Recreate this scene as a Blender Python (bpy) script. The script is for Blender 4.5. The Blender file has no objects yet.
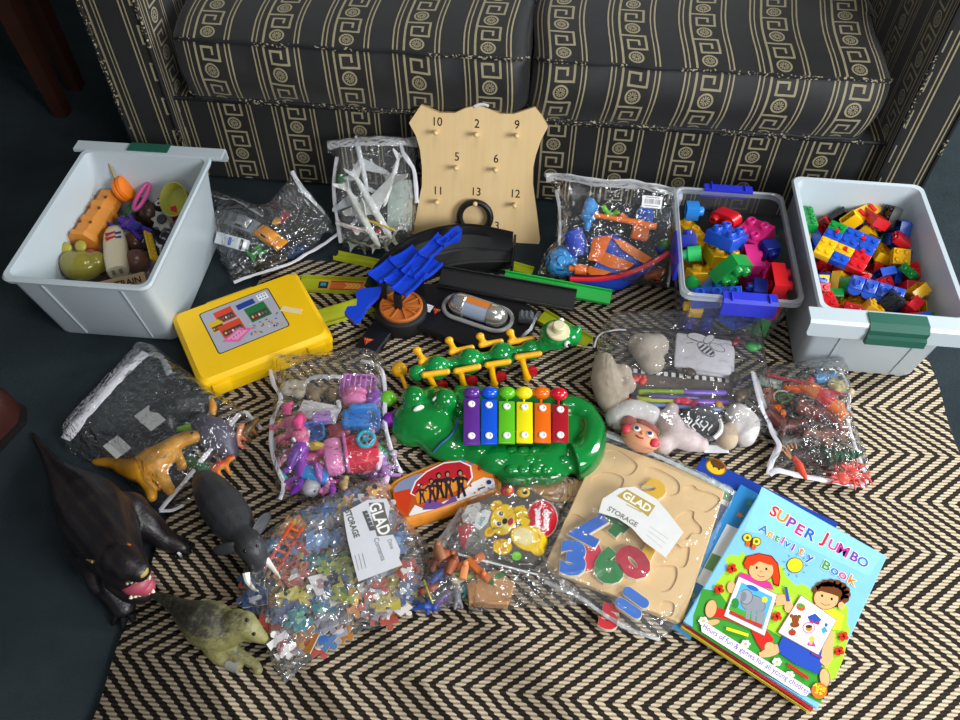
import bpy, bmesh, math, random
from mathutils import Vector, Matrix, noise
from mathutils.geometry import delaunay_2d_cdt
PI = math.pi
S = bpy.context.scene
COL = S.collection
S.view_settings.view_transform = 'Standard'
S.cycles.transparent_max_bounces = 24
S.cycles.max_bounces = 8
R0 = random.Random(11)

# ---------------------------------------------------------------- camera
CAMZ, FPX, TH, YAW, ROLL = 1.25, 811.18, 0.889443527, 0.0946573872, -0.008608
FW = Vector((-math.sin(YAW)*math.cos(TH), math.cos(YAW)*math.cos(TH), -math.sin(TH)))
_r = Vector((math.cos(YAW), math.sin(YAW), 0)); _d = FW.cross(_r)
RT = _r*math.cos(ROLL)+_d*math.sin(ROLL); DN = -_r*math.sin(ROLL)+_d*math.cos(ROLL)
CAM = Vector((0, 0, CAMZ))
cd = bpy.data.cameras.new('camera'); cam = bpy.data.objects.new('camera', cd); COL.objects.link(cam)
cd.sensor_width = 36; cd.lens = FPX/960*36; cd.clip_start = .02
cam.matrix_world = Matrix(((RT.x, -DN.x, -FW.x, 0), (RT.y, -DN.y, -FW.y, 0), (RT.z, -DN.z, -FW.z, CAMZ), (0, 0, 0, 1)))
S.camera = cam
def ray(px, py): return RT*((px-480)/FPX)+DN*((py-360)/FPX)+FW

class Fr:
    """a plane in the room (floor, or a leaning plane); measures real positions on it"""
    def __init__(s, o, ex=(1, 0, 0), ey=(0, 1, 0)):
        s.o = Vector(o); s.ex = Vector(ex).normalized(); s.n = s.ex.cross(Vector(ey)).normalized(); s.ey = s.n.cross(s.ex)
    def at(s, px, py, h=0):
        v = ray(px, py); t = (s.o+s.n*h-CAM).dot(s.n)/v.dot(s.n); return CAM+v*t
    def loc(s, px, py, h=0):
        w = s.at(px, py, h)-s.o; return Vector((w.dot(s.ex), w.dot(s.ey), h))
    def rot(s): return Matrix((s.ex, s.ey, s.n)).transposed()
    def w(s, l): return s.o+s.ex*l[0]+s.ey*l[1]+s.n*l[2]
FL = Fr((0, 0, 0))
RZ = .009                                    # top of the rug
RUG = Fr((0, 0, RZ))
def P(px, py, z=0): return FL.at(px, py, z)
def lean(pb, pt, Yt):
    """plane resting on the floor at pixel pb, leaning back to depth Yt at pixel pt"""
    a = P(*pb); v = ray(*pt); b = CAM+v*(Yt/v.y)
    return Fr(a, (1, 0, 0), (0, b.y-a.y, b.z-a.z))

# ---------------------------------------------------------------- materials
def lin(h):
    if not isinstance(h, str): return h
    c = [int(h[i:i+2], 16)/255 for i in (0, 2, 4)]
    return tuple(x/12.92 if x <= .04045 else ((x+.055)/1.055)**2.4 for x in c)
class N:
    """tiny expression wrapper over math nodes"""
    def __init__(s, nt, k): s.nt = nt; s.k = k
    def op(s, o, b=None, c=None, rev=False):
        n = s.nt.nodes.new('ShaderNodeMath'); n.operation = o
        a = [s, b] if not rev else [b, s]
        if c is not None: a.append(c)
        for i, x in enumerate(a):
            if x is None: continue
            if isinstance(x, N): s.nt.links.new(x.k, n.inputs[i])
            else: n.inputs[i].default_value = x
        return N(s.nt, n.outputs[0])
    def __add__(s, b): return s.op('ADD', b)
    def __sub__(s, b): return s.op('SUBTRACT', b)
    def __rsub__(s, b): return s.op('SUBTRACT', b, rev=True)
    def __mul__(s, b): return s.op('MULTIPLY', b)
    __radd__ = __add__; __rmul__ = __mul__
    def __truediv__(s, b): return s.op('DIVIDE', b)
    def __lt__(s, b): return s.op('LESS_THAN', b)
    def __gt__(s, b): return s.op('GREATER_THAN', b)
    def abs(s): return s.op('ABSOLUTE')
    def max(s, b): return s.op('MAXIMUM', b)
    def min(s, b): return s.op('MINIMUM', b)
    def fmod(s, b): return s.op('FLOORED_MODULO', b)
    def floor(s): return s.op('FLOOR')
    def frac(s): return s.op('FRACT')
    def sin(s): return s.op('SINE')
    def cos(s): return s.op('COSINE')
    def sqrt(s): return s.op('SQRT')
def nmat(name):
    m = bpy.data.materials.new(name); m.use_nodes = True; nt = m.node_tree
    return m, nt, nt.nodes['Principled BSDF']
def link(nt, a, b): nt.links.new(a.k if isinstance(a, N) else a, b)
def coords(nt, kind='Object'):
    t = nt.nodes.new('ShaderNodeTexCoord'); x = nt.nodes.new('ShaderNodeSeparateXYZ'); nt.links.new(t.outputs[kind], x.inputs[0])
    return N(nt, x.outputs[0]), N(nt, x.outputs[1]), N(nt, x.outputs[2]), t.outputs[kind]
def tex(nt, vec, scale, detail=3, rough=.5, kind='Noise'):
    n = nt.nodes.new('ShaderNodeTex'+kind); n.inputs['Scale'].default_value = scale
    if kind == 'Noise': n.inputs['Detail'].default_value = detail; n.inputs['Roughness'].default_value = rough
    if vec is not None: nt.links.new(vec, n.inputs['Vector'])
    return N(nt, n.outputs[0])
def mixc(nt, f, a, b):
    n = nt.nodes.new('ShaderNodeMix'); n.data_type = 'RGBA'
    link(nt, f, n.inputs['Factor']) if isinstance(f, N) else setattr(n.inputs['Factor'], 'default_value', f)
    for s, v in ((n.inputs[6], a), (n.inputs[7], b)):
        if isinstance(v, bpy.types.NodeSocket): nt.links.new(v, s)
        else: s.default_value = (*lin(v), 1)
    return n.outputs[2]
def bump(nt, bs, h, strength=.3, dist=.01):
    b = nt.nodes.new('ShaderNodeBump'); b.inputs['Strength'].default_value = strength; b.inputs['Distance'].default_value = dist
    link(nt, h, b.inputs['Height']); nt.links.new(b.outputs[0], bs.inputs['Normal'])
_mc = {}
def plas(h, rough=.35, metal=0, bmp=0, coat=0, var=.06):
    """moulded plastic / painted surface with slight procedural mottling"""
    k = (h, rough, metal, bmp, coat, var)
    if k in _mc: return _mc[k]
    m, nt, bs = nmat('plastic_'+str(h)); c = lin(h)
    co = coords(nt)[3]; nz = tex(nt, co, 14, 2)
    d = tuple(x*(1-var) for x in c); e = tuple(min(1, x*(1+var)) for x in c)
    nt.links.new(mixc(nt, nz, d, e), bs.inputs['Base Color'])
    bs.inputs['Roughness'].default_value = rough; bs.inputs['Metallic'].default_value = metal
    if coat: bs.inputs['Coat Weight'].default_value = coat; bs.inputs['Coat Roughness'].default_value = .08
    if bmp: bump(nt, bs, tex(nt, co, 220, 3), bmp, .002)
    _mc[k] = m; return m
def fuzz(h, h2=None, scale=60, rough=.95, strength=.5):
    k = ('fuzz', h, h2, scale)
    if k in _mc: return _mc[k]
    m, nt, bs = nmat('cloth_'+h); co = coords(nt)[3]
    nz = tex(nt, co, scale, 4, .7)
    nt.links.new(mixc(nt, nz, tuple(x*.8 for x in lin(h)), h2 or h), bs.inputs['Base Color'])
    bs.inputs['Roughness'].default_value = rough; bs.inputs['Sheen Weight'].default_value = .3
    bump(nt, bs, tex(nt, co, scale*4, 4, .8), strength, .004)
    _mc[k] = m; return m
def vcol(rough=.4, coat=0, bmp=0, key='vc'):
    k = (key, rough, coat, bmp)
    if k in _mc: return _mc[k]
    m, nt, bs = nmat('painted'); a = nt.nodes.new('ShaderNodeAttribute'); a.attribute_name = 'Col'
    co = coords(nt)[3]; nz = tex(nt, co, 40, 3)
    n = nt.nodes.new('ShaderNodeHueSaturation'); nt.links.new(a.outputs['Color'], n.inputs['Color'])
    link(nt, nz*.16+.92, n.inputs['Value']); nt.links.new(n.outputs[0], bs.inputs['Base Color'])
    bs.inputs['Roughness'].default_value = rough
    if coat: bs.inputs['Coat Weight'].default_value = coat
    if bmp: bump(nt, bs, tex(nt, co, 260, 3), bmp, .003)
    _mc[k] = m; return m
def fresnel(nt):
    fr = nt.nodes.new('ShaderNodeFresnel'); g = nt.nodes.new('ShaderNodeNewGeometry')      # same reflectance from both sides of a thin sheet
    link(nt, N(nt, g.outputs['Backfacing'])*(1/1.5-1.5)+1.5, fr.inputs['IOR']); return fr
def vinyl(haze=.018, scale=70, strength=.75, tint='ffffff', rough=.09, key='vinyl', spec=1.0):
    """clear crinkled film: mostly see-through, glossy on the creases"""
    k = (key, haze, scale, strength, tint, rough, spec)
    if k in _mc: return _mc[k]
    m, nt, bs = nmat('clear_film'); nt.nodes.remove(bs); out = nt.nodes['Material Output']
    co = coords(nt)[3]
    nz = tex(nt, co, scale*.55, 2, .5); vr = tex(nt, co, scale*.4, kind='Voronoi')
    ridge = 1-(nz-.5).abs()*4
    b = nt.nodes.new('ShaderNodeBump'); b.inputs['Strength'].default_value = strength; b.inputs['Distance'].default_value = .014
    link(nt, ridge*.6+vr*.5+tex(nt, co, scale*.3, 3)*1.1, b.inputs['Height'])
    tr = nt.nodes.new('ShaderNodeBsdfTransparent'); tr.inputs[0].default_value = (*lin(tint), 1)
    gl = nt.nodes.new('ShaderNodeBsdfGlossy'); gl.inputs['Roughness'].default_value = rough; nt.links.new(b.outputs[0], gl.inputs['Normal'])
    df = nt.nodes.new('ShaderNodeBsdfDiffuse'); df.inputs[0].default_value = (.85, .87, .9, 1); nt.links.new(b.outputs[0], df.inputs['Normal'])
    fr = fresnel(nt); nt.links.new(b.outputs[0], fr.inputs['Normal'])
    m1 = nt.nodes.new('ShaderNodeMixShader'); m1.inputs[0].default_value = haze
    nt.links.new(tr.outputs[0], m1.inputs[1]); nt.links.new(df.outputs[0], m1.inputs[2])
    m2 = nt.nodes.new('ShaderNodeMixShader'); link(nt, (N(nt, fr.outputs[0])*spec*2).min(.8), m2.inputs[0])
    nt.links.new(m1.outputs[0], m2.inputs[1]); nt.links.new(gl.outputs[0], m2.inputs[2])
    nt.links.new(m2.outputs[0], out.inputs[0])
    _mc[k] = m; return m

# ---------------------------------------------------------------- mesh builder
def rotto(d):
    return Vector((0, 0, 1)).rotation_difference(Vector(d).normalized()).to_matrix().to_4x4()
def T(x=0, y=0, z=0): return Matrix.Translation((x, y, z))
def Rx(a): return Matrix.Rotation(a, 4, 'X')
def Ry(a): return Matrix.Rotation(a, 4, 'Y')
def Rz(a): return Matrix.Rotation(a, 4, 'Z')
def Sc(x, y, z): return Matrix.Diagonal((x, y, z, 1))
class MB:
    def __init__(s): s.v = []; s.f = []; s.mi = []; s.uv = None; s.cur = 0; s.M = Matrix(); s.col = None; s.cc = None
    def add(s, vs, fs, M=None):
        M = s.M @ M if M is not None else s.M
        b = len(s.v); s.v += [M @ Vector(v) for v in vs]
        s.f += [[b+i for i in f] for f in fs]; s.mi += [s.cur]*len(fs)
        if s.col is not None: s.col += [s.cc]*len(fs)
        return s
    def m(s, i): s.cur = i; return s
    def box(s, c, d, bev=0, M=None, taper=1):
        x, y, z = d[0]/2, d[1]/2, d[2]/2
        if bev <= 0:
            vs = [(sx*x*(taper if sz > 0 else 1), sy*y*(taper if sz > 0 else 1), sz*z) for sz in (-1, 1) for sy in (-1, 1) for sx in (-1, 1)]
            fs = [(0, 2, 3, 1), (4, 5, 7, 6), (0, 1, 5, 4), (2, 6, 7, 3), (0, 4, 6, 2), (1, 3, 7, 5)]
        else:
            bm = bmesh.new(); bmesh.ops.create_cube(bm, size=1)
            for v in bm.verts:
                k = taper if v.co.z > 0 else 1
                v.co = Vector((v.co.x*2*x*k, v.co.y*2*y*k, v.co.z*2*z))
            bmesh.ops.bevel(bm, geom=bm.edges[:], offset=min(bev, x*.95, y*.95, z*.95), segments=2, affect='EDGES', profile=.5)
            bm.verts.index_update(); vs = [v.co.copy() for v in bm.verts]; fs = [[v.index for v in f.verts] for f in bm.faces]; bm.free()
        t = T(*c); return s.add(vs, fs, (M @ t) if M is not None else t)
    def cyl(s, p0, p1, r0, r1=None, n=14, caps=True, M=None):
        r1 = r0 if r1 is None else r1; p0 = Vector(p0); p1 = Vector(p1); q = rotto(p1-p0).to_3x3()
        vs = [p+q @ Vector((r*math.cos(2*PI*i/n), r*math.sin(2*PI*i/n), 0)) for p, r in ((p0, r0), (p1, r1)) for i in range(n)]
        fs = [(i, (i+1) % n, n+(i+1) % n, n+i) for i in range(n)]
        if caps: fs += [tuple(range(n))[::-1], tuple(range(n, 2*n))]
        return s.add(vs, fs, M)
    def tube(s, pts, r, n=8, caps=True, closed=False, flat=1, M=None, up=None):
        pts = [Vector(p) for p in pts]; L = len(pts); rs = r if isinstance(r, (list, tuple)) else [r]*L
        vs = []; ref = None
        for i, p in enumerate(pts):
            a = pts[(i-1) % L] if closed or i > 0 else p; b = pts[(i+1) % L] if closed or i < L-1 else p
            t = (b-a).normalized() if (b-a).length > 1e-9 else Vector((0, 0, 1))
            if up is not None: u = Vector(up)-t*Vector(up).dot(t); u = u.normalized() if u.length > 1e-6 else t.orthogonal().normalized()
            elif ref is None: u = t.orthogonal().normalized()
            else: u = (ref-t*ref.dot(t)); u = u.normalized() if u.length > 1e-6 else t.orthogonal().normalized()
            ref = u; w = t.cross(u)
            vs += [p+(u*math.cos(2*PI*j/n)*flat+w*math.sin(2*PI*j/n))*rs[i] for j in range(n)]
        fs = []
        for i in range(L if closed else L-1):
            k = (i+1) % L; fs += [(i*n+j, i*n+(j+1) % n, k*n+(j+1) % n, k*n+j) for j in range(n)]
        if caps and not closed: fs += [tuple(range(n))[::-1], tuple((L-1)*n+j for j in range(n))]
        return s.add(vs, fs, M)
    def ell(s, c, r, M=None, nu=14, nv=9):
        r = r if isinstance(r, (list, tuple)) else (r, r, r)
        vs = [(0, 0, -r[2])]
        for j in range(1, nv):
            a = -PI/2+PI*j/nv
            vs += [(r[0]*math.cos(a)*math.cos(2*PI*i/nu), r[1]*math.cos(a)*math.sin(2*PI*i/nu), r[2]*math.sin(a)) for i in range(nu)]
        vs.append((0, 0, r[2])); fs = []
        for i in range(nu):
            fs.append((0, 1+(i+1) % nu, 1+i))
            for j in range(nv-2):
                b = 1+j*nu; fs.append((b+i, b+(i+1) % nu, b+nu+(i+1) % nu, b+nu+i))
            b = 1+(nv-2)*nu; fs.append((b+i, b+(i+1) % nu, len(vs)-1))
        t = T(*c); return s.add(vs, fs, (t @ M) if M is not None else t)
    def lathe(s, prof, n=20, M=None):
        vs = []; fs = []
        for r, z in prof: vs += [(r*math.cos(2*PI*i/n), r*math.sin(2*PI*i/n), z) for i in range(n)]
        for k in range(len(prof)-1): fs += [(k*n+i, k*n+(i+1) % n, (k+1)*n+(i+1) % n, (k+1)*n+i) for i in range(n)]
        fs += [tuple(range(n))[::-1], tuple((len(prof)-1)*n+i for i in range(n))]
        return s.add(vs, fs, M)
    def prism(s, poly, z0, z1, M=None, inset=0):
        n = len(poly); c = Vector((sum(p[0] for p in poly)/n, sum(p[1] for p in poly)/n))
        k = len(poly)
        def ring(z, q): return [((p[0]-c.x)*q+c.x, (p[1]-c.y)*q+c.y, z) for p in poly]
        if inset:
            vs = ring(z0, 1)+ring(z1-inset*.6*(1 if z1 > z0 else -1), 1)+ring(z1, 1-inset/max(.001, max((Vector(p[:2])-c).length for p in poly)))
            L = 3
        else: vs = ring(z0, 1)+ring(z1, 1); L = 2
        fs = [(l*k+i, l*k+(i+1) % k, (l+1)*k+(i+1) % k, (l+1)*k+i) for l in range(L-1) for i in range(k)]
        fs += [tuple(range(k))[::-1], tuple((L-1)*k+i for i in range(k))]
        return s.add(vs, fs, M)
    def grid(s, fn, nu, nv, M=None):
        vs = [fn(i/nu, j/nv) for j in range(nv+1) for i in range(nu+1)]
        fs = [(j*(nu+1)+i, j*(nu+1)+i+1, (j+1)*(nu+1)+i+1, (j+1)*(nu+1)+i) for j in range(nv) for i in range(nu)]
        return s.add(vs, fs, M)
    def loft(s, loops, close0=True, close1=True, M=None):
        n = len(loops[0]); vs = [p for l in loops for p in l]
        fs = [(k*n+i, k*n+(i+1) % n, (k+1)*n+(i+1) % n, (k+1)*n+i) for k in range(len(loops)-1) for i in range(n)]
        if close0: fs.append(tuple(range(n))[::-1])
        if close1: fs.append(tuple((len(loops)-1)*n+i for i in range(n)))
        return s.add(vs, fs, M)
    def mesh(s, name, mats, ang=40):
        me = bpy.data.meshes.new(name); me.from_pydata([tuple(v) for v in s.v], [], s.f)
        for m in (mats if isinstance(mats, (list, tuple)) else [mats]): me.materials.append(m)
        me.polygons.foreach_set('material_index', s.mi)
        if s.uv is not None:
            l = me.uv_layers.new(name='UVMap')
            for lp in me.loops: l.data[lp.index].uv = s.uv[lp.vertex_index]
        if s.col is not None:
            a = me.color_attributes.new('Col', 'FLOAT_COLOR', 'CORNER')
            for p in me.polygons:
                for li in p.loop_indices: a.data[li].color = (*s.col[p.index], 1)
        me.validate(); me.update()
        if ang:
            me.polygons.foreach_set('use_smooth', [True]*len(me.polygons)); me.set_sharp_from_angle(angle=math.radians(ang))
        return me
    def build(s, name, mats, parent=None, ang=40):
        o = bpy.data.objects.new(name, s.mesh(name, mats, ang)); COL.objects.link(o); o.parent = parent
        return o
def fixn(o):
    bm = bmesh.new(); bm.from_mesh(o.data); bmesh.ops.recalc_face_normals(bm, faces=bm.faces[:]); bm.to_mesh(o.data); bm.free(); return o

# ---------------------------------------------------------------- things
def tag(o, label, cat, group=None, kind=None):
    o['label'] = label; o['category'] = cat
    if group: o['group'] = group
    if kind: o['kind'] = kind
    return o
def empty(name, M, label, cat, group=None):
    o = bpy.data.objects.new(name, None); COL.objects.link(o); o.matrix_basis = M; o.empty_display_size = .02
    return tag(o, label, cat, group)
def place(fr, px, py, h=0, to=None, rz=0, tilt=None):
    """matrix for a thing standing at a measured spot of plane fr; +x points to the second spot"""
    l = fr.loc(px, py, h); a = rz
    if to: d = fr.loc(to[0], to[1], h)-l; a += math.atan2(d.y, d.x)
    M = Matrix.Translation(fr.w(l)) @ fr.rot().to_4x4() @ Rz(a)
    return M @ tilt if tilt is not None else M
def thing(name, label, cat, fr, px, py, h=0, to=None, rz=0, group=None, tilt=None):
    return empty(name, place(fr, px, py, h, to, rz, tilt), label, cat, group)
def solo(name, mb, mats, label, cat, M, group=None, ang=40):
    o = mb.build(name, mats, None, ang); o.matrix_basis = M; return tag(o, label, cat, group)
def dup(r, M, label=None, group=None):
    c = r.copy(); COL.objects.link(c); c.matrix_basis = M
    if label: c['label'] = label
    if group: c['group'] = group
    for ch in list(r.children):
        d = ch.copy(); COL.objects.link(d); d.parent = c
        for g in list(ch.children):
            e = g.copy(); COL.objects.link(e); e.parent = d
    return c
def organic(name, mb, mats, parent=None, voxel=.003, smooth=4, paint=None):
    """fuse overlapping shapes of mb into one continuous skin; paint(p, n) -> colour per vertex"""
    o = mb.build('tmp', mats, None, 0)
    r = o.modifiers.new('r', 'REMESH'); r.mode = 'VOXEL'; r.voxel_size = voxel
    q = o.modifiers.new('s', 'SMOOTH'); q.iterations = smooth; q.factor = .5
    dg = bpy.context.evaluated_depsgraph_get(); dg.update()
    me = bpy.data.meshes.new_from_object(o.evaluated_get(dg)); old = o.data
    bpy.data.objects.remove(o); bpy.data.meshes.remove(old); me.name = name
    me.materials.clear()
    for m in (mats if isinstance(mats, (list, tuple)) else [mats]): me.materials.append(m)
    me.polygons.foreach_set('use_smooth', [True]*len(me.polygons))
    if paint:
        a = me.color_attributes.new('Col', 'FLOAT_COLOR', 'POINT')
        for v in me.vertices: a.data[v.index].color = (*lin(paint(v.co, v.normal)), 1)
    o = bpy.data.objects.new(name, me); COL.objects.link(o); o.parent = parent
    return o
def mixh(a, b, t):
    a = lin(a); b = lin(b); t = max(0, min(1, t)); return tuple(x+(y-x)*t for x, y in zip(a, b))

# ---------------------------------------------------------------- flat prints (colour shapes on paper)
_tc = {}
def text_geo(t, size, bold=0):
    k = (t, round(size, 5), bold)
    if k in _tc: return _tc[k]
    c = bpy.data.curves.new('t', 'FONT'); c.body = t; c.size = size; c.offset = bold*size; c.align_x = 'CENTER'; c.align_y = 'CENTER'; c.resolution_u = 3
    o = bpy.data.objects.new('t', c); COL.objects.link(o); dg = bpy.context.evaluated_depsgraph_get(); dg.update()
    me = bpy.data.meshes.new_from_object(o.evaluated_get(dg))
    r = ([v.co.copy() for v in me.vertices], [list(p.vertices) for p in me.polygons])
    bpy.data.objects.remove(o); bpy.data.curves.remove(c); bpy.data.meshes.remove(me); _tc[k] = r; return r
class Dr:
    """drawing in a flat plane: each shape sits a hair above the last"""
    def __init__(s, z=.0003, dz=2.2e-5): s.b = MB(); s.b.col = []; s.z = z; s.dz = dz; s.M = Matrix()
    def poly(s, pts, c):
        s.b.cc = lin(c); s.z += s.dz; vs = [s.M @ Vector((p[0], p[1], 0)) for p in pts]
        s.b.add([(v.x, v.y, s.z) for v in vs], [tuple(range(len(vs)))]); return s
    def rect(s, x, y, w, h, c, a=0):
        C, D = math.cos(a), math.sin(a)
        return s.poly([(x+C*i*w/2-D*j*h/2, y+D*i*w/2+C*j*h/2) for i, j in ((-1, -1), (1, -1), (1, 1), (-1, 1))], c)
    def ell(s, x, y, rx, ry, c, a=0, n=22):
        C, D = math.cos(a), math.sin(a)
        return s.poly([(x+C*rx*math.cos(t)-D*ry*math.sin(t), y+D*rx*math.cos(t)+C*ry*math.sin(t)) for t in (2*PI*i/n for i in range(n))], c)
    def line(s, pts, w, c):
        for i in range(len(pts)-1):
            a = Vector(pts[i]); b = Vector(pts[i+1]); d = (b-a).normalized() if (b-a).length > 1e-9 else Vector((1, 0)); n = Vector((-d.y, d.x))*w/2; e = d*w*.3
            s.z -= 0 if i == 0 else s.dz
            s.poly([a-n-e, b-n+e, b+n+e, a+n-e], c)
        return s
    def flower(s, x, y, r, c, c2='f5d800', k=5):
        for i in range(k):
            s.ell(x+r*.6*math.cos(2*PI*i/k), y+r*.6*math.sin(2*PI*i/k), r*.45, r*.45, c, n=10); s.z -= s.dz
        s.z += s.dz; return s.ell(x, y, r*.3, r*.3, c2, n=10)
    def text(s, t, x, y, size, c, a=0, bold=.012, sx=1, outline=None):
        if outline: s.text(t, x, y, size, outline[0], a, bold+outline[1], sx)
        vs, fs = text_geo(t, size, bold); s.b.cc = lin(c); s.z += s.dz; C, D = math.cos(a), math.sin(a)
        o = [s.M @ Vector((x+C*v.x*sx-D*v.y, y+D*v.x*sx+C*v.y, 0)) for v in vs]
        s.b.add([(v.x, v.y, s.z) for v in o], fs); return s
    def build(s, name, parent, rough=.35, M=None):
        o = s.b.build(name, vcol(rough), parent, 0)
        if M is not None: o.matrix_basis = M
        return o
def star(x, y, r, n=5, q=.45, a=0):
    return [(x+(r if i % 2 == 0 else r*q)*math.cos(a+PI*i/n), y+(r if i % 2 == 0 else r*q)*math.sin(a+PI*i/n)) for i in range(2*n)]
def rr(w, d, r, n=4, cx=0, cy=0):
    """rounded rectangle outline"""
    r = min(r, w/2-1e-5, d/2-1e-5); o = []
    for sx, sy, a0 in ((1, 1, 0), (-1, 1, PI/2), (-1, -1, PI), (1, -1, 1.5*PI)):
        for i in range(n+1):
            a = a0+PI/2*i/n; o.append((cx+sx*(w/2-r)+r*math.cos(a), cy+sy*(d/2-r)+r*math.sin(a)))
    return o
def spline(pts, k=6, closed=False):
    pts = [Vector(p) for p in pts]; n = len(pts); o = []
    for i in range(n if closed else n-1):
        p0 = pts[(i-1) % n] if closed or i > 0 else pts[0]; p1 = pts[i]; p2 = pts[(i+1) % n]; p3 = pts[(i+2) % n] if closed or i+2 < n else pts[-1]
        for j in range(k):
            t = j/k; o.append(.5*((2*p1)+(p2-p0)*t+(2*p0-5*p1+4*p2-p3)*t*t+(3*p1-p0-3*p2+p3)*t**3))
    if not closed: o.append(pts[-1])
    return o
# ================================================================ setting
def carpet():
    m, nt, bs = nmat('carpet'); co = coords(nt)[3]
    n1 = tex(nt, co, 9, 4, .6); n2 = tex(nt, co, 420, 3, .8)
    nt.links.new(mixc(nt, n1*.45+n2*.55, '131b1e', '465258'), bs.inputs['Base Color'])
    bs.inputs['Roughness'].default_value = 1; bs.inputs['Specular IOR Level'].default_value = .1
    bump(nt, bs, n2, .9, .006); return m
b = MB(); b.box((0, .6, -.05), (7, 7, .1)); fl = b.build('floor', carpet()); fl['kind'] = 'structure'
def wallm():
    m, nt, bs = nmat('wall_paint'); co = coords(nt)[3]
    nt.links.new(mixc(nt, tex(nt, co, 3, 4), '77736a', '857f74'), bs.inputs['Base Color']); bs.inputs['Roughness'].default_value = .9; return m
b = MB(); b.box((0, 2.75, 1.2), (7, .1, 2.5)); wl = b.build('wall_back', wallm()); wl['kind'] = 'structure'
b = MB(); b.box((0, 2.69, .05), (7, .02, .1), .004); wl = b.build('baseboard_back', plas('8a8478', .5)); wl['kind'] = 'structure'

# ---------------------------------------------------------------- rug
def rugm():
    m, nt, bs = nmat('woven_jute'); x, y, z, co = coords(nt)
    wob = (tex(nt, co, 22, 3)-.5)*.009
    pit = .0062
    row = ((y+wob*.5)/pit).floor(); fr_ = ((y+wob*.5)/pit).frac()
    yc = (row+.5)*pit
    q = (yc-.377)/.196; tri = ((q-q.op('ROUND')).abs())*.196          # distance to the nearest left-pointing crease
    sg = ((q-q.floor()) < .5)*2-1
    ph = (x+wob-tri*1.22-sg*(fr_-.5)*.007)/.0262
    rnd = (row*12.9898).sin()*437.5
    cre = (ph.frac()-.5).abs() < (fr_-.5).abs()*(-.22)+.305
    knot = (ph.frac()*2*PI).sin().abs()
    hgt = ((fr_*PI).sin())*.7+cre*.35+tex(nt, co, 300, 3)*.35
    nz = tex(nt, co, 55, 3); n2 = tex(nt, co, 5, 2)
    cream = mixc(nt, nz*.7+n2*.3, 'a8937a', 'dccdb0'); dark = mixc(nt, nz, '1d1814', '37302a')
    c = mixc(nt, cre, dark, cream)
    c2 = mixc(nt, (fr_*PI).sin()*.55+.45, '18130f', c)
    nt.links.new(c2, bs.inputs['Base Color']); bs.inputs['Roughness'].default_value = .95; bs.inputs['Specular IOR Level'].default_value = .15
    bump(nt, bs, hgt, .8, .004); return m
RUGX0, RUGX1, RUGY0, RUGY1 = -.588, .79, -.35, 1.245
b = MB()
def rg(x0, x1, y0, y1):
    def edge():
        o = []; n = 120
        for k in range(n): o.append((x0+(x1-x0)*k/n, y0))
        for k in range(n): o.append((x1, y0+(y1-y0)*k/n))
        for k in range(n): o.append((x1-(x1-x0)*k/n, y1))
        for k in range(n): o.append((x0, y1-(y1-y0)*k/n))
        return [(x+.003*math.sin(y*PI*2/.0124)+.002*noise.noise((x*9, y*9, 0)), y+.002*noise.noise((x*9, y*9, 3))) for x, y in o]
    e = edge(); q = [(x*.997, (y-.4)*.997+.4) for x, y in e]
    return [[(x, y, .0005) for x, y in e], [(x, y, RZ-.003) for x, y in e], [(x, y, RZ) for x, y in q]]
b.loft(rg(RUGX0, RUGX1, RUGY0, RUGY1))
rug = b.build('rug', rugm(), None, 60); tag(rug, 'woven cream and dark brown zigzag jute rug lying on the dark carpet', 'rug')

# ---------------------------------------------------------------- sofa
def sofam():
    m, nt, bs = nmat('greek_key_fabric'); u, v, _, uv = coords(nt, 'UV'); co = coords(nt)[3]
    Tp = .1435; Vp = .0825
    s = (u-.014+Tp/2).fmod(Tp)-Tp/2; a = s.abs(); w = v.fmod(Vp)
    def bx(cs, cw, hs, hw): return ((s-cs).abs() < hs)*((w-cw).abs() < hw)
    t = .0023
    pat = ((a-.0385).abs() < .0013)+((a-.047).abs() < .0016)
    for q in ((-.0245, Vp/2, t, Vp), (0, .0765, .0268, t), (.0245, .0575, t, .021), (.006, .0385, .0185, t), (-.0115, .051, t, .0145), (-.0005, .063, .013, t), (.0105, .057, t, .008)):
        pat = pat+bx(*q)
    dx = s-.0015; dy = w-.0165; r = (dx*dx+dy*dy).sqrt(); th = dy.op('ARCTAN2', dx)
    pat = pat*(r > .0165)+((r-.0135).abs() < .0019)+(r < .0095)*(r > .0022)*((th*11).cos() > -.35)
    nz = tex(nt, co, 60, 3)
    weave = ((u*2600).sin()*(v*2600).sin())*.5+.5
    inb = a < .053
    dark = mixc(nt, nz, '141416', '1d1d1f'); dk2 = mixc(nt, nz, '110f0c', '1b1915')
    base = mixc(nt, inb, dark, dk2)
    c = mixc(nt, pat.min(1), base, mixc(nt, nz, '8a8064', 'a89d7d'))
    nt.links.new(c, bs.inputs['Base Color']); bs.inputs['Roughness'].default_value = .62; bs.inputs['Sheen Weight'].default_value = .15
    wr = tex(nt, co, 7, 3)
    bump(nt, bs, weave*.12+pat*.25+wr*1.5, .35, .004); return m
SF = sofam(); PIPE = plas('131316', .8, bmp=.3)
def dashpipe():
    m, nt, bs = nmat('piping'); u, v, _, uv = coords(nt, 'UV'); co = coords(nt)[3]
    nz = tex(nt, co, 190, 1, kind='Noise')
    x, y, z, _ = coords(nt); sel = tex(nt, co, 9, 0)
    nt.links.new(mixc(nt, (nz > .6)*(sel > .5), '17171a', 'a59a7c'), bs.inputs['Base Color']); bs.inputs['Roughness'].default_value = .7; return m
DP = dashpipe()
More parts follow.
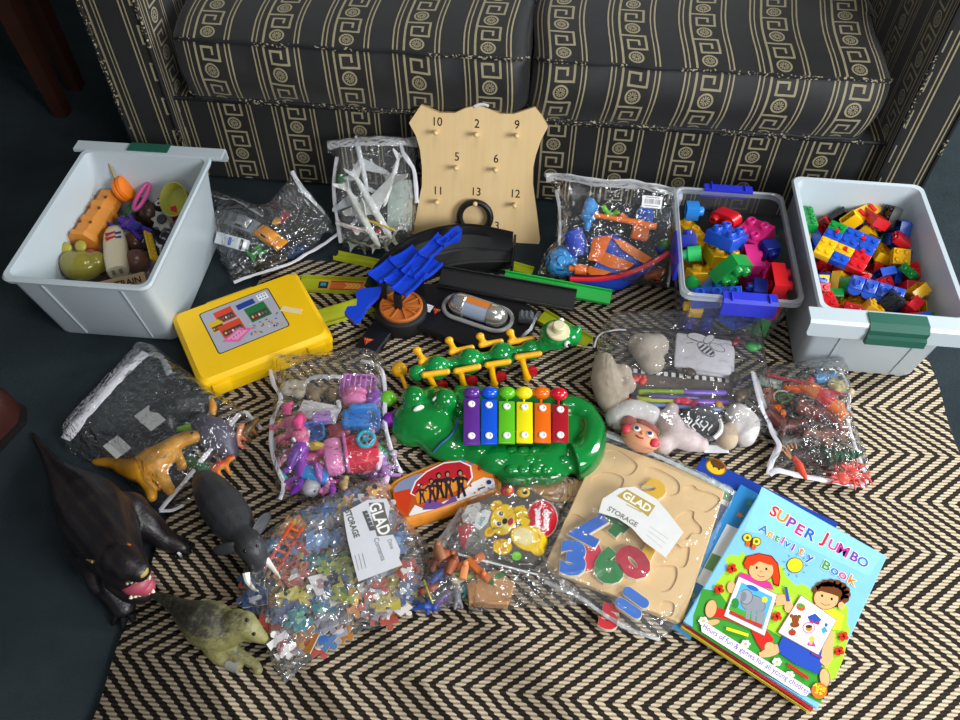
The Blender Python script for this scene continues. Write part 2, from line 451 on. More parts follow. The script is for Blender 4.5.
sofa = empty('sofa', T(0, 1.5, 0), 'dark two-seat sofa with cream greek key and rosette stripes', 'sofa')
def uvgrid(b, fn, us, vs, flip=False):
    """surface with real-length texture coordinates; fn(u,v)->point, (u,v) in metres"""
    if b.uv is None: b.uv = []
    n = len(us); base = [fn(u, v) for v in vs for u in us]
    fs = [(j*n+i, j*n+i+1, (j+1)*n+i+1, (j+1)*n+i) for j in range(len(vs)-1) for i in range(n-1)]
    if flip: fs = [f[::-1] for f in fs]
    b.add(base, fs); b.uv += [(u, v) for v in vs for u in us]
def fr_(a, c, n): return [a+(c-a)*i/n for i in range(n+1)]
# base front with the deck lip under the cushions
b = MB(); x0, x1 = -.83, .715
prof = [(0, .012), (0, .218), (.004, .224), (.02, .226), (.6, .226), (.6, .012)]
v0 = -.0665                                       # so that a rosette sits at z = .183
def arc(pr):
    o = [0]
    for i in range(1, len(pr)): o.append(o[-1]+math.dist(pr[i], pr[i-1]))
    return o
def lerp_prof(pr, ar, t):
    for i in range(len(pr)-1):
        if t <= ar[i+1]+1e-9:
            k = (t-ar[i])/max(1e-9, ar[i+1]-ar[i]); return (pr[i][0]+(pr[i+1][0]-pr[i][0])*k, pr[i][1]+(pr[i+1][1]-pr[i][1])*k)
    return pr[-1]
ar = arc(prof)
def basefn(u, v):
    y, z = lerp_prof(prof, ar, v-.012-v0+0); return (u, y, z)
uvgrid(b, basefn, fr_(x0, x1, 60), [a+.012+v0 for a in ar])
b.build('base', SF, sofa, 30)
b = MB(); b.tube([(x, -.004, .224) for x in fr_(x0, x1, 40)], .0045, 6); b.build('piping', DP, sofa)
# two seat cushions
def cushion(x0, x1, zoff):
    cu = MB(); h0, h1 = .232, .383; yf = -.03; yb = .56; r = .02
    pr = [(.3, h0), (yf+.02, h0), (yf+.005, h0+.006), (yf-.003, h0+.02)]
    for k in range(1, 8): t = k/8; pr.append((yf-.003-.016*math.sin(PI*t), h0+.02+(h1-h0-.032)*t))
    pr += [(yf-.002, h1-.012), (yf+.004, h1-.003), (yf+.014, h1)]
    for k in range(1, 13): t = k/12; pr.append((yf+.014+(yb-yf-.014)*t, h1+.03*math.sin(PI*min(1, t*1.0))**.7))
    pr.append((yb+.01, h0)); a2 = arc(pr); vi = a2[-1]
    seam = a2[12]; vref = .295+.0825*.2
    zc = [p for p in a2]
    # a rosette at z = .295 and another at .372 on the front
    off = (h0+.02-.0165) ; start = a2[3]
    def fn(u, v):
        t = v+0; y, z = lerp_prof(pr, a2, t)
        e = min(u-x0, x1-u); k = 1-max(0, 1-e/.035)**2
        kz = .82+.18*k; mid = (h0+h1)/2
        wv = .004*noise.noise((u*14, v*14, zoff))+.003*noise.noise((u*40, v*8, zoff))*(1 if z < h1 else .3)
        return (u+(.006*math.sin(v*20+zoff)), y+(1-k)*.03*(1 if y < .2 else -1)-wv, mid+(z-mid)*kz)
    us = sorted(set([x0, x0+.004, x0+.01, x0+.018, x0+.027, x1-.027, x1-.018, x1-.01, x1-.004, x1]+fr_(x0+.035, x1-.035, 44)))
    vs = []
    for i in range(len(a2)-1): vs += fr_(a2[i], a2[i+1], 4 if a2[i+1]-a2[i] > .05 else (2 if a2[i+1]-a2[i] > .015 else 1))[:-1]
    vs.append(a2[-1]); n0 = len(cu.v)
    uvgrid(cu, fn, us, vs)
    sh = .3175-(start+.063+.0)                       # texture shift
    cu.uv = [(p[0], p[1]+sh+.0165-.0) for p in cu.uv]
    # closed side panels
    L = len(us)
    for i in (0, L-1):
        idx = [j*L+i for j in range(len(vs))]
        cu.f.append(idx if i else idx[::-1]); cu.mi.append(0)
    c = cu.build('seat_cushion', SF, sofa, 60)
    pp = MB()
    for vv in (a2[12]-.001, a2[3]-.004):
        pp.tube([Vector(fn(u, vv))+Vector((0, -.003, .001)) for u in us], .0042, 6)
    pp.build('piping', DP, c)
cushion(-.785, -.05, 0); cushion(-.042, .655, 5)
# arms: front panel, inner face, rounded top
def arm(xi, xo, sgn, uo, nm):
    b = MB(); w = abs(xo-xi); zt = .60; yf = -.035
    def fnf(u, v):                                     # front panel
        return (xi+(xo-xi)*(u/w), yf-.004*math.sin(PI*u/w), v)
    b.uv = []
    us = fr_(0, w, 8); vs = fr_(.0, zt, 20); n = len(us)
    uvgrid(b, fnf, us, vs, flip=(xo < xi))
    b.uv = [(p[0]+uo, p[1]) for p in b.uv]
    k = len(b.uv)
    pr = [(xi, 0), (xi, zt-.03), (xi+sgn*.02, zt), (xo-sgn*.02, zt+.005), (xo, zt-.03), (xo, 0)]; a2 = arc(pr)
    def fns(u, v):
        x, z = lerp_prof(pr, a2, v); return (x, yf+u, z)
    uvgrid(b, fns, fr_(0, .75, 14), a2, flip=(xo > xi)); b.uv[k:] = [(p[0]+.014-.058, p[1]+.03) for p in b.uv[k:]]
    o = b.build('armrest', SF, sofa, 30); fixn(o)
    p = MB()
    for xx in (xi, xo): p.tube([(xx-sgn*.0*1, yf-.002, z) for z in fr_(.01, zt, 30)], .0045, 6)
    p.build('piping', DP, o)
arm(-.822, -.938, -1, .0277, 'l'); arm(.706, .803, 1, .0327, 'r')
b = MB(); b.uv = []
pr = [(.56, .2), (.57, .5), (.62, .85), (.7, .88), (.8, .85), (.82, .02)]; a2 = arc(pr)
uvgrid(b, lambda u, v: (u,)+lerp_prof(pr, a2, v), fr_(-.9, .78, 20), a2); b.build('backrest', SF, sofa, 50)
for x in (-.86, .73):
    for y in (.05, .7):
        b = MB(); b.cyl((x, y, 0), (x, y, .02), .02, .025); b.build('foot', plas('1a120c', .5), sofa)

# ---------------------------------------------------------------- chair at the back left
WD = plas('3a1f14', .45, bmp=.2, var=.3)
ch = empty('wooden_chair', T(-1.5, 2.03, 0), 'dark brown wooden chair standing left of the sofa', 'chair')
for (x, y, tx, ty) in ((.235, -.31, -.02, -.0), (.22, -.19, -.02, .0), (-.25, -.31, .02, -.0), (-.25, .2, .02, .0)):
    b = MB(); b.loft([[(x+tx*(1-k)*0+tx*k+sx*r, y+ty*k+sy*r, z) for sx, sy in ((-1, -1), (1, -1), (1, 1), (-1, 1))] for k, z, r in ((0, 0, .017), (.5, .22, .022), (1, .44, .026))])
    b.build('leg', WD, ch)
b = MB(); b.box((-.03, -.06, .455), (.52, .5, .03), .008); b.build('seat', WD, ch)
b = MB(); b.box((-.03, .19, .66), (.5, .03, .4), .008); b.build('backrest', WD, ch)
# dark shoe tip at the left edge
sh = empty('shoe', T(*P(-80, 500, 0)) @ Rz(-.35), 'dark reddish brown leather shoe at the left picture edge', 'shoe')
b = MB(); b.loft([[(x, y*w, z) for x, y, z in ((0, 0, 0),)] for w in (1,)]) if 0 else None
def shoe_loop(y, w, h): return [(w*math.cos(a), y, max(0, h*math.sin(a))+.012) for a in (PI*i/10 for i in range(11))]
b.loft([shoe_loop(y, w, h) for y, w, h in ((-.06, .012, .015), (-.05, .03, .03), (-.02, .045, .042), (.04, .048, .06), (.1, .042, .075), (.19, .04, .08), (.22, .02, .05))]); b.build('upper', plas('3a1d18', .3), sh, 60)
b = MB(); b.prism([(x*1.1, y) for x, y in ((-.012, -.065), (.012, -.065), (.034, -.05), (.048, -.02), (.05, .05), (.042, .2), (.02, .225), (-.02, .225), (-.042, .2), (-.05, .05), (-.048, -.02), (-.034, -.05))], 0, .013); b.build('sole', plas('120d0b', .6), sh)
# ================================================================ storage bins
WHT = plas('bac5cb', .32, bmp=.0, var=.03); GRN = plas('1f5a4a', .4)
def bin_(name, label, M, wb, db, wt, dt, h, flange, hand, gap=0, mat=WHT):
    r = empty(name, M, label, 'storage bin'); b = MB(); t = .004
    def lp(w, d, z, rad=.03, n=5, k=.6): return [(x, y, z) for x, y in rr(w, d, rad*k, n)]
    b.loft([lp(wb-.02, db-.02, 0, .02), lp(wb-.006, db-.006, .003, .025), lp(wb, db, .01, .028), lp(wt, dt, h-.012, .028), lp(wt+.014, dt+.014, h-.011, .03), lp(wt+.018, dt+.018, h-.004, .03), lp(wt+.012, dt+.012, h, .03),
            lp(wt-.004, dt-.004, h-.001, .028), lp(wt-2*t, dt-2*t, h-.008, .027), lp(wb-2*t, db-2*t, .012, .024), lp(wb-.03, db-.03, .006, .02)], True, True)
    # pressed panel lines on both end walls
    for sy in (-1, 1):
        for sx in (-.26, .3):
            y0 = sy*(db/2); y1 = sy*(dt/2)
            b.tube([(sx*wb, y0+sy*.0005, .012), (sx*wt*1.02, y1+sy*.0005, h-.016)], .0022, 6, flat=1)
    body = b.build('body', mat, r, 35)
    f = MB(); y = flange*(dt/2+.018); fw = wt+.055
    def sec(x, k=1): return [(x, y-flange*.016, h+.0015), (x, y+flange*.013, h+.0015), (x, y+flange*.018, h-.004), (x, y+flange*.02, h-.034*k), (x, y+flange*.017, h-.035*k), (x, y+flange*.013, h-.006), (x, y-flange*.016, h-.006)]
    xs = (-fw/2, -fw/2+.004, -hand-.006, -hand, hand, hand+.006, fw/2-.004, fw/2)
    f.loft([sec(x, .8 if i in (0, 7) else 1) for i, x in enumerate(xs)])
    fl_ = f.build('rim_flange', mat, r, 30); fixn(fl_)
    g = MB(); xs = [-hand+.002, -hand+.006, hand-.006, hand-.002]
    def hs(x): return [(x, y-flange*.012, h+.004), (x, y+flange*.012, h+.004), (x, y+flange*.0245, h-.004), (x, y+flange*.023, h-.016), (x, y+flange*.029, h-.019), (x, y+flange*.03, h-.034), (x, y+flange*.02, h-.038), (x, y+flange*.012, h-.0), (x, y-flange*.012, h-.0)]
    g.loft([hs(x) for x in xs]); hd = g.build('handle', GRN, r, 30); fixn(hd)
    return r
MBL = T(-.828, 1.139, 0) @ Rz(.012)
binL = bin_('storage_bin', 'white plastic bin of mixed toys on the left carpet, green handle at its back', MBL, .243, .30, .262, .372, .2, 1, .045)
MBR = T(.630, 1.2, RZ*1.02) @ Rz(-.005)
binR = bin_('storage_bin', 'white plastic bin full of small bricks at the right, green handle in front', MBR, .226, .31, .244, .358, .2, -1, .052)

# clear crate with blue clips
def hard_clear(haze, tint='eef2f4'):
    m, nt, bs = nmat('clear_plastic'); nt.nodes.remove(bs); out = nt.nodes['Material Output']
    tr = nt.nodes.new('ShaderNodeBsdfTransparent'); tr.inputs[0].default_value = (*lin(tint), 1)
    gl = nt.nodes.new('ShaderNodeBsdfGlossy'); gl.inputs['Roughness'].default_value = .12
    df = nt.nodes.new('ShaderNodeBsdfDiffuse'); df.inputs[0].default_value = (.75, .78, .83, 1)
    co = coords(nt)[3]; nz = tex(nt, co, 12, 3)
    a = nt.nodes.new('ShaderNodeMixShader'); link(nt, nz*haze*.6+haze*.7, a.inputs[0]); nt.links.new(tr.outputs[0], a.inputs[1]); nt.links.new(df.outputs[0], a.inputs[2])
    fr = fresnel(nt); c = nt.nodes.new('ShaderNodeMixShader'); link(nt, (N(nt, fr.outputs[0])*.9).min(.6), c.inputs[0])
    nt.links.new(a.outputs[0], c.inputs[1]); nt.links.new(gl.outputs[0], c.inputs[2]); nt.links.new(c.outputs[0], out.inputs[0]); return m
CLR = hard_clear(.05); CLR2 = hard_clear(.38, 'e6ecf0')
MCL = T(.382, 1.222, RZ*1.02) @ Rz(.0)
crate = empty('clear_crate', MCL, 'see-through plastic crate of chunky bricks with blue clips, beside the white brick bin', 'storage bin')
def lp(w, d, z, rad=.02): return [(x, y, z) for x, y in rr(w, d, rad, 5)]
b = MB(); CW, CD, CH = .210, .300, .16
b.loft([lp(.175, .235, 0), lp(.182, .242, .004), lp(CW, CD, CH)], True, False); b.build('body', CLR, crate, 35)
b = MB(); b.loft([lp(CW, CD, CH-.012), lp(CW+.014, CD+.014, CH-.012), lp(CW+.014, CD+.014, CH), lp(CW+.004, CD+.004, CH+.003), lp(CW-.002, CD-.002, CH)], False, False)
b.build('rim', CLR2, crate, 30)
BLC = plas('2a35c8', .35)
for y, x, sg in ((-CD/2-.008, .012, -1), (CD/2+.008, 0, 1)):
    b = MB(); b.loft([[(xx, y-sg*.014, CH+.006), (xx, y+sg*.006, CH+.0065), (xx, y+sg*.012, CH+.001), (xx, y+sg*.013, CH-.03), (xx, y+sg*.009, CH-.03), (xx, y+sg*.007, CH-.002), (xx, y-sg*.014, CH+.002)] for xx in (x-.049, x-.047, x+.047, x+.049)])
    for q in (-.034, .034): b.box((x+q, y, CH+.008), (.003, .022, .004), .001)
    fixn(b.build('clip', BLC, crate, 30))
b = MB(); b.box((-CW/2-.006, -.02, CH-.03), (.008, .09, .055), .003); b.build('clip', BLC, crate)

# ================================================================ peg board, leaning on the sofa
BFR = Fr((-.14, 1.36, 0), (1, .02, 0), (0, .105, .288))
def q(px, py, h=0):
    l = BFR.loc(px, py, h); return (l.x, l.y)
WOODM, nt, bs = nmat('pale_wood'); x, y, z, co = coords(nt)
mp = nt.nodes.new('ShaderNodeMapping'); mp.inputs['Scale'].default_value = (1, .08, 1); nt.links.new(co, mp.inputs[0])
nt.links.new(mixc(nt, tex(nt, mp.outputs[0], 60, 4, .6), 'e0bd84', 'efd3a2'), bs.inputs['Base Color']); bs.inputs['Roughness'].default_value = .4
board = empty('ring_toss_board', place(BFR, 478, 180), 'pale wooden shield shaped number board with pegs, leaning on the sofa', 'ring toss game')
o0 = BFR.loc(478, 180)
def bq(px, py): a = q(px, py, .006); return (a[0]-o0.x, a[1]-o0.y)
edge = [(421, 105), (430, 109), (440, 113), (455, 113), (466, 108), (478, 105), (489, 109), (500, 114), (514, 114), (526, 110), (535, 107), (542, 116), (548, 127), (541, 140), (536, 155), (533, 168), (533, 185), (537, 215), (540, 240), (535, 258), (524, 272)]
left = [(421, 105), (415, 114), (409, 123), (416, 136), (420, 150), (422, 168), (422, 185), (417, 210), (413, 235), (417, 254), (428, 268)]
poly = [bq(*p) for p in edge]+[(0.02, -.185), (0, -.19), (-.02, -.185)]+[bq(*p) for p in left[:0:-1]]
poly = poly[::-1]
b = MB(); b.prism(poly, -.006, .006); bo = b.build('board', WOODM, board, 30); fixn(bo)
pegs = [(437, 132, 10), (477, 134, 2), (517, 135, 9), (457, 167, 5), (496, 169, 6), (438, 201, 11), (476, 202, 13), (515, 204, 12), (457, 236, 7), (497, 236, 3)]
for px, py, nn in pegs:
    x, y = bq(px, py-10); d = Dr(.0063); d.text(str(nn), x, y, .026, '1a1712', bold=.006, sx=.9); d.build('number', board)
for px, py, nn in pegs:
    x, y = bq(px, py); b = MB(); b.cyl((x, y, .005), (x, y+.004, .03), .0042, .004, 10); b.ell((x, y+.0045, .031), .0052)
    b.build('peg', WOODM, board)
b = MB(); b.tube([(-.012+x, .158+.006*math.sin(x*90), .008) for x in fr_(0, .03, 8)], .0035, 6); b.build('hanging_cord', fuzz('e8e8ea'), board)
RUB = plas('131313', .45)
cx, cy = bq(475, 214)
for i, (dx, dy, dz, r) in enumerate(((0, -.004, .0135, .034), (.002, -.001, .0225, .034))):
    b = MB(); b.tube([(r*math.cos(a), r*math.sin(a), 0) for a in (2*PI*k/40 for k in range(40))], .0066, 10, closed=True)
    solo('rubber_ring', b, RUB, 'black rubber ring hanging on the bottom pegs of the number board, '+('nearer the board' if i == 0 else 'front one of two'), 'ring', board.matrix_basis @ T(cx+dx, cy+dy, dz), 'rubber rings on the number board')

# ================================================================ yellow case
CFR = Fr((0, 0, RZ+.045))
MC = place(CFR, 252, 330, 0, rz=.605); YEL = plas('f0bf08', .38)
case = empty('carry_case', Matrix.Translation((MC.translation.x, MC.translation.y, RZ*1.03)) @ MC.to_3x3().to_4x4(), 'yellow plastic carry case with a product picture on its lid', 'toy case')
inv = (case.matrix_basis).inverted()
def cq(px, py, z=.055):
    v = inv @ P(px, py, z); return (v.x, v.y)
cs = [cq(*p) for p in ((172, 319), (299, 268), (329, 340), (199, 385))]
cw = (math.dist(cs[0], cs[1])+math.dist(cs[2], cs[3]))/2; chh = (math.dist(cs[0], cs[3])+math.dist(cs[1], cs[2]))/2
cc = (sum(p[0] for p in cs)/4, sum(p[1] for p in cs)/4)
def crr(w, h, z, r=.012): return [(x+cc[0], y+cc[1], z) for x, y in rr(w, h, r, 4)]
b = MB(); b.loft([crr(cw-.012, chh-.012, 0), crr(cw-.002, chh-.002, .004), crr(cw-.0, chh-.0, .026), crr(cw-.0, chh-.0, .0265)]); b.build('lower_shell', YEL, case, 30)
b = MB(); b.loft([crr(cw, chh, .028), crr(cw+.003, chh+.003, .029), crr(cw, chh, .046), crr(cw-.016, chh-.016, .0535, .016), crr(cw-.024, chh-.03, .0535, .016)]); b.build('lid', YEL, case, 30)
for sx in (-1, 1):
    b = MB(); b.box((cc[0]+sx*cw*.36, cc[1]-chh/2-.003, .028), (.035, .008, .028), .002); b.build('latch', YEL, case)
    b = MB(); b.cyl((cc[0]+sx*cw*.3-.02, cc[1]+chh/2+.002, .03), (cc[0]+sx*cw*.3+.02, cc[1]+chh/2+.002, .03), .006); b.build('hinge', YEL, case)
b = MB(); b.box((cc[0]-.01, cc[1]+chh/2+.002, .036), (.1, .012, .014), .004); b.build('handle', YEL, case)
# picture on the lid
pc = [cq(*p) for p in ((205, 316), (272, 290), (286, 329), (216, 358))]; pw = math.dist(pc[0], pc[1]); ph = math.dist(pc[0], pc[3])
pcx = sum(p[0] for p in pc)/4; pcy = sum(p[1] for p in pc)/4; pa = math.atan2(pc[1][1]-pc[0][1], pc[1][0]-pc[0][0])
d = Dr(.0538); d.M = T(pcx, pcy, 0) @ Rz(pa)
d.poly(rr(pw+.004, ph+.004, .006), '15120c').poly(rr(pw, ph, .005), 'a9a9b4')
w2, h2 = pw/2, ph/2
def kit(x, y, w, h, c, a=.06, k=.45):
    d.rect(x, y, w, h, c, a); d.rect(x, y-h*.18, w*.86, h*k, '4a3d35', a)
    for i in range(5): d.ell(x-w*.32+i*w*.16, y-h*.2, w*.05, h*.1, ('d8b070', 'c04030', 'd0d0c8', '807060', '3a7a5a')[i]); d.z -= d.dz
kit(-.2*pw, .27*ph, .26*pw, .3*ph, 'd8442a'); kit(-.36*pw, .1*ph, .18*pw, .26*ph, 'd9b020'); d.rect(.12*pw, .33*ph, .26*pw, .13*ph, '1f3f8f', .06)
kit(.22*pw, .06*ph, .3*pw, .36*ph, '23713d'); kit(-.2*pw, -.07*ph, .32*pw, .3*ph, 'd24528')
d.rect(.38*pw, .36*ph, .15*pw, .16*ph, 'e8e8ea', .06)
for i in range(2):
    for j in range(3): d.rect(.34*pw+j*.04*pw, .33*ph+i*.07*ph, .018*pw, .03*ph, '3050a0'); 
d.poly([(-.4*pw, -.28*ph), (-.12*pw, -.12*ph), (.04*pw, -.24*ph), (-.2*pw, -.42*ph)], 'd9629f'); d.poly([(-.34*pw, -.28*ph), (-.14*pw, -.17*ph), (-.02*pw, -.25*ph), (-.2*pw, -.36*ph)], 'e693bd')
for i in range(6): d.ell(-.28*pw+i*.045*pw, -.3*ph+i*.02*ph, .008*pw, .016*ph, '5a3050'); d.z -= d.dz
for i in range(26):
    x, y = R0.uniform(.0, .44)*pw, R0.uniform(-.42, -.14)*ph; d.rect(x, y, R0.uniform(.015, .05)*pw, .02*ph, R0.choice(['30343c', 'c8402a', 'e0e0dc', '3a60a8', 'd8b030', '505860']), R0.uniform(0, 3)); d.z -= d.dz*.5
d.build('picture', case)
b = MB(); b.cc = lin('e2cd92'); b.col = []; a = cq(292, 313); b.box((a[0], a[1], .0541), (.042, .014, .0006), 0, T(a[0], a[1], 0) @ Rz(-.72) @ T(-a[0], -a[1], 0)); 
st = b.build('paper_sticker', vcol(.7), case, 0)
PILE_BIG='a,-0.0498,-0.0337,0.0235,0.623,0.623,-0.335,-0.335;b,0.0185,-0.0501,0.026,0.561,-0,-0,-0.828;b,-0.0381,0.0528,0.026,0.856,-0,-0,-0.517;c,0.0394,0.0366,0.026,0.212,-0,0,0.977;c,-0.0337,-0.045,0.0545,0.688,-0.163,-0.688,-0.163;a,0.0176,-0.0627,0.0595,0.706,-0.705,-0.048,0.048;a,-0.0521,0.0736,0.0628,0.667,-0.052,0.019,0.743;d,0.0224,0.0775,0.026,0.988,-0,-0,-0.157;a,-0.05,-0.0237,0.0898,0.965,-0.155,0.068,0.2;a,0.0005,0.0016,0.058,0.627,-0.167,-0.256,-0.716;e,-0.0604,0.0819,0.0978,0.841,-0.028,-0.048,-0.538;b,0.0097,0.0858,0.062,1,-0,-0,0.008;d,-0.0736,0.0018,0.1154,0.562,0.277,-0.746,-0.224;b,-0.0109,0.0097,0.1136,0.736,-0.147,-0.083,-0.656;c,-0.0635,0.1214,0.1275,0.477,-0.523,0.465,-0.532;a,0.0113,0.0911,0.0955,0.279,-0.279,0.65,-0.65;c,-0.0808,0.0392,0.1227,0.003,-0.09,0.411,0.907;d,0.0665,-0.0985,0.039,0.706,-0.032,-0.706,-0.032;d,-0.004,0.1023,0.127,0.677,0.62,-0.344,-0.197;c,-0.0703,-0.0717,0.0497,0.775,0.07,0.625,0.056;a,0.0702,-0.0001,0.026,0.705,-0,0,-0.709;b,-0.0548,-0.1043,0.0417,0.453,0.543,-0.543,0.453;a,0.0401,-0.0819,0.106,0.716,0.07,-0.685,-0.115;b,0.0508,0.0658,0.1273,0.923,0.043,-0.138,-0.357;d,-0.0758,-0.0775,0.0958,0.596,-0.498,0.403,0.483;d,0.0766,-0.0967,0.088,0,-0.707,-0.707,0;e,0.0716,0.0766,0.0614,0.492,0.505,-0.482,-0.52;d,0.0698,-0.0635,0.039,0.499,-0.501,0.499,0.501;b,-0.007,-0.0649,0.1399,0.613,0.671,0.417,-0.004;e,0.0758,0.0622,0.0948,0.498,0.501,0.511,0.489;a,0.0702,-0.0129,0.062,0.748,-0,0,-0.664;a,0.0784,-0.0168,0.0982,0.707,-0.01,0.008,-0.707;e,-0.0392,-0.1228,0.1297,0.01,-0.111,-0.089,0.99;b,0.0428,-0.0152,0.1115,0.513,-0.527,0.485,-0.473;b,0.0782,-0.0896,0.137,0.5,-0.5,0.5,-0.5;b,0.0149,-0.1113,0.0802,0.695,-0.58,-0.272,-0.326;b,-0.009,0.0329,0.144,0.918,-0.165,-0.021,-0.361;c,0.0774,0.01,0.1317,0.421,0.579,-0.409,0.566;c,-0.0744,-0.115,0.087,0.062,-0.704,-0.065,0.704;d,-0.0328,-0.0748,0.0975,0.678,0.198,0.278,0.651'
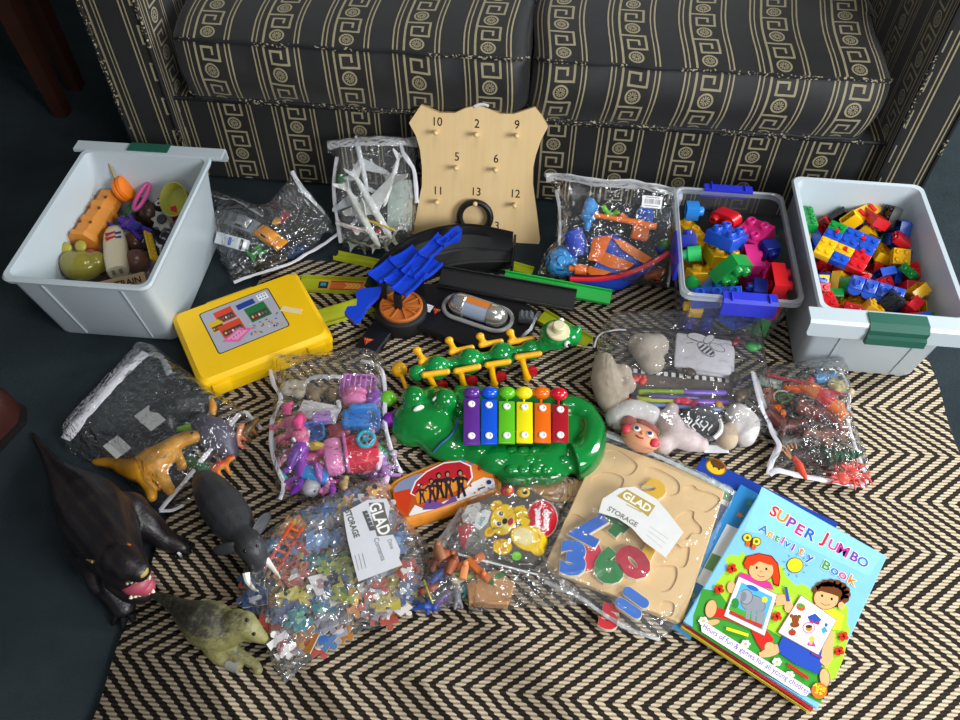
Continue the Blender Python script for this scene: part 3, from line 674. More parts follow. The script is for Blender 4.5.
PILE_SMALL='c,-0.0462,-0.0897,0.0245,0.076,-0.703,-0.076,-0.703;e,0.0323,-0.0638,0.0162,0.677,0.677,-0.203,-0.203;e,-0.0571,-0.0292,0.0255,0.494,-0,-0,0.869;e,0.0379,-0.0115,0.0162,0.178,0.178,-0.684,-0.684;c,-0.0482,0.0866,0.02,0.981,-0,-0,0.195;a,0.0578,0.0816,0.02,0.729,0,-0,-0.685;e,-0.0743,-0.0725,0.0327,0.682,-0.682,-0.187,0.188;e,0.0981,-0.1308,0.0245,0.505,0.495,0.505,-0.495;e,-0.0318,0.0349,0.0255,0.958,-0,-0,-0.288;c,-0.016,-0.0263,0.02,0,0.9,-0.436,0;d,-0.0847,0.1236,0.02,0.705,0,0,0.709;a,-0.0041,0.1379,0.0254,0.479,-0.52,0.52,0.479;d,-0.0722,-0.1122,0.0245,0.707,0.707,-0.003,-0.003;c,0.0957,-0.1051,0.0245,0.707,-0.005,0.707,0.005;a,-0.0214,0.0699,0.0245,0.417,0.417,0.571,0.571;a,0.0912,0.0404,0.02,1,0,-0,-0.003;e,-0.0918,0.1287,0.0406,0.002,0.028,-0.707,-0.707;e,-0.001,0.0167,0.0162,0.585,-0.585,-0.397,0.397;a,-0.092,-0.1236,0.0538,0.048,-0.706,0.706,-0.045;d,-0.007,-0.0853,0.0245,0.663,0.663,-0.245,-0.245;b,0.008,0.1062,0.0316,0.981,-0.007,-0.192,-0.035;a,0.0543,-0.0349,0.039,0.77,-0.627,-0.05,0.109;a,-0.0933,0.1314,0.0608,0.707,-0.013,-0.014,0.707;d,0.0791,0.1165,0.0275,0.809,-0.578,0.062,-0.086;e,-0.0658,-0.1423,0.0254,0.706,0.043,0.706,0.043;a,0.0912,0.0071,0.0245,0.008,0.707,0.008,-0.707;c,-0.0933,-0.0649,0.0162,0.458,-0.458,-0.539,0.539;a,0.0969,-0.0285,0.0413,0.631,0.335,-0.604,-0.354;d,-0.0976,0.1429,0.0982,0.042,0.719,-0.04,-0.692;a,0.0443,0.135,0.058,0.259,-0.614,-0.582,0.467;e,-0.0225,-0.1158,0.0265,0.564,-0.725,-0.386,0.086;e,0.0101,-0.0326,0.0245,0.636,0.308,0.637,-0.308;b,-0.0567,0.0069,0.0245,0.633,-0.633,0.315,-0.315;e,0.091,0.0833,0.0255,0,1,0.018,0;a,-0.082,0.048,0.0245,0.116,-0.116,0.697,-0.698;a,0.0921,0.1415,0.0489,0.661,-0.749,0.029,0.025;c,-0.0516,-0.1465,0.0583,0.718,0.045,-0.693,-0.043;a,0.057,-0.1332,0.0245,0.706,0.706,-0.031,-0.031;a,0.0022,0.0411,0.04,0.116,-0.197,0.973,0.023;b,0.0961,0.0544,0.0553,0.435,0.547,0.45,0.556;c,-0.0269,0.0902,0.0528,0.755,-0.025,0.011,0.655;a,0.0898,0.1062,0.055,0.707,0.139,0.087,-0.688;a,-0.0888,-0.0372,0.0494,0.092,0.135,0.842,-0.514;e,0.091,-0.1345,0.0497,0.702,0.704,-0.07,0.081;a,0.0253,0.0624,0.0391,0.45,-0.604,0.128,-0.645;e,-0.0222,-0.0442,0.0473,0.196,-0.65,-0.48,0.556;e,-0.0516,0.0993,0.0476,0.249,0.27,0.537,-0.759;b,0.0931,0.0738,0.096,0.695,-0.155,0.148,0.686;b,-0.0724,-0.0875,0.053,0.29,0,-0,0.957;c,-0.0097,-0.0553,0.02,0.258,0,-0,0.966;c,0.0286,0.0442,0.0556,0.337,0.774,-0.138,-0.519;c,0.0957,-0.0886,0.0245,0.707,-0.005,0.707,0.005;c,-0.0416,0.1255,0.0256,0.302,-0.255,0.66,0.64;c,0.104,0.0125,0.126,0.701,0.063,0.09,-0.704;e,0.0072,-0.1297,0.0162,0.534,0.534,0.463,0.463;b,0.0388,-0.0848,0.0366,0.659,0.009,0.037,-0.752;b,-0.0014,-0.002,0.0496,0.956,-0.263,0.051,-0.12;d,0.0836,-0.0716,0.0567,0.324,-0.946,0.006,-0.024;a,-0.0599,0.1395,0.078,0.701,0.187,-0.205,-0.657;a,0.059,0.0698,0.0503,0.131,0.032,-0.236,-0.962;e,-0.0577,-0.1299,0.0592,0.003,-0.04,-0.064,0.997;c,-0.0012,-0.0857,0.053,0,-0.951,-0.309,-0;c,-0.0868,0.0045,0.0162,0.64,0.64,-0.301,-0.301;a,0.0493,0.0358,0.0282,0.343,-0.412,-0.827,-0.171;b,-0.0429,0.1363,0.055,0.002,-0.92,-0.05,-0.389;c,-0.0019,0.0926,0.0498,0.411,0.585,-0.587,-0.379;a,0.0143,-0.1383,0.0423,0.431,0.569,0.489,-0.502;c,0.0516,-0.1412,0.0495,0.682,0.732,-0.002,0.002;c,-0.0432,-0.0648,0.0245,0.231,-0.668,0.231,0.668;a,0.0673,-0.0028,0.0423,0.4,0.581,0.509,0.494;c,-0.0067,0.1343,0.0543,0.754,-0.031,-0.027,-0.655;b,0.0788,0.1317,0.0994,0.283,0.87,0.073,0.398;c,-0.0278,-0.1191,0.0469,0.85,0.085,-0.225,-0.468;a,0.0652,-0.1049,0.0245,0.706,0.045,0.706,-0.045;d,-0.0616,-0.055,0.067,0.666,-0.18,-0.683,-0.237;d,0.0989,0.0236,0.091,0.716,0.076,-0.69,-0.077;a,-0.0025,0.0671,0.0693,0.686,0.499,0.276,-0.452;a,0.0719,0.0263,0.0841,0.745,0.219,-0.601,-0.189;c,-0.0651,-0.0915,0.0733,0.658,0.659,-0.258,-0.258;e,0.0139,-0.0416,0.0601,0.823,-0.357,-0.132,0.421;a,-0.0544,0.0213,0.0532,0.88,-0.008,0.051,0.472;b,0.0946,-0.0173,0.1003,0.346,0.604,0.621,-0.362;c,0.0439,-0.0023,0.041,0.498,-0.502,-0.498,-0.502;a,0.0148,0.1298,0.065,0.651,0.278,-0.689,-0.157;a,-0.0911,-0.1192,0.084,0.185,-0.685,0.701,-0.08;a,0.0877,-0.0586,0.0269,0.039,0.011,0.274,0.961;a,-0.0516,0.0627,0.0491,0.395,-0.788,-0.302,-0.364;c,-0.0122,0.0213,0.062,0.46,-0.839,0.208,-0.204;a,0.0172,0.0301,0.0803,0.673,0.221,-0.59,-0.387;b,0.0264,0.0981,0.0789,0.84,0.511,0.104,-0.147;d,0.0105,-0.1176,0.0707,0.033,-0.143,-0.503,-0.852;a,0.0809,-0.1042,0.0575,0.488,0.511,0.489,-0.511;c,-0.0445,0.0221,0.0765,0.044,0.931,-0.361,-0.027;d,0.0993,-0.1071,0.1026,0.114,-0.685,-0.11,0.711;a,-0.0276,0.0994,0.0847,0.304,-0.675,0.597,-0.308;a,0.0656,0.0335,0.0545,0.705,0.128,0.293,-0.633;d,0.0426,-0.1321,0.0979,0.342,-0.45,0.666,-0.488;a,0.0486,-0.1131,0.0637,0.013,-0.767,0.045,-0.64;a,-0.0134,0.0397,0.0814,0.246,0.932,-0.085,-0.254;b,0.0713,-0.0383,0.0738,0.089,-0.993,0.038,-0.072;c,-0.0593,0.1094,0.0653,0.284,-0.264,0.624,0.678;a,0.0505,0.0662,0.078,0.97,-0.233,-0.058,0.026;a,-0.0146,-0.07,0.0709,0.301,0.651,0.694,-0.057;a,0.0854,-0.1355,0.0692,0.107,0.102,0.989,0.013;d,-0.087,0.0043,0.0606,0.634,0.17,-0.532,0.535;b,0.0422,0.0151,0.0882,0.378,0.668,0.365,0.528;e,-0.0898,0.0807,0.0257,0.244,-0.65,-0.279,0.664;a,0.021,0.0794,0.0965,0.726,0.452,0.273,-0.442;a,0.0347,-0.0723,0.0617,0.001,0.437,-0.899,-0.038;c,0.0729,-0.1307,0.0956,0.44,0.643,0.357,-0.516;e,-0.0425,-0.0252,0.0609,0.628,-0.469,-0.122,0.609;b,0.0486,-0.0484,0.0981,0.642,0.743,0.058,0.178;a,-0.0873,0.0403,0.0575,0.68,0.68,-0.195,-0.195;a,-0.0011,0.0545,0.1028,0.409,-0.768,-0.413,-0.268;c,-0.0343,-0.1067,0.0726,0.404,-0.19,0.323,-0.834;a,0.0612,-0.095,0.0967,0.641,-0.519,-0.363,0.433;d,-0.063,-0.0043,0.088,0.343,-0.217,0.379,-0.831;d,0.0104,0.0012,0.0908,0.6,0.28,0.34,-0.668;a,-0.0784,0.0684,0.062,0.406,0.262,-0.475,-0.735;a,0.0228,0.0599,0.1217,0.067,0.257,0.229,0.936;d,-0.0157,-0.0562,0.092,0.946,-0.226,-0.206,-0.103;c,0.0806,-0.0706,0.0927,0.559,-0.456,0.536,0.439;d,-0.0294,-0.0069,0.091,0.634,-0.057,0.433,-0.638;a,0.0501,-0.0147,0.1045,0.956,0.235,0.003,0.174;a,-0.0906,0.0905,0.0731,0.169,0.413,-0.368,-0.816;a,0.0417,0.1417,0.0946,0.626,-0.359,-0.233,0.652;d,-0.0799,-0.0809,0.0983,0.946,0.164,-0.054,-0.275;a,0.0727,-0.0912,0.1312,0.711,-0.194,-0.6,-0.312;a,-0.0165,-0.0211,0.1059,0.73,0.015,0.437,-0.526;b,0.0442,-0.0485,0.1316,0.517,0.679,-0.375,-0.361;b,-0.0941,0.0581,0.0972,0.701,0.129,0.132,-0.689;b,0.0585,0.0765,0.1077,0.006,0.728,0.654,-0.206;e,-0.1032,-0.1427,0.1085,0.447,0.531,-0.55,0.465;a,0.0909,-0.0574,0.1357,0.293,-0.193,0.859,-0.371;a,0.0189,-0.0601,0.1256,0.241,0.052,0.218,-0.944;e,0.0323,-0.0847,0.0914,0.05,-0.184,-0.981,-0.035;e,-0.0469,0.0619,0.0772,0.285,0.051,-0.65,0.703;e,0.0938,0.0715,0.1193,0.028,0.013,0.842,0.539;b,0.0206,-0.1252,0.1049,0.488,0.666,0.45,0.342;e,0.103,-0.071,0.1012,0.118,-0.692,0.697,0.144;e,-0.0616,-0.0564,0.1115,0.707,0.185,-0.67,-0.128;a,-0.0841,-0.1143,0.1189,0.059,0.078,0.768,-0.633;d,-0.0886,0.0443,0.1175,0.582,0.112,-0.147,0.792;d,0.0992,0.1124,0.1349,0.211,0.676,0.197,0.678;c,-0.0659,-0.1418,0.0881,0.695,0.134,-0.045,-0.705;c,-0.0468,-0.1142,0.1062,0.574,-0.086,0.73,-0.361;a,-0.0927,-0.0469,0.1322,0.593,-0.368,-0.151,-0.7;a,-0.0239,-0.0549,0.1257,0.064,0.203,0.405,-0.889;a,-0.0136,0.1157,0.1138,0.415,-0.798,-0.25,-0.358;a,-0.009,0.1386,0.0911,0.882,-0.262,-0.387,-0.064;c,-0.0082,-0.1197,0.1057,0.279,0.763,0.404,0.422;a,-0.028,-0.1463,0.0875,0.175,-0.154,-0.644,-0.729;d,-0.0716,0.0056,0.1201,0.209,0.01,0.484,-0.85;a,0.0792,0.0366,0.1361,0.035,-0.014,-0.254,0.966;e,0.0115,0.143,0.1053,0.247,-0.279,-0.696,-0.614;c,0.079,0.107,0.1232,0.67,-0.204,-0.206,-0.683;e,-0.0245,-0.0833,0.0988,0.664,-0.338,-0.654,0.131;e,0.0875,-0.0429,0.1546,0.834,0.412,-0.26,0.26;e,-0.0012,-0.028,0.1179,0.025,-0.372,0.86,-0.348;c,0.0597,-0.0311,0.1313,0.833,-0.025,-0.169,-0.527;a,-0.0944,0.1071,0.1056,0.889,-0.457,-0.016,-0.006;d,0.0493,0.079,0.1361,0.342,-0.19,-0.08,-0.917;a,-0.0807,-0.1442,0.1146,0.615,0.056,-0.783,-0.069;a,0.0392,-0.1456,0.1317,0.113,-0.787,-0.011,-0.606;c,-0.0765,-0.029,0.1136,0.305,0.651,-0.225,-0.658;c,0.0776,0.0121,0.1082,0.664,0.277,-0.13,0.682;b,-0.0629,0.0922,0.1057,0.495,-0.509,0.378,-0.594;e,0.0847,0.0778,0.1454,0.632,-0.496,-0.242,0.543;c,-0.0947,-0.1519,0.1356,0.761,-0.637,-0.08,-0.088;a,0.0518,-0.0136,0.1554,0.56,-0.586,0.276,-0.516;a,-0.0454,-0.0228,0.1338,0.539,0.093,-0.334,-0.768;e,0.0504,0.0068,0.1203,0.285,-0.68,0.047,-0.674;b,-0.0327,0.0949,0.1247,0.247,0.276,0.128,0.92;d,0.0728,0.1394,0.1484,0.769,-0.181,-0.566,0.236;a,-0.0932,-0.0891,0.1234,0.617,-0.464,0.377,0.512;a,-0.0335,-0.1358,0.1243,0.577,-0.065,0.299,0.757;c,-0.0954,-0.0735,0.1456,0.919,0.39,-0.032,0.043;d,0.0195,-0.0023,0.1401,0.669,-0.054,0.694,0.261;a,0.0297,0.1111,0.1238,0.685,-0.642,0.096,0.331;d,0.0036,0.0777,0.1403,0.579,-0.455,-0.244,0.631;e,-0.0352,-0.0973,0.1041,0.112,-0.088,0.345,0.928;d,0.0724,-0.1371,0.128,0.69,-0.022,-0.21,0.692;d,-0.0644,-0.0181,0.1503,0.024,0.766,-0.542,0.346;a,0.0423,0.0234,0.1294,0.285,0.68,-0.513,0.439;c,0.0255,0.1452,0.1145,0.666,0.237,-0.318,-0.632;e,-0.0017,0.1235,0.1457,0.004,0.9,0.055,0.433;a,-0.091,-0.1142,0.1479,0.137,0.106,0.103,-0.979;a,0.0051,-0.1014,0.1282,0.767,0.07,0.27,0.578;a,-0.0396,0.0473,0.1174,0.084,-0.68,-0.363,-0.632;c,0.0839,-0.0059,0.1403,0.777,0.366,-0.238,-0.454;b,-0.0886,0.1313,0.1369,0.707,-0.028,-0.054,-0.705;b,0.0417,0.1308,0.1486,0.272,0.69,-0.671,-0.01;d,-0.0954,-0.15,0.1749,0.624,-0.408,0.343,0.571;a,0.0341,-0.0943,0.1431,0.776,0.544,0.001,-0.32;a,-0.0092,0.0289,0.1226,0.8,0.141,0.401,-0.423;a,0.0734,0.0221,0.1604,0.7,0.182,0.668,0.177;a,-0.0433,0.1417,0.1107,0.385,-0.228,0.804,0.392;a,0.0956,0.1267,0.1749,0.595,0.384,-0.283,0.647;e,-0.0362,-0.1084,0.132,0.887,0.427,-0.074,-0.162;e,0.0727,-0.1462,0.1477,0.429,-0.48,-0.668,0.374;a,-0.0229,0.0041,0.1381,0.196,-0.171,-0.529,0.807;b,0.0762,0.0727,0.1784,0.48,-0.452,-0.426,0.619;a,-0.014,0.1517,0.1304,0.614,-0.696,0.279,0.247;a,0.1018,0.0869,0.1677,0.031,0.719,0.033,0.693;a,-0.0585,-0.078,0.1376,0.036,0.681,0.363,-0.635'
# ================================================================ bricks
COLS = {'red': 'cf1420', 'blue': '1b4fc0', 'yellow': 'efb80c', 'green': '0f8a38', 'black': '17181b', 'light blue': '2b86dc', 'pink': 'e8308c', 'bright green': '35cf6a', 'dark blue': '1a2f9c'}
def brick_mesh(nx, ny, p, h, sr, sh, col, oval=False, key=''):
    b = MB(); w, d = nx*p-.0004, ny*p-.0004
    def lo(i, z): return [(x, y, z) for x, y in rr(w-2*i, d-2*i, (d/2-i-1e-4) if oval else max(.0003, p*.06-i*.5), 6 if oval else 2)]
    t = p*.09; z0 = -(h+sh)/2; z1 = z0+h
    b.loft([lo(0, z0), lo(0, z1-p*.03), lo(p*.03, z1)], False, True); b.loft([lo(t, z1-t), lo(t, z0), lo(0, z0)], True, False)
    for i in range(nx):
        for j in range(ny):
            x, y = (i-(nx-1)/2)*p, (j-(ny-1)/2)*p
            b.lathe([(sr, z1-.0005), (sr, z1+sh*.75), (sr*.82, z1+sh), (sr*.55, z1+sh), (sr*.5, z1+sh*.7)], 14, T(x, y, 0))
    for i in range(nx-1):
        for j in range(max(1, ny-1)):
            b.cyl(((i-(nx-2)/2)*p, (j-(ny-2)/2)*p if ny > 1 else 0, z0+.001), ((i-(nx-2)/2)*p, (j-(ny-2)/2)*p if ny > 1 else 0, z1-t), p*.3 if ny > 1 else p*.2, n=10, caps=False)
    me = b.mesh('building_brick', plas(COLS[col], .33, coat=.05), 35); return me
_bm = {}
def brick(kind, size, col, M):
    k = (kind, size, col)
    if k not in _bm:
        if size == 'big':
            p = .031; nx, ny, h, ov = {'a': (2, 1, .026, 0), 'b': (2, 2, .026, 0), 'c': (1, 1, .026, 0), 'd': (2, 1, .026, 1), 'e': (3, 1, .026, 0)}[kind]
            _bm[k] = brick_mesh(nx, ny, p, h, p*.32, .010, col, ov)
        else:
            p = .0165; nx, ny, h = {'a': (2, 2, .0198), 'b': (4, 2, .0198), 'c': (2, 1, .0198), 'd': (3, 2, .0198), 'e': (2, 1, .0308)}[kind]
            _bm[k] = brick_mesh(nx, ny, p, h, p*.3, .0042, col)
    o = bpy.data.objects.new('building_brick', _bm[k]); COL.objects.link(o); o.matrix_basis = M
    sh = {'a': 'two stud' if size == 'big' else 'four stud', 'b': 'four stud' if size == 'big' else 'eight stud', 'c': 'single stud' if size == 'big' else 'two stud', 'd': 'rounded two stud' if size == 'big' else 'six stud', 'e': 'three stud' if size == 'big' else 'tall two stud'}[kind]
    if size == 'big': lb = f'chunky {col} {sh} brick loose in the clear crate with blue clips'; g = f'chunky {col} {sh} bricks in the clear crate'
    else: lb = f'small {col} {sh} brick loose in the heap in the right white bin'; g = f'small {col} {sh} bricks in the right white bin'
    return tag(o, lb, 'toy brick', g)
from mathutils import Quaternion
def pile(data, size, M0, pal, seed):
    rn = random.Random(seed); recs = data.split(';'); bag = (pal*(len(recs)//len(pal)+1))[:len(recs)]; rn.shuffle(bag)
    for i_, rec in enumerate(recs):
        f = rec.split(','); x, y, z, qw, qx, qy, qz = map(float, f[1:])
        col = bag[i_]
        if size == 'small' and ((z > .116 and -.09 < x < .05 and -.02 < y < .1) or (z > .12 and -.06 < x < .06 and -.09 < y < -.02) or z > .152): continue
        brick(f[0], size, col, M0 @ T(x, y, z) @ Quaternion((qw, qx, qy, qz)).to_matrix().to_4x4())
pile(PILE_BIG, 'big', MCL, ['red', 'red', 'blue', 'dark blue', 'yellow', 'yellow', 'green', 'green', 'light blue', 'pink', 'bright green', 'red', 'yellow', 'dark blue'], 6)
pile(PILE_SMALL, 'small', MBR, ['red', 'red', 'red', 'blue', 'blue', 'yellow', 'yellow', 'green', 'black', 'black', 'red'], 8)
# assembled pieces lying on the small heap
FRB = Fr((0, 0, .15))
pan = thing('mosaic_build', 'flat mosaic panel clicked together from blue, yellow, red and green bricks', 'brick build', FRB, 846, 248, 0, to=(883, 263), tilt=Rx(.28) @ Ry(.03))
lay = ['GBBYBB', 'BBBBBR', 'YBYBRR', 'YYBBRG']
for j, row in enumerate(lay):
    for i in range(0, 6, 2):
        c = {'B': 'blue', 'Y': 'yellow', 'R': 'red', 'G': 'green'}[row[i]]
        b = MB(); b.box(((i-2)*.0165, (1.5-j)*.0215, 0), (.0328, .0213, .017), .001)
        for k in (0, 1): b.cyl(((i-2.5+k)*.0165, (1.5-j)*.0215, .008), ((i-2.5+k)*.0165, (1.5-j)*.0215, .0125), .0048, n=12)
        b.build('brick', plas(COLS[c], .28, coat=.2), pan)
for x, y in ((-.03, .02), (0, -.01), (.03, .0), (.02, .028)):
    b = MB(); b.cyl((x, y, .008), (x, y, .0145), .004, n=10); b.build('peg', plas('cf1420', .3), pan)
lb = thing('brick_bar', 'long blue bar of joined bricks with a row of studs, on the small brick heap', 'brick build', FRB, 876, 289, -.002, to=(900, 296), tilt=Rx(.75))
b = MB()
for i in range(4):
    b.box(((i-1.5)*.0242, 0, 0), (.0236, .026, .032), .0022); b.lathe([(.007, .0155), (.007, .021), (.0045, .0215), (.004, .019)], 14, T((i-1.5)*.0242, 0, 0))
    b.cyl(((i-1.5)*.0242, -.012, -.014), ((i-1.5)*.0242, -.012, .013), .0125, n=16)
b.build('bar', plas(COLS['blue'], .28, coat=.2), lb)
yb = thing('brick_wagon', 'yellow brick wagon with two red studs on top of the brick heap', 'brick build', FRB, 866, 213, .004, to=(880, 206), tilt=Rx(.2))
b = MB(); b.box((-.012, 0, 0), (.05, .03, .018), .003); b.cyl((.018, 0, -.009), (.018, 0, .009), .015, n=20); b.build('block', plas(COLS['yellow'], .28, coat=.2), yb)
for x in (-.018, .012): b = MB(); b.prism(rr(.008, .02, .004), .009, .0125, T(x, 0, 0)); b.build('stud', plas(COLS['red'], .28), yb)

# ================================================================ toys in the left bin
B9 = Fr((0, 0, .09)); INB = ' in the left white bin'
def lb_(name, label, cat, px, py, h=0, to=None, **k): return thing(name, label+INB, cat, B9, px, py, h, to, **k)
def one(b, name, mat, par, ang=40): return b.build(name, mat, par, ang)
L = (B9.loc(84, 244)-B9.loc(110, 200)).length
t = lb_('toy_tower', 'tan orange eight sided toy tower lying on its side', 'toy', 97, 221, .012, (112, 196))
b = MB(); L2 = L/2+.006; b.lathe([(.024, -L2), (.034, -L2+.001), (.036, -L2+.012), (.03, -L2+.016), (.03, -L2*.33), (.0325, -L2*.31), (.0325, -L2*.2), (.028, -L2*.17), (.028, L2*.3), (.031, L2*.33), (.031, L2*.44), (.026, L2*.48), (.026, L2*.95), (.024, L2)], 8, Ry(PI/2) @ Rz(PI/8)); one(b, 'tower', plas('d68a35', .5), t, 20)
for x in (-.035, .01, .045):
    for y in (-.011, .011): b = MB(); b.box((x, y, .0285), (.006, .005, .004), .001); one(b, 'window', plas('6e3d12', .6), t)
t = lb_('toy_yoyo', 'bright orange round disc toy with a tan clip', 'toy', 124, 189, .036, rz=2.3, tilt=Ry(-.8) @ Rx(.9))
b = MB(); b.lathe([(.018, -.012), (.026, -.01), (.028, -.003), (.024, 0), (.028, .003), (.026, .01), (.018, .013), (.006, .0135)], 28); one(b, 'disc', plas('ee7a12', .4), t)
b = MB(); b.tube([(.026, -.009, 0), (.058, -.01, .004), (.06, .01, .004), (.026, .009, 0)], .0035, 6); b.tube([(.04, -.009, 0), (.04, .009, 0)], .003, 6); one(b, 'clip', plas('9b8a68', .5), t)
t = lb_('plastic_loop', 'pink plastic loop handle', 'toy', 141, 198, .034, (150, 188), tilt=Ry(-.3))
b = MB(); b.tube([(.03*math.cos(a)*(1.25 if math.cos(a) > 0 else 1), .0085*math.sin(a), 0) for a in (2*PI*k/24 for k in range(24))], .0045, 8, closed=True); one(b, 'loop', plas('cf4f94', .4), t)
t = lb_('toy_leaf', 'dark green curved plastic piece', 'toy', 137, 209, .002, (149, 200))
b = MB(); b.tube([(-.03, 0, 0), (-.02, 0, .004), (0, 0, .008), (.02, 0, .006), (.034, 0, 0)], [.004, .011, .012, .010, .004], 10); one(b, 'piece', plas('17612f', .4), t)
def ball(px, py, r, col, label, h=0, sq=1, nm='toy_ball'):
    t = lb_(nm, label, 'toy', px, py, h); b = MB(); b.ell((0, 0, 0), (r, r*.95, r*sq), None, 20, 13); one(b, 'ball', plas(col, .3), t)
    b = MB(); b.lathe([(r*.3, r*sq*.94), (r*.25, r*sq*1.0), (.001, r*sq*1.02)], 16); one(b, 'cap', plas(col, .45), t); return t
ball(137, 262, .027, '6a4a3e', 'glossy dusty brown ball beside the cream tube'); ball(136, 243, .024, '5b3629', 'dark brown dome behind the dusty brown ball', -.008); ball(149, 214, .027, '49332a', 'dark brown ball beside the green curved piece', -.012)
# two navy toys with pale pattern
for i, (px, py, lbl) in enumerate(((161, 206, 'navy cloth bundle with white swirls, at the back'), (164, 221, 'grey cog shaped toy with white teeth'), (160, 244, 'navy cloth scrap with white rings beside the yellow comb'))):
    if i == 1:
        t = lb_('toy_gear', lbl, 'toy', px, py, .002, tilt=Rx(.5)); b = MB(); b.prism(star(0, 0, .026, 8, .68), -.008, .008); one(b, 'gear', plas('a9a9a2', .5), t); b = MB(); b.cyl((0, 0, .006), (0, 0, .014), .01); one(b, 'hub', plas('33343c', .5), t); continue
    t = lb_('cloth_bundle', lbl, 'cloth', px, py, -.004)
    def pn(p, n): return 'd9d9d4' if abs(noise.noise(p*55+Vector((i*9, 0, 0)))) < .07 else ('1c2132' if noise.noise(p*20) > -.2 else '0f1118')
    b = MB()
    for k in range(6): b.ell((R0.uniform(-.016, .016), R0.uniform(-.016, .016), R0.uniform(-.012, .012)), (.018, .016, .015))
    organic('cloth', b, vcol(.8), t, .003, 3, pn)
t = lb_('toy_bowl', 'yellow green plastic bowl by the right wall', 'bowl', 177, 200, .05, tilt=Rx(.75) @ Ry(-.3))
b = MB(); b.lathe([(.014, -.018), (.026, -.012), (.034, .006), (.036, .012), (.034, .012), (.025, -.009), (.012, -.014)], 24); one(b, 'bowl', plas('a3a544', .5), t)
t = lb_('toy_block', 'small red wedge block under the yellow green bowl', 'toy', 178, 211, .02, (186, 206)); b = MB(); b.prism([(-.022, -.01), (.022, -.01), (.022, .004), (-.01, .012)], -.009, .009, Rx(.4)); one(b, 'wedge', plas('b51f22', .4), t)
# cream plane body
L = (B9.loc(115, 228)-B9.loc(117, 272)).length
t = lb_('toy_fuselage', 'cream plastic tube with red and blue marks', 'toy', 116, 250, .016, (114, 226))
b = MB(); L2 = L/2
b.loft([[(x, y*w, z*h) for y, z in rr(2, 2, .75, 4)] for x, w, h in ((-L2, .017, .017), (-L2+.004, .02, .02), (-L2*.4, .023, .023), (L2*.2, .0225, .022), (L2*.65, .02, .018), (L2*.92, .014, .012), (L2, .006, .006))]); fixn(one(b, 'tube', plas('ddd3b4', .35), t, 40))
b = MB(); b.box((-L2-.0005, -.007, .003), (.002, .006, .012)); b.box((-L2-.0005, .007, .003), (.002, .006, .012)); one(b, 'slot', plas('8f8468', .5), t)
for x, c in ((.012, 'b32a2a'), (.026, 'b32a2a')):
    b = MB(); b.prism([(-.012, -.002), (0, -.003), (.008, -.006), (.008, .006), (0, .003), (-.012, .002)], 0, .0012, T(x, .004, .0225) @ Rz(PI/2+.2)); one(b, 'stripe', plas(c, .4), t)
    b = MB(); b.box((x, -.012, .021), (.005, .012, .002), .0005, None); one(b, 'stripe', plas('26357c', .4), t)
t = lb_('toy_figure', 'purple plastic figure with outstretched arms', 'toy figure', 131, 226, .018, (112, 216))
b = MB(); b.tube([(-.02, 0, 0), (-.005, 0, .004), (.012, 0, .002)], [.010, .014, .009], 10); b.ell((.024, 0, .003), .010)
for s in (-1, 1): b.tube([(.006, s*.008, .002), (.02, s*.02, 0), (.045 if s > 0 else .03, s*.02, 0)], [.006, .0055, .005], 8); b.tube([(-.016, s*.006, 0), (-.032, s*.012, -.004), (-.045, s*.014, -.004)], [.007, .006, .005], 8)
organic('body', b, plas('43259a', .4), t, .0022, 3)
b = MB(); b.box((-.02, 0, .010), (.02, .02, .008), .003); one(b, 'belt', plas('2b2d86', .4), t)
t = lb_('toy_comb', 'yellow plastic comb strip with holes, leaning', 'toy', 151, 246, .03, (146, 226), tilt=Rx(.9))
b = MB(); b.box((0, 0, 0), (.088, .018, .006), .002); one(b, 'strip', plas('d9ac16', .4), t)
for k in range(7): b = MB(); b.lathe([(.0042, .003), (.0042, .0045), (.003, .0045), (.0028, .003)], 12, T(-.036+k*.012, 0, 0)); one(b, 'eyelet', plas('f2d040', .4), t)
t = lb_('toy_critter', 'see-through yellow green critter with two round ears', 'toy animal', 82, 266, .008, (100, 266))
b = MB(); b.ell((0, 0, 0), (.042, .032, .03)); b.ell((-.02, .006, .004), (.024, .026, .024)); b.ell((.03, .006, .004), (.022, .022, .024))
organic('body', b, plas('8f8530', .2, var=.25, coat=.4), t, .003, 4)
for x, y in ((-.034, .03), (-.006, .036)): b = MB(); b.ell((x, y, .02), (.012, .013, .006), Rx(.6)); one(b, 'ear', plas('a59c3c', .3), t)
t = lb_('toy_figure', 'small pink and red figure wedged behind the yellow green critter', 'toy figure', 91, 254, .006, (80, 251))
b = MB(); b.ell((0, 0, 0), (.016, .011, .009)); b.ell((-.016, 0, .002), (.01, .009, .009)); organic('body', b, plas('d2708c', .4), t, .002, 3)
b = MB(); b.ell((.022, .0, .004), (.009, .009, .008)); one(b, 'head', plas('e0482a', .4), t)
b = MB(); b.ell((-.022, .004, .006), (.004, .004, .004)); one(b, 'button', plas('f0ece8', .4), t)
t = lb_('wooden_block', 'wooden name block reading TRAIN behind the front wall', 'toy block', 125, 284, .016, (138, 281), tilt=Rx(.75))
b = MB(); b.box((-.008, 0, 0), (.098, .03, .014), .002); one(b, 'block', plas('b99a72', .55, bmp=.2), t)
d = Dr(.0072); d.text('TRAIN', .008, .001, .017, '241a12', bold=.03); d.build('lettering', t)
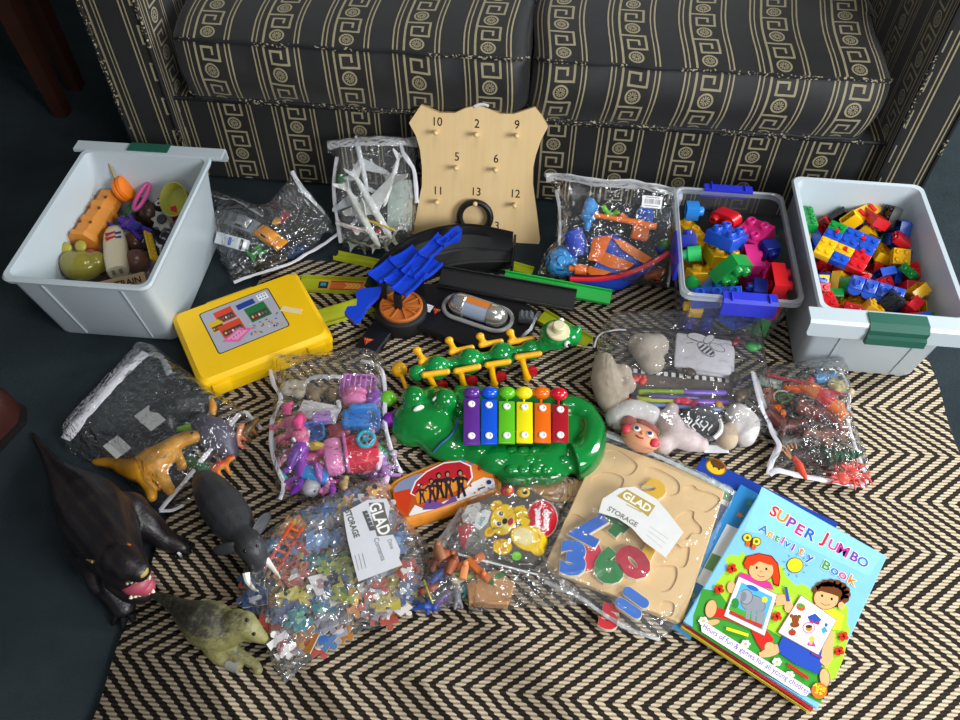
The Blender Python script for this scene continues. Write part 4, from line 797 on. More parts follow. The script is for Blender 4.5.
# lower layer of made-up prop boxes, added to hold up the toys
for px, py, c, lbl, sz in ((95, 275, '6f5a44', 'added brown prop box under the see-through critter', (.07, .05, .045)), (150, 232, '2a2d38', 'added dark grey prop box under the navy cloth', (.06, .1, .04)), (115, 205, '8a7a60', 'added tan prop box below the orange disc', (.09, .05, .05))):
    t = thing('prop_box', lbl+INB, 'toy', Fr((0, 0, .036)), px, py, 0, rz=.2)
    b = MB(); b.box((0, 0, 0), sz, .006); one(b, 'box', plas(c, .5), t); b = MB(); b.box((0, 0, sz[2]/2), (sz[0]*.8, sz[1]*.8, .006), .002); one(b, 'lid', plas(c, .4), t)
# ================================================================ race track pieces
def arcw(pts, h): return [RUG.at(x, y, h) for x, y in pts]
BLK = plas('0d0d0f', .6, bmp=.1); BLK2 = plas('151518', .3); LIME = plas('a3ac1c', .42); LIME2 = plas('b9c22a', .4); GRT = plas('18b544', .4); BLU = plas('103fc4', .38)
def track(name, label, p0, p1, w, h, mat, roll=0, lift=0, walls=.007, parts=None):
    a = FL.at(p0[0], p0[1], h); c = FL.at(p1[0], p1[1], h+lift); d = c-a; L = d.length; m = (a+c)/2
    x = d.normalized(); y = Vector((0, 0, 1)).cross(x).normalized(); z = x.cross(y)
    M = Matrix(((x.x, y.x, z.x, m.x), (x.y, y.y, z.y, m.y), (x.z, y.z, z.z, m.z), (0, 0, 0, 1))) @ Rx(roll)
    t = empty(name, M, label, 'toy track'); b = MB(); s = .0022
    pr = [(-w/2, -s), (w/2, -s), (w/2, walls), (w/2-s, walls), (w/2-s*1.2, 0), (-w/2+s*1.2, 0), (-w/2+s, walls), (-w/2, walls)]
    b.loft([[(xx, yy, zz) for yy, zz in pr] for xx in (-L/2, L/2)]); o = b.build('lane', mat, t, 30); fixn(o); return t, L
track('track_piece', 'short lime green track strip behind the black curved track, below the planes bag', (336, 256), (382, 266), .03, .006, LIME2, roll=-.3)
t, L = track('track_piece', 'olive yellow track strip with a red flame arrow sticker', (300, 284), (371, 287), .042, RZ+.003, LIME)
d = Dr(.0004); d.M = T(.012, 0, 0)
d.poly(rr(.098, .03, .003), 'd9a43a').rect(-.038, 0, .02, .02, '173038').rect(-.038, .002, .012, .01, '3b8fa8').rect(.012, 0, .07, .026, 'a02a1a').rect(.012, 0, .07, .02, 'df7038')
for i in range(4): d.poly([(.006+i*.008, -.008), (.012+i*.008, -.008), (.02+i*.008, 0), (.012+i*.008, .008), (.006+i*.008, .008), (.014+i*.008, 0)], 'f5c04c')
d.build('sticker', t)
track('track_piece', 'lime yellow track strip running under the blue hook, beside the carry case', (312, 322), (372, 304), .04, RZ+.003, LIME2, roll=.15)
track('track_piece', 'yellow green track strip half under the caterpillar head at the right', (540, 316), (588, 344), .036, RZ+.003, LIME)
track('track_piece', 'stub of lime yellow track behind the black curve, right of the number board', (500, 264), (532, 273), .026, .006, LIME)
track('track_piece', 'bright green track strip sticking out behind the black straight', (504, 278), (611, 298), .032, RZ+.016, GRT, roll=.35)
# black straight channel
t, L = track('track_straight', 'black straight track channel in front of the green strip', (440, 277), (575, 301), .046, RZ+.03, BLK, roll=.55, walls=.012)
b = MB(); b.box((L/2-.012, 0, -.014), (.02, .03, .022), .003); b.box((-L/2+.03, 0, -.014), (.02, .03, .022), .003); b.build('support', BLK, t)
b = MB(); b.box((0, -.02, .0125), (L*.98, .003, .004), .001); b.build('rim', BLK2, t)
# black banked curve
outer = spline([(366, 288), (374, 271), (390, 254), (410, 240), (435, 231), (470, 227), (513, 235)], 6)
inner = spline([(395, 302), (402, 293), (412, 284), (425, 276), (443, 269), (472, 264), (514, 263)], 6)
t = empty('track_curve', T(*RUG.at(440, 260)), 'black banked track curve below the number board', 'toy track'); o_ = t.matrix_basis.translation
b = MB(); n = len(outer)
def cv(i, k):
    a = FL.at(outer[i].x, outer[i].y, .078); c = FL.at(inner[i].x, inner[i].y, .03); return a, c
rows = [(0, .0, -.055), (0, -.01, .004), (0, .0, .006), (.06, 0, .002), (.09, 0, -.012), (.42, 0, -.014), (.46, 0, -.011), (.5, 0, -.014), (.9, 0, -.008), (.93, 0, .002), (1, 0, .003), (1.0, 0, -.018)]
loops = []
for i in range(n):
    a, c = cv(i, 0); loops.append([tuple(a.lerp(c, u)+Vector((0, 0, dz))-o_) for u, _, dz in rows])
b.loft(loops, True, True); fixn(b.build('curve', BLK, t, 35))
b = MB(); b.tube([cv(i, 0)[0]-o_+Vector((0, 0, .006)) for i in range(n)], .003, 6); b.build('rim', BLK2, t)
e = cv(n-1, 0); b = MB(); m_ = (e[0]+e[1])/2-o_; b.box((m_.x, m_.y, m_.z-.012), (.006, .1, .02), .002); b.build('end_bracket', BLK2, t)
# launcher: black base, orange dial, silver capsule
MLN = T(*RUG.at(455, 318)); ln = empty('track_launcher', MLN, 'black track launcher with an orange dial and a silver capsule', 'toy track'); li = MLN.inverted()
def lc(px, py, h): v = li @ RUG.at(px, py, h); return (v.x, v.y)
b = MB(); pl_ = [lc(*p, .02) for p in ((372, 300), (384, 314), (398, 326), (420, 328), (440, 335), (462, 346), (490, 350), (515, 345), (532, 330), (540, 312), (520, 300), (480, 292), (440, 284), (400, 284), (380, 288))]
b.prism(pl_, .001, .024, None, .006); fixn(b.build('base', BLK2, ln, 30))
cx, cy = lc(401, 305, .04)
b = MB(); b.lathe([(.055, .0), (.057, .012), (.052, .03), (.046, .034)], 36, T(cx, cy, 0)); b.build('dial_housing', BLK, ln, 35)
b = MB(); b.lathe([(.044, .03), (.044, .039), (.042, .041), (.0385, .041), (.038, .0385)], 36, T(cx, cy, 0))
b.box((cx, cy, .0395), (.078, .009, .004), .001, None); b.box((cx, cy-.008, .0405), (.07, .003, .003), .001)
for a in (.6, 1.2, 2.0, 2.6): b.box((0, 0, 0), (.034, .004, .003), .001, T(cx, cy, .040) @ Rz(a) @ T(.022, 0, 0)); b.box((0, 0, 0), (.034, .004, .003), .001, T(cx, cy, .040) @ Rz(a+PI) @ T(.022, 0, 0))
b.build('dial', plas('b5621f', .6), ln, 30)
q_ = [lc(*p, .015) for p in ((379, 314), (398, 325), (374, 356), (355, 346))]; b = MB(); b.prism(q_[::-1], .004, .018, None, .004); fixn(b.build('ramp_foot', BLK2, ln, 30))
def logo(px, py, h, s, words):
    d = Dr(h+.0004); x, y = lc(px, py, h); d.M = T(x, y, 0) @ Rz(-.35)
    d.poly([(-s, s*.5), (s, s*.9), (s*.2, -s)], 'b02618'); d.poly([(-s*.6, s*.4), (s*.7, s*.65), (s*.15, -s*.5)], 'e0a050')
    for k in (-.3, .1, .5): d.line([(k*s-.1*s, s*.5), (k*s*.5+.08*s, -s*.25)], s*.14, '30100c')
    if words:
        d.rect(-s*1.7, 0, s*1.5, s*1.9, 'e6e8ee')
        for k in (-.5, 0, .5): d.rect(-s*1.65, k*s, s*.7, s*.1, '8a8e9a')
    d.build('logo', ln)
logo(367, 341, .0182, .011, False); logo(436, 311, .0246, .010, True)
a = lc(451, 303, .03); c = lc(505, 321, .03); ang = math.atan2(c[1]-a[1], c[0]-a[0]); Lc = math.dist(a, c); MC2 = T((a[0]+c[0])/2, (a[1]+c[1])/2, .028) @ Rz(ang)
CHR = plas('dcdad6', .22, .85, var=.02); GREY = plas('8e8f8d', .45)
b = MB(); b.tube([(x*1.0, y*1.0, 0) for x, y in rr(Lc+.026, .064, .031, 8)], .0045, 8, closed=True, M=MC2); b.build('capsule_frame', GREY, ln)
for s in (-1, 1):
    b = MB(); pr = [(.0235*math.cos(k), .0235*math.sin(k)*1.1) for k in (i*PI/16 for i in range(9))]
    b.lathe([(.022, -.012), (.0238, -.010), (.0238, -.004)]+pr, 24, MC2 @ T(s*(Lc/2-.022), 0, .008) @ Ry(s*PI/2)); b.build('capsule_cap', CHR, ln)
b = MB(); b.cyl((-Lc/2+.03, 0, .008), (Lc/2-.03, 0, .008), .0215, n=24, M=MC2); b.build('capsule_tube', plas('9aa6bb', .15), ln)
b = MB()
for k in range(7):
    t0 = 1.0+k*.13; t1 = t0+.13
    b.add([(xx, .0222*math.cos(t), .008+.0222*math.sin(t)) for xx in (-Lc/2+.034, Lc/2-.034) for t in (t0, t1)], [(0, 1, 3, 2)], MC2)
b.build('capsule_label', plas('c8732e', .4), ln)
x, y = lc(526, 318, .03); b = MB(); b.box((x, y, .032), (.03, .022, .018), .004, None)
for k in range(3): b.box((x-.009+k*.009, y, .042), (.004, .018, .004), .001)
b.build('switch', plas('63686e', .4), ln)
x, y = lc(462, 334, .01); b = MB(); b.box((0, 0, 0), (.09, .02, .014), .004, T(x, y+.004, .016) @ Rz(-.4)); b.build('button_bar', plas('1c1c4a', .4), ln)
# blue stepped lanes
MBT = T(*RUG.at(405, 268, .0)); bt = empty('track_ramp', MBT, 'bright blue stepped multi-lane track ramp lying across the black curve', 'toy track'); bi = MBT.inverted()
def lane(nm, p0, p1, h0, h1, w, th=.003):
    a = bi @ RUG.at(p0[0], p0[1], h0); c = bi @ RUG.at(p1[0], p1[1], h1); d_ = c-a; L = d_.length; x = d_.normalized(); y = Vector((0, 0, 1)).cross(x).normalized(); z = x.cross(y); m = (a+c)/2
    M = Matrix(((x.x, y.x, z.x, m.x), (x.y, y.y, z.y, m.y), (x.z, y.z, z.z, m.z), (0, 0, 0, 1)))
    b = MB(); s = .0024
    pr = [(-w/2, -s), (w/2, -s), (w/2, .006), (w/2-s, .006), (w/2-s, 0), (-w/2+s, 0), (-w/2+s, .006), (-w/2, .006)]
    nn = 7; b.loft([[(-L/2+L*k/nn, yy, zz+.004*(k/nn-.5)**2*4) for yy, zz in pr] for k in range(nn+1)], M=M); fixn(b.build(nm, BLU, bt, 30))
lane('lane', (374, 280), (397, 263), .082, .086, .036); lane('lane', (394, 266), (418, 252), .088, .092, .034); lane('lane', (388, 285), (408, 270), .084, .086, .026)
lane('lane', (399, 294), (421, 272), .086, .09, .036); lane('lane', (418, 277), (437, 262), .088, .09, .034); lane('lane', (408, 276), (426, 256), .09, .096, .034); lane('lane', (424, 258), (444, 238), .098, .1, .03); lane('lane', (440, 246), (457, 233), .1, .1, .022)
b = MB()
def bp(px, py, h): return tuple(bi @ RUG.at(px, py, h))
b.prism([bp(*p, .08)[:2] for p in ((361, 287), (381, 285), (378, 294), (366, 306), (360, 317), (354, 320), (344, 311), (347, 305), (356, 304), (357, 297), (355, 291))][::-1], .066, .076); fixn(b.build('hook', BLU, bt, 30))
b = MB(); b.prism([bp(*p, .1)[:2] for p in ((450, 230), (458, 226), (462, 230), (459, 239), (452, 240))][::-1], .09, .102); fixn(b.build('hook', BLU, bt, 30))
for px, py in ((382, 290), (398, 300), (420, 268)):
    x, y, z = bp(px, py, .06); b = MB(); b.box((x, y, z-.01), (.016, .012, .06), .002); b.build('post', BLK, bt)

# ================================================================ caterpillar pull toy
CGR = plas('0b8a3e', .14, coat=.5); CYE = plas('f0b010', .25, coat=.2); CRD = plas('b3121f', .3)
MCT = place(RUG, 480, 365, 0, (540, 352)); ct = empty('caterpillar_toy', MCT, 'green pull-along caterpillar toy with yellow legs and a cream hat', 'toy'); ci = MCT.inverted()
def cp(px, py, h): v = ci @ RUG.at(px, py, h); return Vector((v.x, v.y, h))
b = MB(); hb = .04
sp = spline([cp(414, 373, hb), cp(436, 368, hb), cp(470, 361, hb), cp(502, 355, hb), cp(532, 349, hb+.004), cp(547, 343, hb+.02), cp(556, 337, hb+.03)], 5)
b.tube(sp, [.010]+[.0125]*(len(sp)-9)+[.015]*4+[.018]*4, 14)
for px, py, r in ((417, 373, .017), (437, 368, .026), (470, 361, .027), (502, 355, .027), (531, 350, .022)): p = cp(px, py, hb); b.ell(p, (r*1.0, r*.9, r*1.0))
hp = cp(556, 335, hb+.03); b.ell(hp, (.033, .03, .03)); p = cp(570, 336, hb+.03); b.ell(p, (.023, .021, .02)); p = cp(578, 330, hb+.044); b.ell(p, (.009, .008, .009))
organic('body', b, CGR, ct, .0028, 4)
b = MB(); p = cp(558, 332, hb+.054); b.lathe([(.0215, 0), (.0225, .003), (.0215, .006), (.0125, .007), (.012, .02), (.010, .022), (.001, .0225)], 24, T(*p) @ Rx(.05)); b.build('hat', plas('d8cfa8', .4), ct, 35)
for s, px, py in ((1, 567, 344), (-1, 561, 321)):
    p = cp(px, py, hb+.036); b = MB(); b.ell(p, (.0065, .0065, .0065)); e = b.build('eye', plas('eeeeea', .2), ct)
    b = MB(); b.ell(p+Vector((.002, -.0045*s, .002)), (.0036,)*3); b.build('pupil', plas('0a0a0a', .2), e)
near = [((424, 375), (451, 371), (437, 392)), ((456, 371), (482, 366), (464, 387)), ((487, 365), (512, 361), (494, 384)), ((517, 357), (543, 353), (527, 378))]
far = [((421, 362), (440, 357), (417, 351)), ((451, 352), (475, 347), (449, 341)), ((481, 345), (504, 341), (480, 337)), ((510, 342), (536, 338), (510, 333))]
for k, (a, c, f) in enumerate(near+far):
    nr = k < 4; b = MB(); A = cp(*a, .054 if nr else .05); Cc = A.lerp(cp(*c, .054 if nr else .05), .86); Fp = cp(*f, .008 if nr else .056)
    if not nr: Fp.z = .058
    mid = A.lerp(Cc, .18); b.tube([A, A.lerp(Cc, .5), Cc], .0062, 10, flat=1); b.ell(A, .0064); b.ell(Cc, .0064)
    b.tube([mid, mid.lerp(Fp, .6), Fp], [.0066, .0062, .0072], 10); b.ell(Fp, (.009, .0075, .0075))
    organic('leg', b, CYE, ct, .002, 2)
for px, py in ((441, 386), (471, 381), (500, 377), (531, 372), (440, 366), (470, 359), (500, 354), (531, 349)):
    p = cp(px, py, .013); b = MB(); b.lathe([(.008, -.005), (.0125, -.004), (.0135, 0), (.0125, .004), (.008, .005)], 22, T(*p) @ Rx(PI/2)); b.build('wheel', CRD, ct)
b = MB(); b.tube([cp(577, 345, .035), cp(585, 347, .012), cp(597, 347.5, .003), cp(612, 349, .003)], .0011, 5); b.build('pull_string', fuzz('c9c2b4'), ct)

# ================================================================ crocodile xylophone
def K4(cx_, cy_): return (380+cx_/4, 340+cy_/4)
MX = place(RUG, 497, 430, 0, (560, 433)); xy = empty('crocodile_xylophone', MX, 'shiny green crocodile xylophone with six rainbow keys', 'toy instrument'); xi = MX.inverted()
def xp(cx_, cy_, h): v = xi @ RUG.at(*K4(cx_, cy_), h); return Vector((v.x, v.y, h))
XG = plas('067a30', .12, coat=.6, var=.1)
b = MB()
def E(cx_, cy_, h, rx, ry, rz, a=0): b.ell(xp(cx_, cy_, h), (rx, ry, rz), Rz(a))
bodyp = [xp(x, y, .0) for x, y in ((300, 215), (420, 222), (560, 235), (690, 240), (770, 255), (770, 380), (760, 440), (745, 500), (700, 545), (620, 568), (540, 560), (470, 530), (400, 490), (330, 478), (270, 450))]
b.prism([(p.x, p.y) for p in bodyp][::-1], .004, .03)
E(180, 330, .026, .062, .05, .03, -.3); E(130, 360, .022, .04, .034, .024, -.2); E(270, 400, .022, .06, .045, .024, -.4); E(220, 260, .03, .05, .04, .026)
for x, y in ((135, 235), (258, 245)): E(x, y, .05, .024, .024, .026)
for x, y, r in ((470, 480, .034), (560, 500, .044), (650, 490, .046), (705, 450, .034), (400, 440, .034)): E(x, y, .022, r*1.2, r, .022)
E(95, 370, .036, .007, .007, .006)
tl = spline([xp(x, y, .02) for x, y in ((720, 270), (780, 275), (830, 310), (850, 370), (835, 440), (800, 480), (770, 490))], 6); b.tube(tl, [.024]*12+[.022+.0006*i for i in range(len(tl)-12)], 14)
E(775, 488, .02, .023, .023, .021); E(780, 360, .016, .04, .05, .016)
for k in range(10): t_ = tl[6+k*2] if 6+k*2 < len(tl) else tl[-1]; b.ell(t_+Vector((.016*math.cos(k*.45+.9), -.016*math.sin(k*.45-.9), .006)), (.009, .009, .009))
organic('body', b, XG, xy, .0032, 4)
for x, y, a in ((155, 275, .5), (232, 235, .4)):
    b = MB(); b.ell((0, 0, 0), (.011, .0045, .008)); p = xp(x, y, .062 if x > 200 else .054); e = b.build('eye', plas('e9efe6', .25), xy); e.matrix_basis = T(*p) @ Rz(a)
b = MB(); b.tube(spline([xp(x, y, h) for x, y, h in ((215, 448, .036), (245, 415, .045), (280, 385, .047), (303, 350, .046), (310, 312, .05))], 5), .0022, 6); b.build('mouth_line', plas('1c4f86', .4), xy)
# small scales on the belly
for x, y in [(480+i*46+(j % 2)*22, 445+j*36) for j in range(3) for i in range(6) if not (j == 2 and i in (0, 5))]:
    b = MB(); b.ell(xp(x, y, .0375-.003*abs(x-600)/120), (.014, .011, .0075), Rz(.2), 10, 7); b.build('scale', XG, xy)
b = MB(); b.box(((xp(350, 330, .045).x+xp(740, 330, .045).x)/2, xp(545, 330, .045).y, .042), (abs(xp(740, 330, .045).x-xp(350, 330, .045).x)+.01, .05, .016), .004, Rz(0)); b.build('key_rail', XG, xy)
keys = [('purple', '5d2a8c', 366, 235, 420, 368), ('blue', '0d52d0', 436, 240, 418, 437), ('green', '5cba1e', 507, 247, 415, 508), ('yellow', 'ecdf10', 578, 250, 413, 576), ('orange', 'ea6a0c', 650, 255, 412, 645), ('red', 'a81524', 721, 262, 410, 715)]
for nm, c, x, y0, y1, xb in keys:
    p = xp(x, y0, .058); q2 = xp(x, y1, .058); w = (xp(x+32, y0, .058)-xp(x-32, y0, .058)).length; L = (p-q2).length; m = (p+q2)/2; a = math.atan2(p.y-q2.y, p.x-q2.x)-PI/2
    b = MB(); b.box((0, 0, 0), (w, L, .005), .0015); k_ = b.build('key', plas(c, .22, coat=.3), xy); k_.matrix_basis = T(*m) @ Rz(a); k_['label'] = nm+' key'
    for s in (.36, -.33): b = MB(); b.lathe([(.0066, .002), (.0066, .0045), (.004, .0055), (.0035, .004), (.001, .004)], 16); e = b.build('screw', plas('f2f2ee', .3), k_); e.matrix_basis = T(0, L*s, 0)
    p = xp(xb, 212 if nm != 'red' else 216, .058); b = MB(); b.ell((0, 0, 0), (.0165, .0125, .0115), None, 18, 11); b.box((0, -.016, -.004), (.004, .014, .004), .001); e = b.build('button', plas(c if nm != 'red' else 'd0142a', .2, coat=.3), xy); e.matrix_basis = T(*p) @ Rz(a); e['label'] = nm+' dome button'
ml = thing('xylophone_mallet', 'yellow ball ended mallet lying left of the crocodile xylophone', 'mallet', RUG, 400, 375, .0, to=(408, 396))
b = MB(); b.ell((0, 0, .016), .0155, None, 20, 13); b.build('head', CYE, ml); b = MB(); b.tube([(.01, 0, .016), (.03, 0, .013), (.075, 0, .006)], [.0045, .004, .004], 8); b.build('handle', CYE, ml)
# ================================================================ pencil case
def hinv(M): return M.inverted()
def sheet(poly, hf, step, jitter=0, rnd=None):
    """triangulated sheet over a flat outline (x,y), lifted by hf(x,y,edge distance)"""
    pts = [Vector(p) for p in poly]; rn = rnd or random.Random(5)
    dense = []
    for i in range(len(pts)):
        a, c = pts[i], pts[(i+1) % len(pts)]; k = max(1, int((c-a).length/step)); dense += [a.lerp(c, j/k) for j in range(k)]
    x0, x1 = min(p.x for p in pts), max(p.x for p in pts); y0, y1 = min(p.y for p in pts), max(p.y for p in pts)
    def edist(p):
        m = 9
        for i in range(len(pts)):
            a, c = pts[i], pts[(i+1) % len(pts)]; ab = c-a; t = max(0, min(1, (p-a).dot(ab)/max(1e-9, ab.length_squared))); m = min(m, (p-a-ab*t).length)
        return m
    def inside(p):
        c = False
        for i in range(len(pts)):
            a, d = pts[i], pts[(i+1) % len(pts)]
            if (a.y > p.y) != (d.y > p.y) and p.x < (d.x-a.x)*(p.y-a.y)/(d.y-a.y)+a.x: c = not c
        return c
    ins = []; y = y0; r = 0
    while y < y1:
        x = x0+(step/2 if r % 2 else 0)
        while x < x1:
            p = Vector((x+rn.uniform(-jitter, jitter)*step, y+rn.uniform(-jitter, jitter)*step))
            if inside(p) and edist(p) > step*.45: ins.append(p)
            x += step
        y += step*.87; r += 1
    n = len(dense); vs, ed, fs, *_ = delaunay_2d_cdt(dense+ins, [(i, (i+1) % n) for i in range(n)], [], 1, 1e-6)
    return [(v.x, v.y, hf(v.x, v.y, edist(v))) for v in vs], [list(f) for f in fs]
def Kp(cx_, cy_): return (385+cx_/8, 445+cy_/8)
MP = place(RUG, 445, 490, 0, (490, 470)); pcs = empty('pencil_case', MP, 'puffy pencil case with yellow piping and a printed group of figures', 'pencil case'); pi_ = MP.inverted()
def pq(cx_, cy_, h=.02): v = pi_ @ RUG.at(*Kp(cx_, cy_), h); return Vector((v.x, v.y))
out = spline([pq(*p) for p in ((45, 330), (100, 265), (230, 205), (450, 120), (640, 60), (735, 52), (810, 90), (860, 165), (908, 255), (925, 385), (905, 400), (640, 490), (400, 570), (140, 640), (120, 620), (90, 540), (55, 440))], 3, True); out = [Vector((p.x, p.y)) for p in out]
HP = .026
def hcase(x, y, d): return .003+(HP-.003)*min(1, (1-(1-min(1, d/.016))**2)**.5)
vs, fs = sheet(out, hcase, .006)
b = MB(); b.add(vs, fs); b.add([(x, y, .001) for x, y, z in vs], [f[::-1] for f in fs])
n_ = len(out); b.loft([[(p.x, p.y, .001) for p in out], [(p.x, p.y, .004) for p in out]], False, False)
fixn(b.build('body', plas('d8862a', .3, coat=.3), pcs, 60))
tp = spline([pq(*p, .022) for p in ((125, 640), (60, 450), (45, 330), (100, 265), (230, 205), (450, 120), (640, 60), (735, 52), (810, 90), (860, 165), (908, 255), (925, 385))], 4)
b = MB(); b.tube([(p.x, p.y, .012) for p in tp], .0035, 8); b.build('piping', plas('f3b317', .35), pcs)
d = Dr(HP+.0002)
def PL(pts, c): d.poly([pq(*p, HP+RZ*0) for p in pts], c)
def EL(x, y, rx, ry, c, a=0):
    d.poly([pq(x+rx*math.cos(t)*math.cos(a)-ry*math.sin(t)*math.sin(a), y+rx*math.cos(t)*math.sin(a)+ry*math.sin(t)*math.cos(a), HP) for t in (2*PI*k/20 for k in range(20))], c)
PL(((60, 340), (110, 285), (240, 225), (460, 140), (640, 80), (730, 72), (795, 105), (842, 180), (880, 262), (885, 345), (640, 432), (400, 515), (150, 580), (105, 520), (70, 440)), 'b4501e')
PL(((70, 350), (115, 295), (230, 240), (300, 225), (230, 330), (200, 400), (90, 420)), '7c87a3'); PL(((70, 380), (200, 350), (215, 410), (180, 560), (110, 510)), 'c23a16')
PL(((560, 112), (640, 85), (700, 80), (640, 150)), '5a7db8'); PL(((640, 130), (730, 80), (790, 108), (838, 185), (870, 262), (700, 300)), 'd9782a'); EL(770, 160, 22, 50, 'b02a1c', .5); EL(700, 130, 20, 45, '8a6aa0', .7)
PL(((200, 390), (240, 290), (330, 210), (470, 140), (600, 125), (690, 165), (705, 260), (660, 330), (420, 400), (240, 410)), 'e9e2dc'); PL(((212, 385), (250, 295), (335, 218), (472, 150), (598, 136), (678, 172), (692, 258), (640, 330), (420, 400), (245, 405)), 'b5202c')
PL(((240, 405), (300, 330), (640, 240), (660, 330), (420, 430), (260, 470)), 'd98a2a')
PL(((190, 560), (240, 480), (330, 520), (480, 450), (600, 400), (700, 300), (790, 260), (870, 270), (885, 345), (640, 432), (400, 515), (200, 568)), 'e6e0de'); PL(((300, 520), (340, 430), (470, 470), (560, 400), (580, 450), (400, 515)), '6b4a8a')
rn = random.Random(2)
for k in range(24): EL(rn.uniform(200, 860), rn.uniform(300, 330)+abs(rn.gauss(0, 40)), 10, 7, rn.choice(['f2ece8', 'e8b060', 'd06a2a'])); d.z -= d.dz
for x, y, s, c in ((290, 330, .8, '3c2430'), (370, 290, 1, '41202c'), (430, 245, 1.1, '2e1c28'), (500, 235, 1.1, '33222e'), (600, 225, 1.15, '241c2a')):
    EL(x, y, 20*s, 24*s, '2a1a18'); EL(x+2, y+5, 12*s, 15*s, 'b8805a'); PL(((x-28*s, y+28*s), (x+28*s, y+24*s), (x+24*s, y+95*s), (x-14*s, y+100*s)), c)
    PL(((x-14*s, y+95*s), (x+6*s, y+95*s), (x-2*s, y+175*s), (x-18*s, y+178*s)), c); PL(((x+4*s, y+95*s), (x+24*s, y+92*s), (x+46*s, y+160*s), (x+30*s, y+170*s)), c)
    PL(((x-28*s, y+28*s), (x-18*s, y+45*s), (x-48*s, y+70*s), (x-54*s, y+58*s)), c); PL(((x+26*s, y+26*s), (x+16*s, y+44*s), (x+52*s, y+56*s), (x+58*s, y+44*s)), c); EL(x+8*s, y+60*s, 8*s, 10*s, 'd9932a')
EL(832, 300, 20, 18, '26357c'); PL(((742, 352), (800, 332), (803, 342), (745, 362)), '3a3a46')
d.build('print', pcs, .2)

# ================================================================ books
def Kb(cx_, cy_): return (690+cx_/3.13, 480+cy_/3.13)
ZT = .036; BKF = Fr((0, 0, RZ+ZT))
def bookM(cor, z):
    P4 = [Fr((0, 0, z)).at(*p) for p in cor]; c = sum(P4, Vector())/4; x = ((P4[1]-P4[0])+(P4[2]-P4[3])).normalized()
    w = ((P4[1]-P4[0]).length+(P4[2]-P4[3]).length)/2; h = ((P4[0]-P4[3]).length+(P4[1]-P4[2]).length)/2
    return c, math.atan2(x.y, x.x), w, h
PAG = plas('e9e4d6', .7)
def book(name, label, c, a, w, h, z0, th, cover, spine=None):
    M = T(c.x, c.y, z0) @ Rz(a); t = empty(name, M, label, 'book')
    b = MB(); b.box((.001, 0, th/2), (w-.003, h-.004, th-.0014)); b.build('pages', PAG, t, 0)
    b = MB(); b.box((0, 0, th-.0005), (w, h, .001)); b.box((0, 0, .0005), (w, h, .001)); b.box((-w/2, 0, th/2), (.001, h, th)); b.build('cover', plas(cover, .22, coat=.3), t, 0)
    return t, M
c, a, w, h = bookM(((763, 486), (885.5, 557), (819, 708), (684, 623)), RZ+ZT)
# lower books, visible as offset edges
R3 = Matrix.Rotation(a, 3, 'Z'); off = lambda x, y: c+R3 @ Vector((x, y, 0))
fb = Fr((0, 0, RZ+.0085)); p0, p1 = fb.at(703, 457), fb.at(838, 523); ex_ = (p1-p0).normalized(); ey_ = Vector((ex_.y, -ex_.x, 0)); wb_ = (p1-p0).length; hb_ = .30
book('activity_book', 'dark blue book', p0+ex_*wb_/2+ey_*hb_/2, math.atan2(ex_.y, ex_.x), wb_, hb_, RZ+.0005, .008, '1d3f9a')
t, M = [o for o in S.objects if o.name == 'activity_book'][0], None
t['label'] = 'dark blue book at the bottom of the stack, round yellow picture in its corner'
d = Dr(.0085); ti = t.matrix_basis.inverted()
def tq(px, py): v = ti @ Fr((0, 0, RZ+.0085)).at(px, py); return (v.x, v.y)
def tp_(pts, c): d.poly([tq(*p) for p in pts], c)
tp_(((703, 494), (709, 478), (780, 513), (770, 530)), 'e4e9ee')
x, y = tq(716, 467); d.ell(x, y, .019, .017, '8a5a14').ell(x, y-.002, .016, .013, 'efb81c').ell(x, y+.006, .013, .008, '5b3413').ell(x-.004, y-.002, .002, .002, '1a1208').ell(x+.006, y-.002, .002, .002, '1a1208')
tp_(((724, 490), (748, 500), (742, 508), (720, 498)), '5a8a5a'); d.build('picture', t)
t, M = book('picture_book', 'light blue picture book with a white panel, peeping out left of the top book', off(-.032, -.0), a+.012, .212, .284, RZ+.009, .008, '2f86c4')
d = Dr(.0085); ti = M.inverted()
def tq(px, py): v = ti @ Fr((0, 0, RZ+.0175)).at(px, py); return (v.x, v.y)
tp_(((727, 524), (748, 533), (714, 592), (696, 582)), 'dfe6ec'); tp_(((712, 553), (722, 557), (713, 572), (704, 568)), '6d9a5c')
tp_(((694, 583), (716, 594), (690, 640), (672, 628)), '3a7fae')
for px, py in ((740, 515), (749, 503)): x, y = tq(px, py); d.poly(star(x, y, .007), ('c98a3a', '4aa870')[px > 745])
for px, py, cc_ in ((690, 596, '7fae4a'), (686, 606, '4a9a6a'), (698, 600, '8ab0c8'), (682, 618, 'b0a05a'), (692, 610, '5a88b0')): x, y = tq(px, py); d.ell(x, y, .009, .004, cc_, .9)
d.build('picture', t)
book('activity_book', 'thin yellow covered book, its edge showing under the top book', off(-.001, -.006), a-.006, .207, .288, RZ+.0175, .006, 'd8c43c')
book('activity_book', 'thin red covered book directly under the top book', off(.002, -.005), a-.014, .204, .286, RZ+.024, .006, 'c02a2a')
t, M = book('activity_book', 'light blue Super Jumbo Activity Book on top of the stack', c, a, w, h, RZ+.0305, ZT-.0305, '8fcdf0')
ti = M.inverted(); d = Dr(ZT-.0305+.0002)
def bq2(cx_, cy_): v = ti @ BKF.at(*Kb(cx_, cy_)); return Vector((v.x, v.y))
def PL(pts, c): d.poly([bq2(*p) for p in pts], c)
